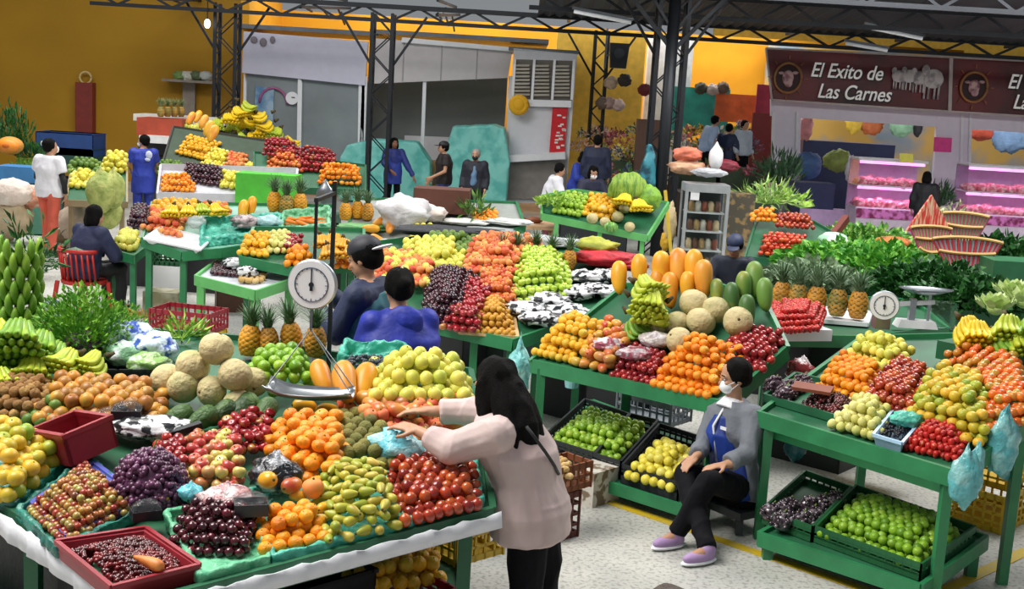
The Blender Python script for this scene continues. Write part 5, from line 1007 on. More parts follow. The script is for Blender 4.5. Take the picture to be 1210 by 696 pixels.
# crates under and before these stalls
q = W(223, 388, 10.3); crate('plastic_crate', q, (.56, .36, .18), R_(-12), CRRED, 'crimson open crate with a white handle hole behind the cantaloupes')
crate('plastic_crate', (q.x+.02, q.y+.02, 0), (.5, .34, q.z-.01), R_(-12), CRYEL, 'yellow crate carrying the crimson open crate')
q = P(195, 352, 0); o = MB().box((q.x, q.y+.1, .2), (.38, .3, .4)).build('foam_box', mat('ecebee', .6, var=.03)); tag(o, 'white foam box on the floor under the green stall', 'box')
crate('plastic_crate', (q.x, q.y+.1, .405), (.36, .28, .2), 0, CRGREEN, 'green crate on the white foam box'); bag('plastic_bag', (q.x, q.y+.1, .68), (.16, .14, .09), mat('b8b4bc', .3, c2='6e6470', vs=9, bump=1), 'grey plastic bag on the green crate', seed=150, knot=False)
q = P(168, 385, 0); o = MB().box((q.x, q.y+.8, .13), (.4, .3, .26)).build('carton', mat('b9b39c', .8, c2='8e8a6a', vs=6)); tag(o, 'greyish carton behind the printed bags', 'carton')
leafy('potato_plant', P(172, 375, .3), (.2, .15, .06), 70, mat('a88a3a', .6, c2='6f7a34', vs=9), 'yellowing leaves heaped on the greyish carton', 'leaves', .07, seed=12)
# ------------------------------------------------------------------ white counter row and tiered display in the left back
L4 = ypl(250, 238, .85, .5)
stall([(186, 234), (345, 238), (352, 205), (190, 200)], L4, 'long white fronted counter of yellow fruit and dark plums', [(190, 234), (340, 238)], mt=mat('cfcfd6', .5), top=mat('b9b9c0', .5), rimh=.18)
pile('mandarin', [(192, 226), (232, 228), (228, 208), (194, 208)], L4, .14, 'yellow orange fruit stacked in a block beside the blue apron vendor', prof='pyramid', s=1.0)
pile('dark_plum', [(222, 216), (268, 222), (262, 200), (218, 196)], L4, .12, 'dark red plum in the long heap on the white counter', s=1.2)
pile('lemon', [(262, 222), (318, 228), (310, 212), (255, 206)], L4, .08, 'yellow lemon at the end of the white counter', s=.95)
MB().box((0, 0, .2), (.9, .5, .5)).build('x1', mat('55c23c', .5)); o = bpy.data.objects['x1']; o.name = 'green_box'; o.location = L4.at(322, 238, -.28); o.location.y -= .3; tag(o, 'bright green box front at the end of the white counter', 'box')
L5 = ypl(260, 205, 1.05, .6)
stall([(190, 200), (345, 212), (350, 172), (205, 150)], L5, 'tiered display of bananas and peaches before the yellow wall', [(194, 200), (335, 212)], mt=mat('3a3a34', .6), top=mat('3a4a3a', .6))
pile('yellow_orange', [(210, 182), (250, 192), (262, 172), (224, 162)], L5, .1, 'yellow fruit in the sloping dark tray of the tiered display', s=1.05); pile('lemon', [(240, 196), (270, 200), (276, 182), (250, 176)], L5, .08, 'bright yellow lemon in the sloping dark tray', s=1.0)
pile('peach', [(262, 204), (290, 208), (294, 186), (268, 180)], L5, .1, 'pink orange peach in the sloping tray of the tiered display', s=1.05, name='peach'); pile('nectarine', [(250, 212), (285, 214), (285, 204), (252, 200)], L5, .04, 'orange fruit below the pink peaches of the tiered display', s=1.0)
pile('feijoa', [(188, 206), (218, 208), (218, 192), (190, 190)], L5, .06, 'dull green fruit beside the blue apron vendor', s=1.3); pile('lemon', [(290, 210), (312, 212), (310, 196), (292, 194)], L5, .06, 'yellow green lemon at the right end of the sloping tray', s=1.0)
pile('dark_plum', [(296, 216), (318, 218), (318, 200), (298, 198)], L5, .08, 'dark plum beside the green striped stall edge', s=1.1); pile('loquat', [(312, 214), (345, 216), (345, 196), (315, 194)], L5, .08, 'golden fruit at the right end of the tiered display', s=1.3)
def tier(px, py, y, sx, sy, sz, mt_, lb, cat='box', name='display_box'):
    c = W(px, py, y); o = MB().box((c.x, c.y, c.z), (sx, sy, sz)).build(name, mt_); tag(o, lb, cat); return Plane(c.x, c.y, c.z+sz/2, 0, 0)
t1 = tier(195, 150, 24.6, .9, .8, .35, mat('a3412a', .6), 'orange red crate under the white tray at the top of the display'); 
T2 = tier(218, 166, 24.2, 1.6, .7, .14, mat('d8d8d6', .5), 'white tray edge of the yellow apple block'); T3 = tier(218, 141, 25.6, 1.9, .8, .14, mat('d8d4cc', .5), 'upper white tray carrying pineapples and papayas')
MB
for i, (px, w_) in enumerate(((218, 1.5),)):
    c = W(218, 186, 24.6); o = MB().box((c.x, c.y+.1, c.z/2), (1.7, .8, c.z)).build('display_stand', mat('2c2f2c', .7)); tag(o, 'dark base board under the white trays of the tiered display', 'stand')
    c = W(218, 150, 25.9); o = MB().box((c.x, c.y+.1, c.z/2-.1), (1.8, .7, c.z-.2)).build('display_stand', mat('2c2f2c', .7)); tag(o, 'dark rear base under the upper white tray', 'stand')
pile('guava', [(198, 160), (240, 164), (242, 150), (200, 146)], T2, .25, 'pale yellow apple stacked in rows below the papayas', s=1.25, jit=.02)
for i, px in enumerate((190, 198, 206, 214)): pineapple(T3.at(px, 138, 0), 'small greenish pineapple at the top of the tiered display', 'pineapples on the tiered display', 1, 1.2, i, (0, 0), PC2)
for i, (px, py) in enumerate(((226, 140), (234, 138), (241, 144), (247, 152), (252, 158))): one('papaya', px, py, .15, 'orange papaya slanting down the end of the tiered display', 1.2, .95, (0, -.9), 'papayas on the tiered display', T3)
for i, (px, py) in enumerate(((258, 150), (268, 143), (276, 135), (284, 128), (290, 136), (283, 146), (272, 154), (292, 150), (300, 142), (310, 148), (318, 142), (322, 152), (330, 160), (308, 160), (295, 165), (280, 166), (266, 168), (335, 170))):
    banana_hand('yellow' if i % 3 else 'lime', W(px, py, 24.5+.06*(i % 5)), i*.5, 'yellow hand of bananas heaped before the faded booth window', 'bananas before the faded booth', 1.9, .4, 6, 2)
c = W(292, 176, 25.2); o = MB().box((c.x, c.y, c.z/2+.1), (1.9, .8, c.z+.2)).build('display_stand', mat('2b3a2e', .7)); tag(o, 'dark green stand under the heaped bananas by the booth', 'stand'); c2_ = W(290, 150, 25.6); o = MB().box((c2_.x, c2_.y, c2_.z/2), (1.2, .5, c2_.z)).build('display_stand', mat('2b3a2e', .7)); tag(o, 'taller dark stand behind the heaped bananas', 'stand')
c = W(222, 95, 29.4); sh_ = MB().box((c.x, 29.7, c.z-.02), (1.3, .5, .06)).bar((c.x-.1, 29.9, c.z-.05), (c.x-.1, 29.9, c.z-1.0), .3, .08).build('wall_shelf', mat('8a7f74', .6)); tag(sh_, 'small wall shelf with pale goods near the steel column', 'shelf')
for i, px in enumerate((212, 222, 232, 243)): bag('bundle', W(px, 90, 29.55), (.16, .14, .12), mat(['6f8a4a', 'c9c9b8', '5a6a4a', 'b8bcb8'][i], .6), ['green bundle on the wall shelf', 'pale bundle on the wall shelf', 'dark bundle on the wall shelf', 'grey white bundle at the end of the wall shelf'][i], 'bundle', seed=160+i, knot=False)
L6 = ypl(400, 222, 1.05, .6)
stall([(325, 222), (432, 226), (432, 196), (300, 180), (300, 200)], L6, 'dark stand of red fruit and oranges before the first booth', [(330, 222), (426, 226)], mt=DGREEN)
pile('mandarin', [(378, 218), (428, 220), (424, 204), (382, 200)], L6, .2, 'orange in the pile beside the lattice column', s=1.15); pile('red_apple', [(352, 202), (398, 206), (396, 184), (350, 178)], L6, .2, 'dark red apple heaped before the grey booth door', s=1.15)
pile('nectarine', [(318, 200), (358, 204), (352, 186), (318, 180)], L6, .14, 'orange red fruit before the faded booth window', s=1.1); pile('lemon', [(334, 196), (375, 198), (372, 190), (336, 188)], L6, .05, 'yellow fruit row under the red apples', s=1.0)
pile('red_apple', [(312, 184), (352, 188), (350, 172), (314, 168)], L6, .14, 'brown red fruit heaped beside the bananas', s=1.1, up=.1); bag('plastic_bag', W(378, 195, 21.5), (.14, .12, .16), mat('6c9a8a', .3, bump=1), 'grey green plastic bag beside the orange pile', seed=170)
for i, (px, py) in enumerate(((350, 232), (372, 232))): o = MB().box((0, 0, 0), (.9, .5, .35)).build('storage_box', mat(['2a5a3a', '3a6a5a'][i], .6)); o.location = P(px, py+22, .3); o.location.z = .18; tag(o, ['dark green box under the red fruit stand', 'grey green box under the orange stand'][i], 'box')
c = W(384, 232, 14); bag('steel_scoop', c, (.1, .04, .17), STEEL, 'steel scale scoop hanging from the iron post', 'scoop', seed=3, amp=.05)
# left end: sacks, blue crates, squash, greens
L7 = ypl(90, 232, .8, .4)
stall([(78, 238), (150, 240), (150, 200), (85, 196)], L7, 'low stall of yellow and green produce beside the man in white', [(82, 238), (146, 240)], mt=mat('9a8a6a', .7))
pile('lemon', [(84, 222), (112, 224), (112, 206), (88, 204)], L7, .08, 'yellow produce beside the shoulder of the man in white', s=1.1); pile('feijoa', [(82, 206), (118, 208), (118, 194), (86, 192)], L7, .1, 'light green produce under the blue crates', s=1.5); pile('lemon', [(122, 204), (152, 206), (152, 190), (126, 190)], L7, .18, 'bright yellow fruit heaped behind the leafy corn bundle', s=1.1)
for i, (px, py, s_) in enumerate(((119, 226, (.2, .2, .3)), (134, 224, (.16, .18, .27)), (126, 252, (.22, .2, .24)))): bag('net_sack', W(px, py, 17.2+.2*i), s_, mat('b3b86a', .7, c2='8a9a4a', vs=7, thr=(.4, .6), bump=1), ['net sack of green corn beside the blue apron vendor', 'smaller net sack of green corn behind', 'pale net sack of corn standing below the others'][i], 'sack', seed=180+i, amp=.15, knot=i < 2)
for i, (px, py, s_, cc_) in enumerate(((14, 228, (.3, .25, .22), 'd8c8bc'), (14, 258, (.3, .3, .32), 'b9a888'), (36, 232, (.22, .2, .18), 'c98a6c'), (88, 262, (.24, .25, .28), 'cbb8a4'), (0, 270, (.2, .25, .36), '8a8a4c'), (104, 236, (.22, .2, .14), 'd8d6d4'), (78, 285, (.2, .2, .2), '6a5a40'))):
    bag('sack', W(px, py, 18.2+.1*i), s_, mat(cc_, .8, c2='e2dcd0' if i % 2 == 0 else None, vs=5, thr=(.5, .65), bump=.8), ['open pale sack left of the man in white', 'brown speckled sack at the left frame edge', 'orange tinted sack behind the man in white', 'beige sack right of the salmon trousers', 'olive sack cut by the left frame edge', 'white sack behind the seated navy person', 'dark brown sack on the floor behind the seated person'][i], 'sack', seed=190+i, amp=.2, knot=False)
for i, (px, py, s_, mm_) in enumerate(((84, 170, (1.1, .7, .42), CRBLUE), (84, 186, (1.1, .7, .4), mat('1f3f3a', .5)))):
    c = W(px, py, 23.5-.0*i); crate('plastic_crate', (c.x, c.y, c.z-.2), s_, 0, mm_, ['navy blue crate topmost of the stack by the red wall box', 'dark green crate under the navy blue one'][i], slats=False)
c = W(84, 210, 23.5); o = MB().box((c.x, c.y, c.z/2), (1.15, .7, max(c.z, .2))).build('crate_base', mat('26302c', .7)); tag(o, 'dark stand under the stacked blue and green crates', 'stand')
c = W(12, 172, 20); r = empty('cut_squash', c, 'cut orange squash showing its flesh at the left frame edge', 'squash'); MB().ell(c, (.22, .16, .15), n=18, m=12).build('rind', mat('c98a3a', .5), r, True); MB().ell(c+Vector((0, -.06, 0)), (.19, .13, .125), n=18, m=12).build('flesh', mat('f08a1e', .5, var=.1), r, True); MB().ell(c+Vector((0, -.13, 0)), (.09, .07, .06), n=14, m=8).build('seed_hollow', mat('c9661a', .8), r, True)
for i, (px, py, sz, lb) in enumerate(((6, 160, .3, 'spiky dark green leaves standing at the left frame edge'), (20, 158, .25, 'spiky green leaves beside the cut squash'), (36, 176, .22, 'bunch of green leaves behind the man in white'), (28, 196, .2, 'pale green leaves below the cut squash'))): leafy('greens', W(px, py+10, 20.3), (sz, sz, sz*(2.3 if i < 2 else 1)), 120, LEAFD if i < 3 else LEAFL, lb, 'greens', .16, seed=200+i, wide=.25, up=1.6)
c = W(24, 205, 19.6); o = MB().box((c.x, c.y, c.z), (.6, .5, .25)).build('blue_tray', mat('3f7fb8', .5)); tag(o, 'blue box behind the shoulder of the man in white', 'box'); c = W(10, 210, 20.2); o = MB().box((c.x-.3, c.y+.2, c.z/2), (1.9, .9, c.z)).build('display_stand', mat('3a5a4c', .7)); tag(o, 'dark green stand carrying the cut squash and greens', 'stand'); c = W(36, 225, 19.6); o = MB().box((c.x, c.y, c.z/2+.02), (.7, .5, c.z)).build('display_stand', mat('5c9a86', .6)); tag(o, 'pale aqua stand behind the man in white', 'stand')
leafy('greens', P(20, 318, .1), (.5, .4, .3), 260, LEAFD, 'dark green leafy bundle on the floor in front of the sacks', 'greens', .08, seed=210, wide=.35); leafy('greens', P(55, 305, .05), (.3, .3, .2), 140, LEAFD, 'low dark leaves beside the shoes of the man in white', 'greens', .1, seed=211, wide=.35)
# ------------------------------------------------------------------ stall at centre back with limes and melons
Bc = ypl(700, 262, .95, .45)
stall([(640, 254), (765, 280), (790, 240), (680, 225), (640, 232)], Bc, 'green edged stall of limes and papayas behind the black column', [(655, 258), (762, 278), (710, 268)], mt=LGREEN, top=DGREEN)
pile('large_lime', [(655, 252), (690, 258), (702, 238), (662, 232)], Bc, .12, 'green lime on the stall beside the white shirted person', s=1.05); pile('yellow_orange', [(690, 256), (728, 262), (732, 240), (692, 236)], Bc, .14, 'yellow fruit in the middle of the green edged stall', s=1.15)
for i, (px, py, kn, s_) in enumerate(((700, 258, 'cantaloupe', 1), (715, 262, 'cantaloupe', .9), (730, 256, 'cantaloupe', 1), (722, 268, 'watermelon', .6), (744, 268, 'cantaloupe', .9), (712, 248, 'cantaloupe', .9), (738, 246, 'cantaloupe', 1.0))): one(kn, px, py, .1, 'melon on the green edged stall, '+['beside the limes', 'low at the front', 'beside the column', 'striped and dark green', 'nearest the black column', 'high behind the front ones', 'pale and high by the column'][i], i, s_, (0, 0), 'melons on the green edged stall', Bc)
banana_hand('yellow', Bc.at(752, 245, .3), .3, 'yellow hand of bananas beside the black column', 'bananas on the green edged stall', 1.5, .4, 7, 2); banana_hand('yellow', Bc.at(740, 238, .3), -.4, 'smaller yellow hand of bananas behind the first', 'bananas on the green edged stall', 1.4, .4, 7, 2)
bag('net_sack', Bc.at(742, 224, .34), (.28, .26, .26), mat('8fae3c', .6, c2='5f8a2c', vs=6, sc3=(5, 1, 1), bump=.8), 'large green heap of striped leafy produce by the column', 'produce', seed=220, amp=.15, knot=False); leafy('greens', Bc.at(655, 242, .05), (.25, .2, .15), 150, LEAFL, 'light green bunches at the left end of the green edged stall', 'greens', .1, seed=221)
bag('net_sack', Bc.at(765, 235, .25), (.2, .2, .2), mat('7fae34', .6, c2='5f8a2c', vs=9, bump=.8), 'green net of produce touching the column', 'produce', seed=222, amp=.15, knot=False)
# bread tray near white shirt person
c = P(600, 262, .8); t = MB().box((c.x, c.y, .78), (1.5, .9, .05)).build('wooden_table', mat('c9a07a', .6)); tag(t, 'pale table with brown meat pieces beside the white shirted person', 'table'); [MB().bar((c.x+sx*.65, c.y+sy*.35, 0), (c.x+sx*.65, c.y+sy*.35, .755), .06).build('leg', WOOD, t) for sx in (-1, 1) for sy in (-1, 1)]
for i in range(3): bag('bread_roll', (c.x-.1+.25*i, c.y, .86), (.14, .1, .06), mat('8a4a2a', .6), 'brown baked piece on the pale table', 'food', 'brown pieces on the pale table', seed=230+i) if 0 else tag(MB().ell((c.x-.1+.25*i, c.y, .85), (.13, .1, .05), n=12, m=8).build('bread_roll', mat('8a4a2a', .6), None, True), 'brown baked piece on the pale table', 'food', 'brown pieces on the pale table')
# ------------------------------------------------------------------ cabinet, tomatoes, herbs, baskets on the right back
def cabinet(px, py, y, wd, dp, ht, label, nsh=4):
    c = W(px, py, y); r = empty('glass_cabinet', (c.x, y, 0), label, 'cabinet'); fr = MB()
    for sx in (-1, 1):
        for sy in (-1, 1): fr.bar((c.x+sx*wd/2, y+sy*dp/2, 0), (c.x+sx*wd/2, y+sy*dp/2, ht), .05)
    for z in (.05, ht-.06, ht-.0):
        for sx in (-1, 1): fr.bar((c.x+sx*wd/2, y-dp/2, z), (c.x+sx*wd/2, y+dp/2, z), .06)
        for sy in (-1, 1): fr.bar((c.x-wd/2, y+sy*dp/2, z), (c.x+wd/2, y+sy*dp/2, z), .06)
    fr.box((c.x, y, ht+.02), (wd+.04, dp+.04, .04)); fr.build('frame', mat('a9aeb2', .4, .3), r)
    MB().box((c.x, y+dp/2-.02, ht/2), (wd, .02, ht)).build('back_panel', mat('3a3f40', .5), r); k = 0
    for i in range(nsh):
        z = .08+i*(ht-.2)/nsh; MB().box((c.x, y, z), (wd-.05, dp-.05, .02)).build('shelf', mat('bcc2c2', .4), r)
        for j in range(5):
            o = MB().loft([((0, 0, 0), .05, .05, 0), ((0, 0, .13), .05, .05, 0), ((0, 0, .15), .035, .035, 0), ((0, 0, .17), .035, .035, 0)], 10).build('jar', mat(['8a4a34', 'c9b48a', '6a4a3a', 'a88a5a', 'c9c4b4'][(i+j) % 5], .3), None, True); o.location = (c.x-wd/2+.12+j*(wd-.24)/4, y-.05, z+.01); tag(o, 'small jar of preserved food on a cabinet shelf', 'jar', 'jars in the glass cabinet')
    MB().box((c.x, y-dp/2, ht/2), (wd-.05, .006, ht-.15)).build('glass_door', GLASS, r); return r, c
r, c = cabinet(834, 220, 19.6, .66, .5, 1.42, 'grey framed glass cabinet with jars beside the black column', 4)
MB().box((c.x-.2, 19.34, 1.28), (.14, .01, .16)).build('notice', WPLAST, r)
c = W(872, 250, 20.2); o = MB().box((c.x, c.y, .65), (.45, .5, 1.3)).build('storage_rack', mat('4a4438', .6, c2='8a7248', vs=9, thr=(.5, .6))); tag(o, 'brown wire rack of packets beside the glass cabinet', 'rack')
bag('plastic_bag', W(838, 204, 19.6), (.28, .2, .07), mat('b9bcc2', .3, bump=.8), 'grey plastic sheet crumpled on the glass cabinet', seed=240, knot=False); bag('plastic_jug', W(846, 186, 20.3), (.12, .12, .22), WPLAST, 'white plastic jug behind the glass cabinet', 'jug', seed=1, amp=.03)
for i, (px, py, s_, cc_, lb) in enumerate(((812, 182, (.25, .15, .12), 'd8765c', 'salmon red bundle behind the cabinet'), (812, 198, (.3, .15, .12), 'cfa080', 'peach coloured box shaped bundle behind the cabinet'), (856, 196, (.25, .15, .1), '7a2434', 'dark red bundle behind the cabinet'), (815, 255, (.12, .1, .5), '3f6a44', 'green bundle standing between column and cabinet'), (792, 265, (.1, .1, .35), 'c9b48a', 'pale bundle hanging beside the column'), (786, 285, (.08, .08, .16), 'd8a82a', 'yellow bundle near the foot of the column'))): bag('bundle', W(px, py, 20.4), s_, mat(cc_, .6, bump=.6, var=.3), lb, 'bundle', seed=250+i, knot=False)
MB().bar(W(786, 225, 19.2), W(793, 300, 19.2), .05).build('broom_handle', mat('d8b83a', .5)); tag(bpy.data.objects['broom_handle'], 'yellow pole leaning beside the black column', 'pole')
RB = ypl(930, 305, .85, .5)
stall([(880, 305), (965, 312), (1010, 290), (960, 262), (895, 258)], RB, 'stall of tomatoes and greens before the butcher shop', [(885, 305), (962, 311)], mt=DGREEN)
pile('tomato', [(898, 302), (955, 306), (952, 286), (905, 282)], RB, .14, 'bright tomato in the pile before the butcher shop', s=1.15); pile('mandarin', [(888, 262), (918, 264), (916, 252), (890, 250)], RB, .08, 'small orange fruit behind the tomatoes', s=1.0, up=.1); pile('tree_tomato', [(918, 268), (962, 272), (955, 256), (920, 254)], RB, .06, 'dull red fruit behind the tomatoes', s=1.0, up=.1)
leafy('spring_onion_bunch', W(905, 240, 20.5), (.45, .3, .3), 200, mat('7fae54', .5, c2='b9cf7c', vs=9), 'bunch of pale green stalks behind the tomatoes', 'greens', .3, wide=.12, seed=260); leafy('greens', W(935, 238, 20.5), (.25, .2, .15), 40, LEAFL, 'light green broad leaves right of the stalks', 'greens', .2, seed=261, wide=.6)
c = W(910, 262, 20.6); o = MB().box((c.x+.1, c.y+.1, c.z/2-.02), (1.4, .6, max(.2, c.z))).build('display_stand', mat('3a4230', .7)); tag(o, 'dark stand under the pale green stalks', 'stand')
o = MB().bar(RB.at(968, 300, .05), RB.at(1000, 258, .15), .08, .1).build('wooden_board', mat('6a2a20', .6)); tag(o, 'dark red slanting board right of the tomatoes', 'board')
r = bag('net_sack', RB.at(985, 285, .12), (.2, .18, .12), mat('9fd0b0', .5, c2='e0e8e0', vs=9), 'pale green bowl of small goods among the herbs', 'bowl', seed=270, knot=False, amp=.08)
HB = [((1000, 300, 15), (.9, .6, .35), 'broad bed of fresh green herbs behind the pineapple row', LEAF), ((1060, 308, 14), (.8, .6, .4), 'bushy green herbs in the middle of the herb bed', LEAF), ((1105, 330, 12.5), (.7, .5, .35), 'dark green herbs behind the balance scale', LEAFD), ((960, 318, 13), (.5, .4, .25), 'low grey green herbs behind the left pineapples', mat('5c7a54', .5, c2='8aa07c', vs=20)), ((1020, 275, 16.5), (.9, .5, .3), 'bright green leaves at the back of the herb bed', mat('4f8f3a', .5, c2='9ac05a', vs=12)), ((1150, 345, 11.5), (.6, .4, .3), 'dark curly kale behind the yellow bananas', LEAFD), ((1185, 300, 14), (.6, .4, .4), 'dark leafy plants at the right frame edge', LEAFD)]
for i, ((px, py, y), s_, lb, mm_) in enumerate(HB):
    c = W(px, py+18, y); leafy('herb_bunch', c, s_, int(2000*s_[0]), mm_, lb, 'herbs', .1, seed=280+i, kindv='stuff', wide=.75)
    o = MB().box((c.x, c.y+.1, c.z/2), (s_[0]*1.7, s_[1]*1.6, c.z)).build('planter_table', DGREEN); tag(o, 'dark green table under the '+lb.split(' of ')[-1] if 0 else 'dark table beneath the '+' '.join(lb.split()[:7]), 'table')
o = bag('basket', W(1055, 288, 15.5), (.25, .2, .1), mat('c9702a', .6, c2='8a4a20', vs=9), 'orange brown shallow basket among the herbs', 'basket', seed=290, knot=False, amp=.1)
def weave_basket(px, py, y, L_, H_, rz, ry, label, c1, c2_):
    c = W(px, py, y); r = empty('woven_basket', c, label, 'basket', 'pink woven baskets'); m = MB(); M_ = Euler((ry, 0, rz)).to_matrix(); n = 26
    for j in range(n+1):
        u = j/n-.5; a = u*1.9; p0 = Vector((math.sin(a)*L_*.38, 0, -H_*.5+(1-math.cos(a))*.25*L_)); p1 = Vector((math.sin(a)*L_*.62, 0, H_*.5-(1-math.cos(a))*.12*L_)); m.bar(c+M_@p0, c+M_@p1, L_/n*.75, .02, mi=j % 2)
    m.build('weave', [mat(c1, .6), mat(c2_, .6)], r); m = MB()
    for k, (q, z) in enumerate(((.38, -.5), (.5, 0), (.62, .5))): m.tube([c+M_@Vector((math.sin(u*1.9)*L_*q, -.02, z*H_+(1-math.cos(u*1.9))*(.25-.37*(z+.5))*L_)) for u in (i/14-.5 for i in range(15))], .018, 6)
    m.build('rim', mat('d8b070', .6), r)
weave_basket(1100, 283, 13.5, .5, .3, .2, -.3, 'pink and green woven basket fan left of the herbs seller', 'b83a6a', '7a9a5a'); weave_basket(1142, 300, 13.2, .75, .36, -.05, -.2, 'large red woven basket fan at the right of the herb bed', 'c2303a', '8a8a94'); weave_basket(1140, 268, 13.8, .5, .32, -.5, -.2, 'pink striped woven basket tilted behind the large red one', 'b8486a', '6a9a6a')
c = W(1100, 262, 13.6); m = MB(); m.add([c+Vector(v) for v in ((-.26, 0, -.12), (.26, 0, -.12), (-.02, 0, .3), (-.26, .05, -.12), (.26, .05, -.12), (-.02, .05, .3))], [(0, 1, 2), (5, 4, 3), (0, 3, 4, 1), (1, 4, 5, 2), (2, 5, 3, 0)]); tag(m.build('woven_fan', mat('d0403a', .6, c2='e8c0a0', vs=6, sc3=(8, 1, 1))), 'red pointed woven fan above the pink basket', 'fan')
c = W(1125, 262, 14.2); tag(leafy('flower_basket', c, (.2, .2, .22), 90, mat('d8d0b0', .6, c2='8a9a5a', vs=9), 'pale dried flowers between the woven baskets', 'flowers', .08, seed=295), None)
o = MB().ell(W(1162, 322, 13.4), (.22, .2, .24), n=16, m=10).build('blue_bowl', mat('2a3f9a', .5), None, True); tag(o, 'blue rounded bowl under the red woven basket', 'bowl'); c = W(1125, 325, 13.6); o = MB().box((c.x, c.y+.3, c.z/2-.15), (1.5, .6, c.z)).build('basket_stand', mat('2a2c28', .7)); tag(o, 'dark stand carrying the woven baskets', 'stand')
c = W(1195, 325, 13); o = MB().box((c.x, c.y, c.z), (.6, .5, .35)).build('green_bin', mat('2a6a44', .5)); tag(o, 'green plastic box at the right frame edge above the lettuce', 'box'); o = MB().box((c.x, c.y, (c.z-.2)/2), (.7, .5, c.z-.2)).build('display_stand', mat('26302a', .7)); tag(o, 'dark stand under the green plastic box', 'stand')
# palm pots at the shop corner
for i, (px, py, y, s_) in enumerate(((922, 190, 25.5, .55), (1112, 225, 25.5, .38))):
    c = W(px, py, y); r = leafy('potted_palm', (c.x, c.y, c.z-.45*s_/.55), (s_*.75, s_*.6, s_*1.1), 260, mat('2a4a30', .5, c2='46704a', vs=9), ['dark green palm at the left corner of the butcher shop', 'small dark palm by the white shop pillar'][i], 'plant', .3*s_/.55, seed=300+i, wide=.16, up=.9)
    MB().tube([(c.x, c.y, 0), (c.x, c.y, c.z)], .04, 8).build('trunk', BROWN, r); MB().loft([((c.x, c.y, 0), .16, .16, 0), ((c.x, c.y, .35), .22, .22, 0)], 16).build('pot', mat('3f3a38', .6), r)
# goods in the butcher's doorway
for i, (px, py, y, s_, cc_, lb) in enumerate(((952, 150, 29, (.18, .15, .3), 'c98a8a', 'pinkish hanging goods at the left of the butcher doorway'), (955, 195, 27, (.3, .3, .3), '3a5a8a', 'blue grey bundle by the shop door'), (990, 190, 28, (.35, .2, .25), '8a9a4a', 'olive bundle with a white cloth in the shop doorway'), (1005, 200, 27.8, (.12, .1, .3), 'e8e4e8', 'white cloth hanging in the shop doorway'), (1010, 140, 32.5, (.25, .1, .4), 'e0c040', 'yellow lit goods far inside the butcher shop'), (1030, 148, 32.5, (.3, .1, .25), 'c06a3a', 'orange goods far inside the butcher shop'), (1065, 150, 32, (.3, .1, .25), '7fae8a', 'pale green goods on the back counter of the shop'), (1085, 148, 32, (.12, .1, .3), '26282c', 'black object on the back counter of the shop'), (1160, 150, 31, (.35, .1, .35), 'a8442c', 'rust red goods behind the second meat case'), (1195, 158, 31, (.5, .1, .5), '6a8aa8', 'blue grey panel behind the second meat case'))):
    bag('shop_goods', W(px, py, y), s_, mat(cc_, .6, bump=.5, var=.25), lb, 'goods', seed=310+i, knot=False, amp=.25)
for i, (px, py, y, sx, sz) in enumerate(((1000, 168, 29.5, 2.2, .5), (960, 215, 27.4, .9, .8))):
    c = W(px, py, y); o = MB().box((c.x, c.y, c.z/2), (sx, .6, c.z)).build('shop_counter', mat('26335a', .5)); tag(o, ['dark blue counter inside the butcher doorway', 'dark blue counter block left of the butcher doorway'][i], 'counter')
c = W(975, 250, 27); o = MB().box((c.x, c.y+.3, .28), (1.1, .5, .56)).build('shop_step', mat('c9b0d8', .5)); tag(o, 'pale lilac low counter base behind the blue tub', 'counter')
c = W(880, 170, 27); struct('wall_right', MB().box((c.x+.65, 28.5, 1.3), (.5, .1, 2.6)), mat('7a2420', .6))
# ------------------------------------------------------------------ crowded flower stalls far behind the columns
rn = random.Random(42)
CC = ['c96a7c', 'e0c84a', '5a8a3a', '7a9a4a', 'd8d0c8', '3f6a3a', 'c98a4a', '8a3a4a', '4a5a7a', 'b9c46a', 'e8e0d8', '6a4a3a']
for i in range(46):
    px = rn.uniform(686, 905); py = rn.uniform(150, 205) if px < 770 or px > 810 else rn.uniform(150, 180); y = 24+ (205-py)*.1+rn.uniform(0, 1.5); sz = rn.uniform(.16, .34)
    cols_ = (CC[rn.randrange(12)], CC[rn.randrange(12)])
    leafy('flower_bunch', W(px, py+8, y), (sz, sz*.8, sz), 60, mat(cols_[0], .6, c2=cols_[1], vs=9, thr=(.45, .55)), 'bunch of mixed flowers and leaves on the far stalls', 'flowers', .12, seed=400+i, group='flower bunches on the far stalls', wide=.6)
for i, (a_, b_) in enumerate(((690, 772), (800, 860), (855, 912))):
    p, q = W(a_, 215, 25.5), W(b_, 215, 25.5); o = MB().box(((p.x+q.x)/2, 25.9, .45), (q.x-p.x, 2.6, .9)).build('flower_stand', mat(['3a4a34', '4a3a34', '2f3f30'][i], .7)); tag(o, ['long dark green stand under the far flowers left of the column', 'brown stand under the far flowers behind the cabinet', 'dark stand under the far flowers at the shop corner'][i], 'stand')
    MB().box(((p.x+q.x)/2, 26.8, 1.15), (q.x-p.x, .6, .5)).build('upper_tier', mat('3a4a34', .7), o)
for i, (px, py, w_, h_, y, cc_, lb) in enumerate(((828, 130, 1.4, 1.1, 31, '2f9a8a', 'teal painted board on the far yellow wall'), (870, 128, 1.1, .7, 31, 'd8642c', 'orange red board on the far yellow wall'), (905, 122, .5, .9, 30.5, 'a8344a', 'dark pink hanging goods beside the red sign'))):
    c = W(px, py, y); tag(MB().box((c.x, c.y, c.z), (w_, .08, h_)).build('wall_board', mat(cc_, .6, c2=None, var=.3, vs=3)), lb, 'board')
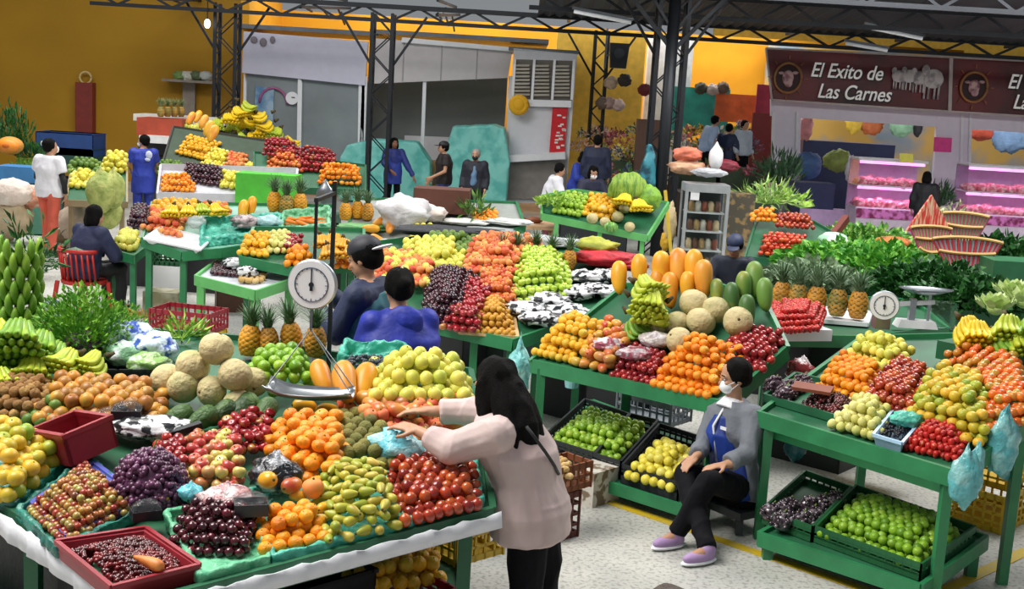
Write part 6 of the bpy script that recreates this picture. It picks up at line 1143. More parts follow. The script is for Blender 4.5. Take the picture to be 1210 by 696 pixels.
c = W(731, 66, 28.5); r = empty('loudspeaker', c, 'black loudspeaker hanging on the far yellow pier', 'loudspeaker'); MB().box(c, (.36, .32, .56), taper=1.25).build('cabinet', mat('23262e', .5), r); MB().tube([c+Vector((0, -.17, .05)), c+Vector((0, -.2, .05))], .12, 16).build('speaker_cone', mat('3a3e48', .5), r); MB().bar(c+Vector((-.3, 0, .6)), c+Vector((-.3, 0, -.3)), .05).bar(c+Vector((-.3, 0, 0)), c, .04).build('bracket', GALV, r)
for i, (px, py, cc_) in enumerate(((722, 98, 'b9a088'), (738, 95, '3a3430'), (720, 122, 'a88a80'), (730, 124, 'c9b0a8'), (712, 122, '6a5a50'), (762, 106, '7a2a2c'), (828, 104, '4a4a3a'), (842, 106, 'b8a8a0'), (854, 104, '5a4a3a'))): bag('hanging_goods', W(px, py, 28.9 if px < 800 else 30.8), (.16, .1, .14), mat(cc_, .7, var=.3), 'small hanging goods on the far yellow wall, '+['brown, below the loudspeaker', 'black, below the loudspeaker', 'greyish, on the lower shelf', 'pale, on the lower shelf', 'dark, beside the lattice', 'deep red, on the white pier', 'olive, above the teal board', 'pale, above the teal board', 'brown, right of the teal board'][i], 'goods', seed=500+i, knot=False)
c = W(770, 175, 26); o = MB().box((c.x, c.y, c.z), (.7, .3, 1.2)).build('brown_cupboard', mat('5a4034', .7)); tag(o, 'brown cupboard behind the black column', 'cupboard')
c = W(768, 215, 21.9); m = MB().loft([((c.x-.1, c.y-.5, c.z-.9), .13, .1, 0), ((c.x-.1, c.y-.5, c.z-.3), .16, .12, 0), ((c.x-.1, c.y-.5, c.z+.4), .12, .1, 0), ((c.x-.1, c.y-.5, c.z+.7), .05, .05, 0)], 16); o = remesh('hanging_bag', m, mat('3a8a9a', .4, c2='1f4a5a', vs=6), .03, None, .02, 6); tag(o, 'long teal bag hanging on the black column', 'bag')

# dark boxes added under the stalls to stand in for deep shade
def under(px, py, sz, c, lb, yaw=0, dy=0, nm='shade_filler', sl=True):
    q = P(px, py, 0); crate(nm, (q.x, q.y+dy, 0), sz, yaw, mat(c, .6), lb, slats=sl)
for a_ in (((560, 442, (.6, .45, .42), '1c2024', 'added black crate in the shade under the plum end of the middle stall', .6)), ((600, 446, (.5, .4, .5), '20302a', 'added dark green crate under the front corner of the middle stall', .7)), ((650, 430, (.6, .4, .45), '1a1c22', 'added black crate under the printed bags of the middle stall', -.5)), ((690, 412, (.6, .4, .4), '2a2422', 'added dark brown crate under the red cloth end of the middle stall', -.6)),
    ((745, 530, (.6, .4, .5), '191b1e', 'added black crate behind the lime crates under the centre stall', -.7)), ((690, 505, (.6, .4, .5), '1c1e22', 'added black crate at the left behind the lime crates', -.7)), ((240, 348, (.7, .5, .5), '1b1d20', 'added black box in the shade under the aqua clothed stall', 0)), ((150, 340, (.5, .4, .4), '16181c', 'added black box beside the legs of the small yellow fruit stall', 0)), ((300, 340, (.9, .5, .5), '202226', 'added dark box under the citrus stall', 0)), ((370, 345, (.9, .5, .5), '1b2220', 'added dark greenish box under the citrus stall by the scale post', 0)),
    ((272, 372, (.5, .4, .3), '5a3a2c', 'added brown box under the light green stall', .3)), ((975, 560, (.6, .4, .5), '1d2422', 'added dark crate behind the low shelf of the near right stall', -.7)), ((905, 470, (.9, .5, .6), '17191c', 'added black box in the shade under the pineapple shelf', -.3)), ((1000, 470, (.9, .5, .6), '1b2a22', 'added dark green box in the shade under the pineapple shelf', -.3)), ((700, 300, (1.2, .6, .6), '1d2226', 'added dark box under the green edged stall', 0)), ((430, 330, (1.2, .6, .7), '1c1f22', 'added dark box under the papaya stall behind the cap man', 0)), ((540, 300, (1.6, .6, .7), '1e1e20', 'added long dark box under the stall of white sacks', 0)), ((250, 262, (1.8, .5, .5), '2a2d2c', 'added dark box behind the legs of the white counter', 0))):
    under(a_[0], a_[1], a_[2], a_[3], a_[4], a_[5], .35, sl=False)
# ------------------------------------------------------------------ people
def fr(d, up=Vector((0, 0, 1))):                # frame with -Y... columns: right, forward, up
    f = Vector(d).normalized(); r_ = f.cross(up).normalized(); return Matrix((r_, f, r_.cross(f))).transposed()
def hand(mb, w_, d, n, side, s=1, curl=.5):    # d: towards the fingers, n: palm normal, side: thumb side +1/-1
    w_ = Vector(w_); d = Vector(d).normalized(); n = Vector(n); n = (n-d*n.dot(d)).normalized(); t = d.cross(n)*side
    M_ = Matrix((t, d, n)).transposed(); mb.ell(w_+d*.045*s, (.042*s, .055*s, .016*s), M_, 12, 8); mb.cap_tube(w_-d*.03, w_+d*.02*s, .026*s, .024*s)
    for i, L in enumerate((.072, .08, .074, .058)):
        off = (.03-.02*i)*s; b0 = w_+d*.082*s+t*off; d1 = (d+n*curl*.5+t*(.12-.08*i)).normalized(); p1 = b0+d1*L*.5*s; d2 = (d1+n*curl*.9).normalized(); p2 = p1+d2*L*.5*s
        mb.cap_tube(b0-d*.02*s, p1, .0098*s, .0088*s, 8); mb.cap_tube(p1, p2, .0088*s, .0075*s, 8)
    b0 = w_+d*.02*s+t*.03*s; p1 = b0+(d*.5+t*.8+n*.3).normalized()*.038*s; p2 = p1+(d*.9+t*.35+n*.4).normalized()*.034*s
    mb.cap_tube(b0, p1, .0125*s, .011*s, 8); mb.cap_tube(p1, p2, .011*s, .0088*s, 8)
def head(mb, c, f, s=1):
    M_ = fr(f); X = lambda x, y, z: Vector(c)+M_@Vector((x*s, y*s, z*s)); E_ = lambda p, r_, **k: mb.ell(X(*p), [q*s for q in r_], M_, 16, 12, **k)
    E_((0, -.012, .03), (.074, .094, .084)); E_((0, .02, -.035), (.06, .07, .075)); E_((0, .05, -.078), (.03, .03, .024)); E_((0, .075, .018), (.05, .014, .02))
    mb.cap_tube(X(0, .082, .008), X(0, .1, -.026), .009*s, .014*s, 8); E_((0, .082, -.055), (.024, .012, .012))
    for k in (-1, 1): E_((k*.074, -.008, -.008), (.01, .02, .03)); E_((k*.035, .066, -.02), (.02, .018, .018))
    return X, M_
def person(J, label, skin=SKIN, top=None, trousers=None, shoes=None, hair='short', hairm=HAIR, face=None, mask=None, cap=None, vs=.011, apron=None, jac=1, group=None, sleeves='long', hips=None, hood=None, hands=True, belt=None, collar=None, sh_w=.17, tw=1.0, wrn=.008, skirt_len=None, extra=None):
    """J: joints in world space: pelvis, chest, neck, head, face(direction), fwd, sh/el/wr/hip/kn/an left,right lists"""
    t = empty('person', Vector((J['pelvis'].x, J['pelvis'].y, min(a.z for a in J['an'])-.08)), label, 'person', group)
    fwd = J['fwd'].normalized(); yw = math.atan2(fwd.y, fwd.x)-math.pi/2
    b = MB(); H = J['head']; X, HM = head(b, H, J['face'], J.get('hs', 1))
    b.cap_tube(J['neck']-Vector((0, 0, .06)), H-Vector((0, 0, .05)), .055, .05)
    pel, ch, nk = J['pelvis'], J['chest'], J['neck']; mid = (pel+ch)/2
    def torso(m, g=0, zlow=0):
        R3 = [(pel-Vector((0, 0, .1+zlow))+(pel-ch)*0, .15*tw+g, .105*tw+g), (pel, .165*tw+g, .115*tw+g), (mid, .14*tw+g, .1*tw+g), (ch, .165*tw+g, .11*tw+g), (ch*.35+nk*.65, .165+g, .09+g), (ch*.12+nk*.88, .12+g, .078+g), (nk-Vector((0, 0, .0)), .07+g*.6, .06+g*.6)]
        m.loft([(c_, rx, ry, yw) for c_, rx, ry in R3], 18)
    torso(b)
    for i in (0, 1):
        b.cap_tube(J['sh'][i], J['el'][i], .045, .037); b.cap_tube(J['el'][i], J['wr'][i], .037, .026); b.cap_tube(nk*.6+J['sh'][i]*.4-Vector((0, 0, .04)), J['sh'][i], .055, .05)
        b.cap_tube(J['hip'][i], J['kn'][i], .078, .055); b.cap_tube(J['kn'][i], J['an'][i], .052, .038); b.cap_tube(J['an'][i], J['an'][i]+J.get('toe', fwd)*.12-Vector((0, 0, .03)), .036, .028)
        if hands: hd = J['hd'][i] if 'hd' in J else (J['wr'][i]-J['el'][i]).normalized(); n_ = J['pn'][i] if 'pn' in J else (fwd.cross(Vector((0, 0, 1)))*(1 if i == 0 else -1)); hand(b, J['wr'][i], hd, n_, J.get('ths', (1, -1))[i], J.get('hns', 1), J.get('curl', .5))
    remesh('body', b, skin, vs, t, 0, smooth=1)
    if top:
        m = MB(); g = .022*jac; torso(m, g, J.get('hem', .0))
        for i in (0, 1):
            m.cap_tube(nk*.5+J['sh'][i]*.5-Vector((0, 0, .045)), J['sh'][i], .06+g*.4, .055+g)
            if sleeves == 'long': m.cap_tube(J['sh'][i], J['el'][i], .052+g, .04+g); e = J['wr'][i]+(J['el'][i]-J['wr'][i])*J.get('cuff', .12); m.tube([J['el'][i], e], [.041+g, .032+g*.8], 12); m.ell(J['el'][i], .041+g)
            elif sleeves == 'short': m.tube([J['sh'][i], J['sh'][i]*.4+J['el'][i]*.6], [.054+g, .052+g], 12); m.ell(J['sh'][i], .053+g)
        if skirt_len: m.loft([(pel+Vector((0, 0, .05)), .17+g, .12+g, yw), (pel-Vector((0, 0, skirt_len)), .19+g, .14+g, yw)], 18)
        remesh('jacket' if sleeves == 'long' else 'shirt', m, top, vs, t, wrn, 7, smooth=J.get('sm', 6))
        if collar: remesh('collar', MB().tube([nk-Vector((0, 0, .06)), nk+Vector((0, 0, .015))], [.1, .075], 14), collar, .01, t)
    if trousers:
        m = MB(); m.loft([(pel+Vector((0, 0, .05)), .155*tw, .115*tw, yw), (pel-Vector((0, 0, .02)), .175*tw, .13*tw, yw), (pel-Vector((0, 0, .12)), .16*tw, .12*tw, yw)], 16)
        for i in (0, 1): m.cap_tube(J['hip'][i], J['kn'][i], .095, .07); m.tube([J['kn'][i], J['an'][i]+Vector((0, 0, .01))], [.07, .056], 12); m.ell(J['kn'][i], .07)
        remesh('trousers', m, trousers, vs, t, wrn, 8, smooth=5)
    toe = J.get('toe', fwd)
    for i in (0, 1):
        if shoes:
            a = J['an'][i]; m = MB(); M_ = fr(toe); m.ell(a+toe*.06-Vector((0, 0, .035)), (.045, .125, .04), M_); m.ell(a-Vector((0, 0, .0)), (.045, .055, .05), M_); sh_ = remesh('shoe', m, shoes, .008, t, 0)
            m = MB(); m.ell(a+toe*.06-Vector((0, 0, .062)), (.05, .135, .018), M_); m.build('sole', WPLAST if shoes is not BLACKC else BLACKC, sh_, True)
    hs = J.get('hs', 1); E2 = lambda m, p, r_, **k: m.ell(X(*p), [q*hs for q in r_], HM, 18, 12, **k)
    if face:
        for k in (-1, 1):
            m = MB(); E2(m, (k*.03, .077, .008), (.0125, .008, .008)); m.build('eye', WPLAST, t, True); m = MB(); E2(m, (k*.03, .084, .008), (.006, .004, .006)); m.build('iris', mat('2a1a12', .3), t, True)
            m = MB(); m.cap_tube(X(k*.015, .086, .032), X(k*.048, .078, .03), .004, .003, 6); m.build('eyebrow', HAIR, t, True)
        if not mask: m = MB(); E2(m, (0, .092, -.055), (.022, .006, .007)); m.build('lips', mat('8f4a44', .5), t, True)
    if hair:
        m = MB(); E2(m, (0, -.026, .043), (.086, .096, .088)); E2(m, (0, -.045, -.0), (.078, .07, .075))
        for k in (-1, 1): E2(m, (k*.06, -.02, .02), (.03, .06, .055))
        if hair == 'bun': E2(m, (0, -.115, .03), (.04, .04, .04))
        if hair == 'pony': m.cap_tube(X(0, -.1, 0), X(0, -.12, -.2), .035, .018)
        if hair == 'bob':
            for k in (-1, 1): E2(m, (k*.068, -.025, -.04), (.03, .06, .08))
            E2(m, (0, -.06, -.05), (.08, .055, .08))
        if extra: extra(m, X)
        remesh('hair', m, hairm, .007 if vs < .009 else .011, t, .006 if hair != 'short' else .003, 14, stretch=(1, 1, .25))
    if cap:
        m = MB(); E2(m, (0, -.015, .055), (.09, .105, .082), fn=lambda v: Vector((v.x, v.y, max(v.z, -.15)))); o = m.build('cap', cap, t, True)
        m = MB(); E2(m, (0, .115 if not J.get('capback') else -.12, .04), (.068, .07, .01)); m.build('cap_brim', J.get('brim', cap), o, True)
    if mask:
        m = MB(); E2(m, (0, .055, -.045), (.058, .052, .052)); o = m.build('face_mask', mask, t, True)
        m = MB()
        for k in (-1, 1): m.bar(X(k*.05, .07, -.03), X(k*.078, -.005, .0), .004); m.bar(X(k*.045, .06, -.075), X(k*.078, -.005, -.02), .004)
        m.build('mask_strap', mask, o)
    if apron:
        m = MB(); g = .034; m.loft([(pel-Vector((0, 0, .28)), .2, .15, yw), (pel, .165*tw+g, .115*tw+g, yw), (mid, .14*tw+g, .1*tw+g, yw), (ch, .155*tw+g, .105*tw+g, yw), (ch*.4+nk*.6, .12, .105, yw)], 18); remesh('apron', m, apron, vs, t, wrn, 6, smooth=5)
    return t, X
def std(g, yaw, H=1.65, lean=0, arms=None, spread=.22, head_yaw=0, head_pitch=0, step=.04, crouch=0):
    """standing joints; g ground point, yaw = facing direction angle (0 = +x)"""
    k = H/1.65; f = Vector((math.cos(yaw), math.sin(yaw), 0)); r_ = Vector((f.y, -f.x, 0)); g = Vector(g); U = Vector((0, 0, 1))
    def p(x, y, z): return g+r_*x*k+f*(y+lean*max(0, z-.9))*k+U*(z-crouch)*k
    hy = yaw+head_yaw; hf = Vector((math.cos(hy), math.sin(hy), head_pitch)).normalized()
    J = dict(pelvis=p(0, 0, .94), chest=p(0, 0, 1.24), neck=p(0, .0, 1.415), head=p(0, .03, 1.53), face=hf, fwd=f, sh=[p(-.165, 0, 1.34), p(.165, 0, 1.34)], hip=[p(-.085, 0, .88), p(.085, 0, .88)], kn=[p(-.095, step, .48), p(.095, -step+.03, .48)], an=[p(-.1, step*1.4, .08+crouch), p(.1, -step*1.4, .08+crouch)], hs=k)
    J['el'] = [p(-spread, -.02, 1.08), p(spread, -.02, 1.08)]; J['wr'] = [p(-spread-.01, .1, .86), p(spread+.01, .1, .86)]
    if arms:
        for i, a in enumerate(arms):
            if a: J['el'][i] = p(*a[0]); J['wr'][i] = p(*a[1])
    return J, p
D = math.radians
# foreground woman in the cream jacket
CREAM = mat('cdb8b4', .75, c2='c2aaa8', vs=3, bump=.15); NAVYT = mat('0c0c12', .85, bump=.2, spec=.2)
def Wj(px, py, y): return W(px, py, y)
y0 = 5.3
Jw = dict(pelvis=Wj(628, 600, y0-.02), chest=Wj(612, 530, y0), neck=Wj(592, 484, y0+.03), head=Wj(585, 456, y0+.06), face=Vector((-.75, .62, -.28)), fwd=Vector((-.8, .6, 0)), hs=1.04,
          sh=[Wj(588, 512, y0-.16), Wj(600, 492, y0+.17)], el=[Wj(534, 530, y0-.16), Wj(552, 486, y0+.3)], wr=[Wj(495, 510, y0-.06), Wj(507, 486, y0+.28)],
          hip=[Wj(624, 628, y0-.09), Wj(640, 624, y0+.09)], kn=[Wj(618, 732, y0-.06), Wj(644, 728, y0+.1)], an=[Wj(618, 830, y0-.1), Wj(650, 812, y0+.1)], hem=.03, cuff=.3, curl=.45, hns=1.0,
          pn=[Vector((.1, .1, -1)), Vector((.1, -.1, -1))], hd=[Vector((-.8, .5, .12)), Vector((-.9, .1, -.05))], ths=(1, -1))
Jw['an'] = [Vector((v.x, v.y, .08)) for v in Jw['an']]
def longhair(m, X):
    c = [X(0, -.05, .0), X(0, -.1, -.1), X(.01, -.13, -.2), X(.02, -.13, -.29)]
    for k, (a, r_) in enumerate(((0, .085), (.055, .05), (-.055, .05))): m.tube([X(a*.8, -.05, .02), X(a*1.2, -.085, -.09), X(a*1.5, -.11, -.19), X(a*1.6, -.11, -.27), X(a*1.4, -.105, -.32)], [r_*.9, r_*1.05, r_*1.0, r_*.75, r_*.3], 14)
    for k in (-1, 1): m.tube([X(k*.07, -.0, .03), X(k*.083, .01, -.06), X(k*.085, .0, -.15), X(k*.075, -.01, -.21)], [.03, .036, .03, .012], 10)
rn = random.Random(1)
tw_, Xw = person(Jw, 'woman with long black hair in a cream jacket reaching over the near stall', top=CREAM, trousers=NAVYT, hair='bob', extra=longhair, face=True, vs=.0065, jac=1.35, wrn=.008, tw=1.16, skirt_len=.12)
st = [Jw['neck']+Vector((.04, -.12, -.04)), Jw['chest']+Vector((.02, -.2, .05)), (Jw['pelvis']+Jw['chest'])/2+Vector((.14, -.16, .04)), Jw['pelvis']+Vector((.24, -.05, .05))]
m = MB(); m.tube([Wj(622, 504, y0-.19), Wj(634, 520, y0-.19), Wj(645, 535, y0-.15), Wj(655, 550, y0-.08), Wj(660, 560, y0)], .008, 6); tag(m.build('shoulder_strap', BLACKC, None, True), 'thin black bag strap across the back of the cream jacket', 'bag strap')
o = bag('plastic_bag', Wj(470, 524, y0+.02), (.13, .1, .1), mat('6fc0d0', .3, c2='a8dce2', vs=8, bump=1), 'light blue plastic bag held in the hands of the woman in cream', seed=610, knot=False, amp=.4); o.location.z -= .04
# seated woman
yw = 7.35
fs = Vector((-.78, -.62, 0)).normalized()
an = [P(800, 632, .08), P(836, 650, .08)]
Js = dict(pelvis=Wj(872, 572, 7.62), chest=Wj(862, 510, 7.6), neck=Wj(868, 472, 7.6), head=Wj(868, 446, 7.58), face=Vector((-.95, -.15, -.18)), fwd=fs, hs=1.0,
          sh=[Wj(890, 492, 7.47), Wj(846, 484, 7.72)], el=[Wj(884, 534, 7.36), Wj(833, 522, 7.62)], wr=[Wj(858, 549, 7.25), Wj(822, 540, 7.4)],
          hip=[Wj(873, 576, 7.52), Wj(858, 572, 7.7)], kn=[Wj(838, 568, 7.16), Wj(808, 560, 7.38)], an=an, toe=Vector((-.85, -.5, 0)).normalized(), curl=.4, pn=[Vector((0, 0, -1)), Vector((0, 0, -1))], hd=[Vector((-.9, -.1, -.15)), Vector((-.6, -.5, -.35))], ths=(1, -1), hem=-.03)
GREYJ = mat('6f747c', .8, bump=.3); BLUEV = mat('1f3f9a', .55, c2='19337f', vs=6); PURP = mat('a98ab8', .6)
ts, Xs = person(Js, 'seated woman in a grey jacket over a blue vest with white mask and lilac shoes', top=GREYJ, trousers=NAVYT, shoes=PURP, hair='short', face=True, mask=mat('eef0f4', .5), vs=.0075, jac=1.1, tw=1.0)
m = MB(); pel, ch, nk = Js['pelvis'], Js['chest'], Js['neck']; yy = math.atan2(fs.y, fs.x)-math.pi/2; of = fs*.035-Vector((0, 0, 0))
m.loft([(pel+of-Vector((0, 0, .06)), .17, .13, yy), (pel+of*1.2, .175, .135, yy), ((pel+ch)/2+of, .145, .12, yy), (ch+of*.9, .15, .125, yy), (ch*.45+nk*.55+of*.4, .1, .1, yy)], 18); remesh('vest', m, BLUEV, .008, ts, .007, 8)
m = MB(); fz = fs*.16; m.tube([nk+fs*.075-Vector((0, 0, .02)), ch+fz+Vector((0, 0, .06)), (pel+ch)/2+fz*1.0], .008, 6); m.build('zip', WPLAST, ts, True)
m = MB(); m.box(ch+fs*.165+Vector((.06, -.05, .06)), (.05, .005, .02), Euler((0, 0, yy))); m.build('white_badge', WPLAST, ts)
m = MB(); m.tube([nk-Vector((0, 0, .07))+fs*.04, nk+Vector((0, 0, .0))], [.1, .066], 14); remesh('shirt_collar', m, mat('e8e8ee', .6), .008, ts)
q = Js['pelvis']; o = MB(); t = empty('stool', (q.x, q.y, 0), 'dark low stool under the seated woman', 'stool'); MB().box((q.x, q.y, q.z-.15), (.34, .3, .05), Euler((0, 0, yy))).build('seat', mat('3a4044', .6), t)
for sx in (-1, 1):
    for sy in (-1, 1): p = Euler((0, 0, yy)).to_matrix()@Vector((sx*.14, sy*.12, 0)); MB().bar((q.x+p.x, q.y+p.y, q.z-.16), (q.x+p.x*1.1, q.y+p.y*1.1, 0), .045).build('leg', mat('3a4044', .6), t)
# blue hooded woman and cap man
def hpd(px, py, y, H): q = W(px, py, y); return Vector((q.x, q.y, q.z-H))
def hp(px, py, H): q = P(px, py, H); return Vector((q.x, q.y, 0))
BLUEH = mat('2434a8', .6, c2='1c2a8c', vs=5, bump=.3)
J, p = std(hp(478, 321, 1.64), D(115), 1.64, arms=[((-.22, .12, 1.1), (-.12, .28, 1.0)), ((.22, .12, 1.1), (.12, .28, 1.0))], lean=.1, head_pitch=-.2)
J['sm'] = 22
tb_, X = person(J, 'person in a bright blue hooded jacket, dark hair pinned up, seen from behind', top=BLUEH, trousers=NAVYT, hair='bun', vs=.009, jac=1.2, tw=1.38, wrn=.005)
m = MB(); m.ell(J['neck']-J['fwd']*.085-Vector((0, 0, .06)), (.12, .055, .1)); remesh('hood', m, BLUEH, .01, tb_, .003, 9)
m = MB(); m.bar(X(0, -.06, .13), X(.04, -.1, .05), .012); m.build('hair_clip', mat('d8c8a8', .4), tb_)
J, p = std(hp(445, 271, 1.84), D(160), 1.78, arms=[((-.2, .12, 1.12), (-.1, .33, 1.3)), ((.2, .14, 1.12), (.02, .34, 1.34))], head_pitch=-.35, lean=.06)
J['capback'] = True; J['brim'] = mat('d8d8da', .5)
tc_, X = person(J, 'man in a dark cap with white brim, teal vest and navy sleeves holding something up', top=mat('232c4a', .7, bump=.3), trousers=NAVYT, hair='short', cap=mat('23242e', .6), vs=.009, face=True, jac=1.2)
m = MB(); yy = math.atan2(J['fwd'].y, J['fwd'].x)-math.pi/2; m.loft([(J['pelvis']-Vector((0, 0, .06)), .2, .155, yy), (J['chest'], .2, .155, yy), (J['chest']*.3+J['neck']*.7, .15, .12, yy)], 18); remesh('vest', m, mat('2f6a74', .6, c2='275a66', vs=5), .012, tc_, .012, 7)
bag('plastic_bag', W(395, 372, 7.9), (.1, .08, .16), mat('cfd4cc', .25, c2='d8887a', vs=5, thr=(.55, .7), bump=.8), 'translucent white carrier bag hanging beside the large dial scale', seed=620, amp=.2)
# left back people
J, p = std(hp(58, 164, 1.68), D(70), 1.68, arms=[((-.24, .02, 1.1), (-.2, .2, .98)), ((.25, .0, 1.08), (.24, .06, .84))], head_yaw=-.5, step=.06)
ta, X = person(J, 'man in a white polo shirt with black sleeves and salmon trousers', top=mat('eceaf0', .7, bump=.2), trousers=mat('d8604a', .7, bump=.3), shoes=BLACKC, hair='short', cap=None, sleeves='short', jac=1.5, tw=1.15)
for i in (0, 1): m = MB(); m.tube([J['sh'][i]*.4+J['el'][i]*.6, J['el'][i], J['el'][i]*.25+J['wr'][i]*.75], [.045, .046, .036], 10); m.build('black_sleeve', BLACKC, ta, True)
m = MB(); m.ell(X(-.02, .09, -.03), (.04, .03, .05)); m.build('face_mask', WPLAST, ta, True); m = MB(); m.ell(X(-.03, -.095, .05), (.035, .02, .04)); m.build('white_cap_patch', WPLAST, ta, True)
APB = mat('2338a0', .6, c2='1c2e88', vs=4)
J, p = std(hp(170, 158, 1.66), D(120), 1.64, arms=[((-.26, .08, 1.1), (-.16, .3, 1.0)), ((.25, .06, 1.1), (.18, .25, .95))], head_yaw=.8)
ta, X = person(J, 'vendor in a blue uniform with a white emblem on the back and a white mask', top=APB, trousers=APB, shoes=BLACKC, hair='short', mask=mat('eef0f4', .5), face=True, jac=1.5, sleeves='short', apron=APB)
m = MB(); e = J['chest']-J['fwd']*.165+Vector((.05, 0, .08)); m.ell(e, (.06, .02, .07)); m.ell(e+Vector((-.02, 0, -.08)), (.05, .02, .03)); m.build('emblem', mat('c8d0e8', .5), ta, True)
g = P(105, 330, 0); g = Vector((P(98, 243, 1.22).x, P(98, 243, 1.22).y, 0))
f = Vector((.55, .85, 0)).normalized(); r_ = Vector((f.y, -f.x, 0)); U = Vector((0, 0, 1)); pt = lambda x, y, z: g+r_*x+f*y+U*z
J = dict(pelvis=pt(0, 0, .52), chest=pt(0, .07, .82), neck=pt(0, .12, .99), head=pt(0, .16, 1.09), face=(f+Vector((.35, 0, -.35))), fwd=f, sh=[pt(-.17, .1, .92), pt(.17, .1, .92)], el=[pt(-.26, .2, .68), pt(.27, .22, .68)], wr=[pt(-.12, .42, .66), pt(.12, .42, .66)], hip=[pt(-.09, 0, .5), pt(.09, 0, .5)], kn=[pt(-.12, .42, .5), pt(.12, .42, .5)], an=[pt(-.12, .42, .08), pt(.12, .42, .08)])
person(J, 'seated person in a navy hooded jacket bending forward on the red chair', top=mat('252b4c', .7, bump=.3), trousers=BLACKC, shoes=BLACKC, hair='bob', jac=1.6, tw=1.15)
t = empty('plastic_chair', (g.x, g.y, 0), 'red plastic chair with a slatted curved back under the seated navy person', 'chair'); RD = mat('b8261f', .4)
MB().loft([(pt(0, .02, .36), .24, .22, 0), (pt(0, .02, .4), .25, .23, 0)], 16).build('seat', RD, t)
m = MB(); ar = [pt(.27*math.cos(a), -.2*abs(math.sin(a))-.03, .74+.0*math.sin(a)) for a in (math.pi+i*math.pi/12 for i in range(13))]; m.tube(ar, .022, 8)
for i in range(1, 12): m.bar(ar[i], ar[i]-Vector((0, 0, .34))+f*.05, .022, .012)
m.build('backrest', RD, t, True)
for sx in (-1, 1):
    for sy in (-1, 1): MB().bar(pt(sx*.2, sy*.18, .38), pt(sx*.24, sy*.22, 0), .04).build('leg', RD, t)
# people at the centre back
J, p = std(hp(466, 163, 1.62), D(-70), 1.62, arms=[((-.22, .05, 1.1), (-.2, .22, .9)), ((.22, .05, 1.1), (.1, .25, .95))])
J['wr'][0] = p(-.42, .2, .82); J['el'][0] = p(-.3, .1, 1.05)
person(J, 'woman in a blue apron dress with long dark hair by the lattice column', top=mat('26337c', .6), trousers=NAVYT, shoes=BLACKC, hair='bob', face=True, jac=1.2, apron=mat('2a3f9c', .6), skin=SKIN2)
J, p = std(hp(526, 166, 1.72), D(195), 1.7, arms=[((-.24, .02, 1.1), (-.2, .25, .98)), ((.24, .0, 1.1), (.22, .2, .9))])
person(J, 'man in a black t-shirt, black cap and blue jeans standing in profile', top=mat('1c1414', .7), trousers=mat('2c3f8a', .7, bump=.3), shoes=BLACKC, hair='short', cap=BLACKC, face=True, sleeves='short', jac=1.5, tw=1.25)
J, p = std(hp(563, 176, 1.62), D(-100), 1.62)
person(J, 'grey haired person in a dark jacket over a blue grey shirt with dark mask', top=mat('1d1f2c', .7, bump=.3), trousers=BLACKC, shoes=BLACKC, hair='short', hairm=GREYHAIR, face=True, mask=BLACKC, jac=1.7, tw=1.15)
J2, p = std(hp(563, 176, 1.62), D(-100), 1.62)
o = remesh('open_shirt', MB().loft([(J['pelvis']+J['fwd']*.06, .09, .13, 0), (J['chest']+J['fwd']*.07, .06, .12, 0), (J['neck']+J['fwd']*.02-Vector((0, 0, .04)), .04, .08, 0)], 14), mat('5c7c9c', .6), .02, None, .01); o.parent = [x for x in col.objects if x.get('label', '').startswith('grey haired')][0]; o.matrix_parent_inverse = Matrix.Translation(o.parent.location).inverted()
def seatp(px, py, H, yaw, label, **kw):
    J, p = std(hp(px, py, H), yaw, 1.62, crouch=1.6-H, lean=.25, head_pitch=-.4, arms=[((-.25, .12, 1.12), (-.08, .32, 1.08)), ((.25, .12, 1.12), (.08, .32, 1.08))]); return person(J, label, **kw)
seatp(650, 194, 1.52, D(10), 'person in a white shirt with dark hair bending at the lime stall', top=mat('e6e6ee', .7), trousers=mat('5c2434', .7), shoes=BLACKC, hair='short', jac=1.8, tw=1.1)
seatp(681, 180, 1.6, D(-30), 'person in a bright blue top leaning over the lime stall', top=mat('2840a8', .6), trousers=NAVYT, shoes=BLACKC, hair='bob', face=True, jac=1.5)
J, p = std(hpd(707, 157, 23.4, 1.72), D(75), 1.68); person(J, 'person in a dark navy top with a small white emblem, seen from behind', top=mat('1c2440', .7), trousers=NAVYT, shoes=BLACKC, hair='short', jac=1.9, tw=1.3)
seatp(698, 197, 1.5, D(-75), 'person in a white face mask behind the limes, head bowed', top=mat('2a2c44', .7), trousers=NAVYT, shoes=BLACKC, hair='bob', face=True, mask=WPLAST, jac=1.3)
seatp(873, 279, 1.35, D(-110), 'vendor in a navy cap looking down behind the tomatoes', top=mat('1f2436', .7), trousers=NAVYT, shoes=BLACKC, hair='short', cap=mat('26304f', .6), face=True, jac=1.4, skin=SKIN2)
J, p = std(hpd(1096, 203, 24.3, 1.62), D(70), 1.62); person(J, 'person in dark clothes standing before the lit meat case', top=mat('16181f', .7), trousers=BLACKC, shoes=BLACKC, hair='bob', jac=1.5, tw=1.05)
J, p = std(hpd(836, 136, 27.2, 1.66), D(20), 1.66, lean=.3); person(J, 'person in a light blue shirt bending among the far flowers', top=mat('9fb4d4', .7), trousers=NAVYT, shoes=BLACKC, hair='short', jac=1.5, vs=.016)
J, p = std(hpd(862, 146, 27.3, 1.6), D(60), 1.6); person(J, 'person in navy with dark hair among the far flowers', top=mat('1f2a4a', .7), trousers=NAVYT, shoes=BLACKC, hair='short', jac=1.5, vs=.016)
J, p = std(hpd(880, 142, 27.3, 1.6), D(-60), 1.6); person(J, 'person in pale grey standing next to the navy one at the far flowers', top=mat('b4c0cc', .7), trousers=NAVYT, shoes=BLACKC, hair='short', jac=1.3, vs=.016)
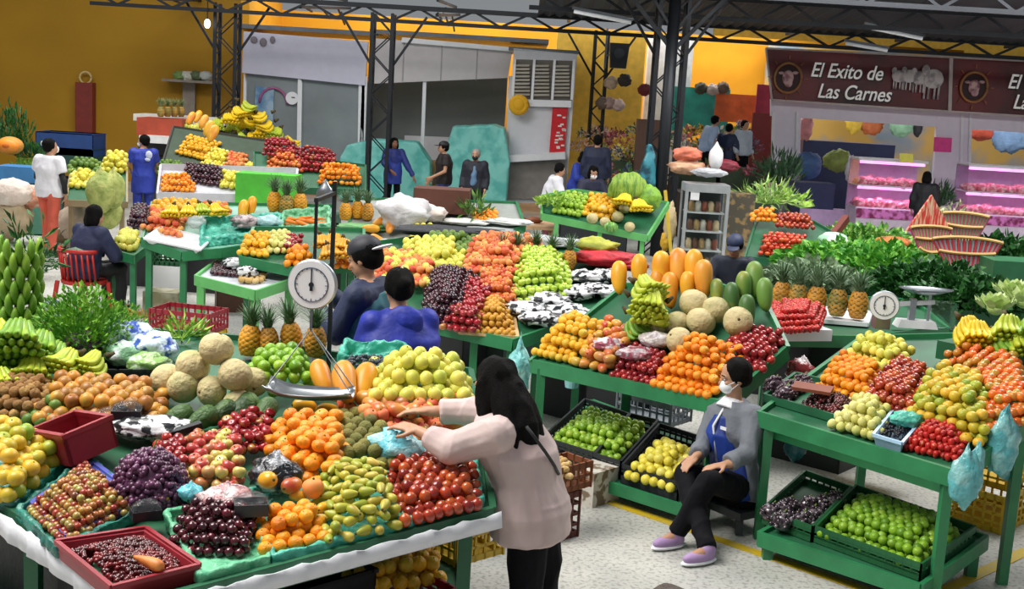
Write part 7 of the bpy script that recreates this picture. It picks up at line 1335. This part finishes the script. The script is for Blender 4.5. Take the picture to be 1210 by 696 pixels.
# crown of a head entering at the bottom edge
q = W(792, 697, 3.0); g = Vector((q.x, q.y, 0)); J, p = std(g, D(80), (q.z+.02)/1.0)
k_ = (q.z+.0)/1.6; J, p = std(g, D(80), 1.6*k_); person(J, 'brown haired person passing below the frame, only the crown showing', top=mat('4a4448', .7), trousers=NAVYT, shoes=BLACKC, hair='short', hairm=mat('3a2a22', .6, bump=.5, bs=60), vs=.012)
# ------------------------------------------------------------------ leave out fruit buried inside the heaps (nothing shows it from the front or a step aside)
import numpy as np
from mathutils.bvhtree import BVHTree
bpy.context.view_layer.update()
IDB = np.full((700, 1220), -1, np.int32); DS = 1.0
def proj(v):
    q = v-CO; z = q.dot(fw); return 605+F_PX*q.dot(RT)/z, 348-F_PX*q.dot(UP)/z, z
order = []
for i, o in enumerate(fruit_objs):
    x, y, z = proj(o.location); k = KINDR[o.data.name]; order.append((z, i, x, y, k*o.scale[0]*F_PX/z))
for z, i, x, y, r in sorted(order, reverse=True):
    x0, x1, y0, y1 = int(max(0, x-r)), int(min(1219, x+r+1)), int(max(0, y-r)), int(min(699, y+r+1))
    if x1 <= x0 or y1 <= y0: continue
    yy_, xx_ = np.mgrid[y0:y1, x0:x1]; m_ = (xx_-x)**2+(yy_-y)**2 <= r*r; IDB[y0:y1, x0:x1][m_] = i
cnt_ = np.bincount(IDB[IDB >= 0].ravel(), minlength=len(fruit_objs)); area_ = {i: 3.14*r*r for z, i, x, y, r in order}
bv = []; bf = []; fset = set(o.name for o in fruit_objs)
for o in list(col.objects):
    if o.type != 'MESH' or o.name in fset or o.get('kind') == 'stuff' or o.name.startswith(('floor', 'wall', 'ceiling', 'roof', 'flower', 'glass', 'wrap', 'weave')): continue
    mw = o.matrix_world; b0 = len(bv); bv += [mw@v_.co for v_ in o.data.vertices]; bf += [tuple(b0+i for i in pl.vertices) for pl in o.data.polygons]
tree = BVHTree.FromPolygons(bv, bf)
main = {}
for i, o in enumerate(fruit_objs):
    if cnt_[i] < max(3, .05*area_[i]): continue
    ys_, xs_ = 0, 0; x, y, z = proj(o.location); r = KINDR[o.data.name]*o.scale[0]; ok = 0
    for a_, b_ in ((0, .9), (-.8, .3), (.8, .3), (0, 0), (0, -.7)):
        p_ = o.location+(RT*a_+UP*b_)*r-fw*r*.6; d_ = (CO-p_); h_ = tree.ray_cast(p_, d_.normalized(), d_.length)
        if h_[0] is None: ok += 1
    if ok: main[o.name] = int(cnt_[i])+2
LIM = 300; drop = 0; byk = {}
for o in fruit_objs:
    h = main.get(o.name, 0)
    if h < 2: bpy.data.objects.remove(o); drop += 1
    else: byk.setdefault(o.name.split('.')[0], []).append((h, o))
kept = sum(len(v) for v in byk.values())
for kn, v in sorted(byk.items(), key=lambda kv: -len(kv[1])):
    v.sort(key=lambda a: -a[0])
    if len(v) > LIM-5:
        rest = [o for h, o in v[LIM-5:]]; vs = []; fs = []; mi = []; me0 = rest[0].data
        for o in rest:
            mw = Matrix.LocRotScale(o.location, o.rotation_euler, o.scale); b0 = len(vs); vs += [tuple(mw@v_.co) for v_ in o.data.vertices]
            for pl in o.data.polygons: fs.append(tuple(b0+i for i in pl.vertices)); mi.append(pl.material_index)
        me = bpy.data.meshes.new('more_'+kn); me.from_pydata(vs, [], fs)
        for m_ in me0.materials: me.materials.append(m_)
        me.polygons.foreach_set('material_index', mi); me.polygons.foreach_set('use_smooth', [True]*len(mi)); me.update()
        r = bpy.data.objects.new(kn+'_heap', me); col.objects.link(r); tag(r, 'the many smaller looking '+kn.replace('_', ' ')+' fruit farther back in the heaps', 'fruit', None, 'stuff')
        for o in rest: bpy.data.objects.remove(o)
print('CULL dropped', drop, 'kept', kept, {k: len(v) for k, v in byk.items()})
bpy.data.scenes.remove(SCT)
print('TIME', time.time()-T0)
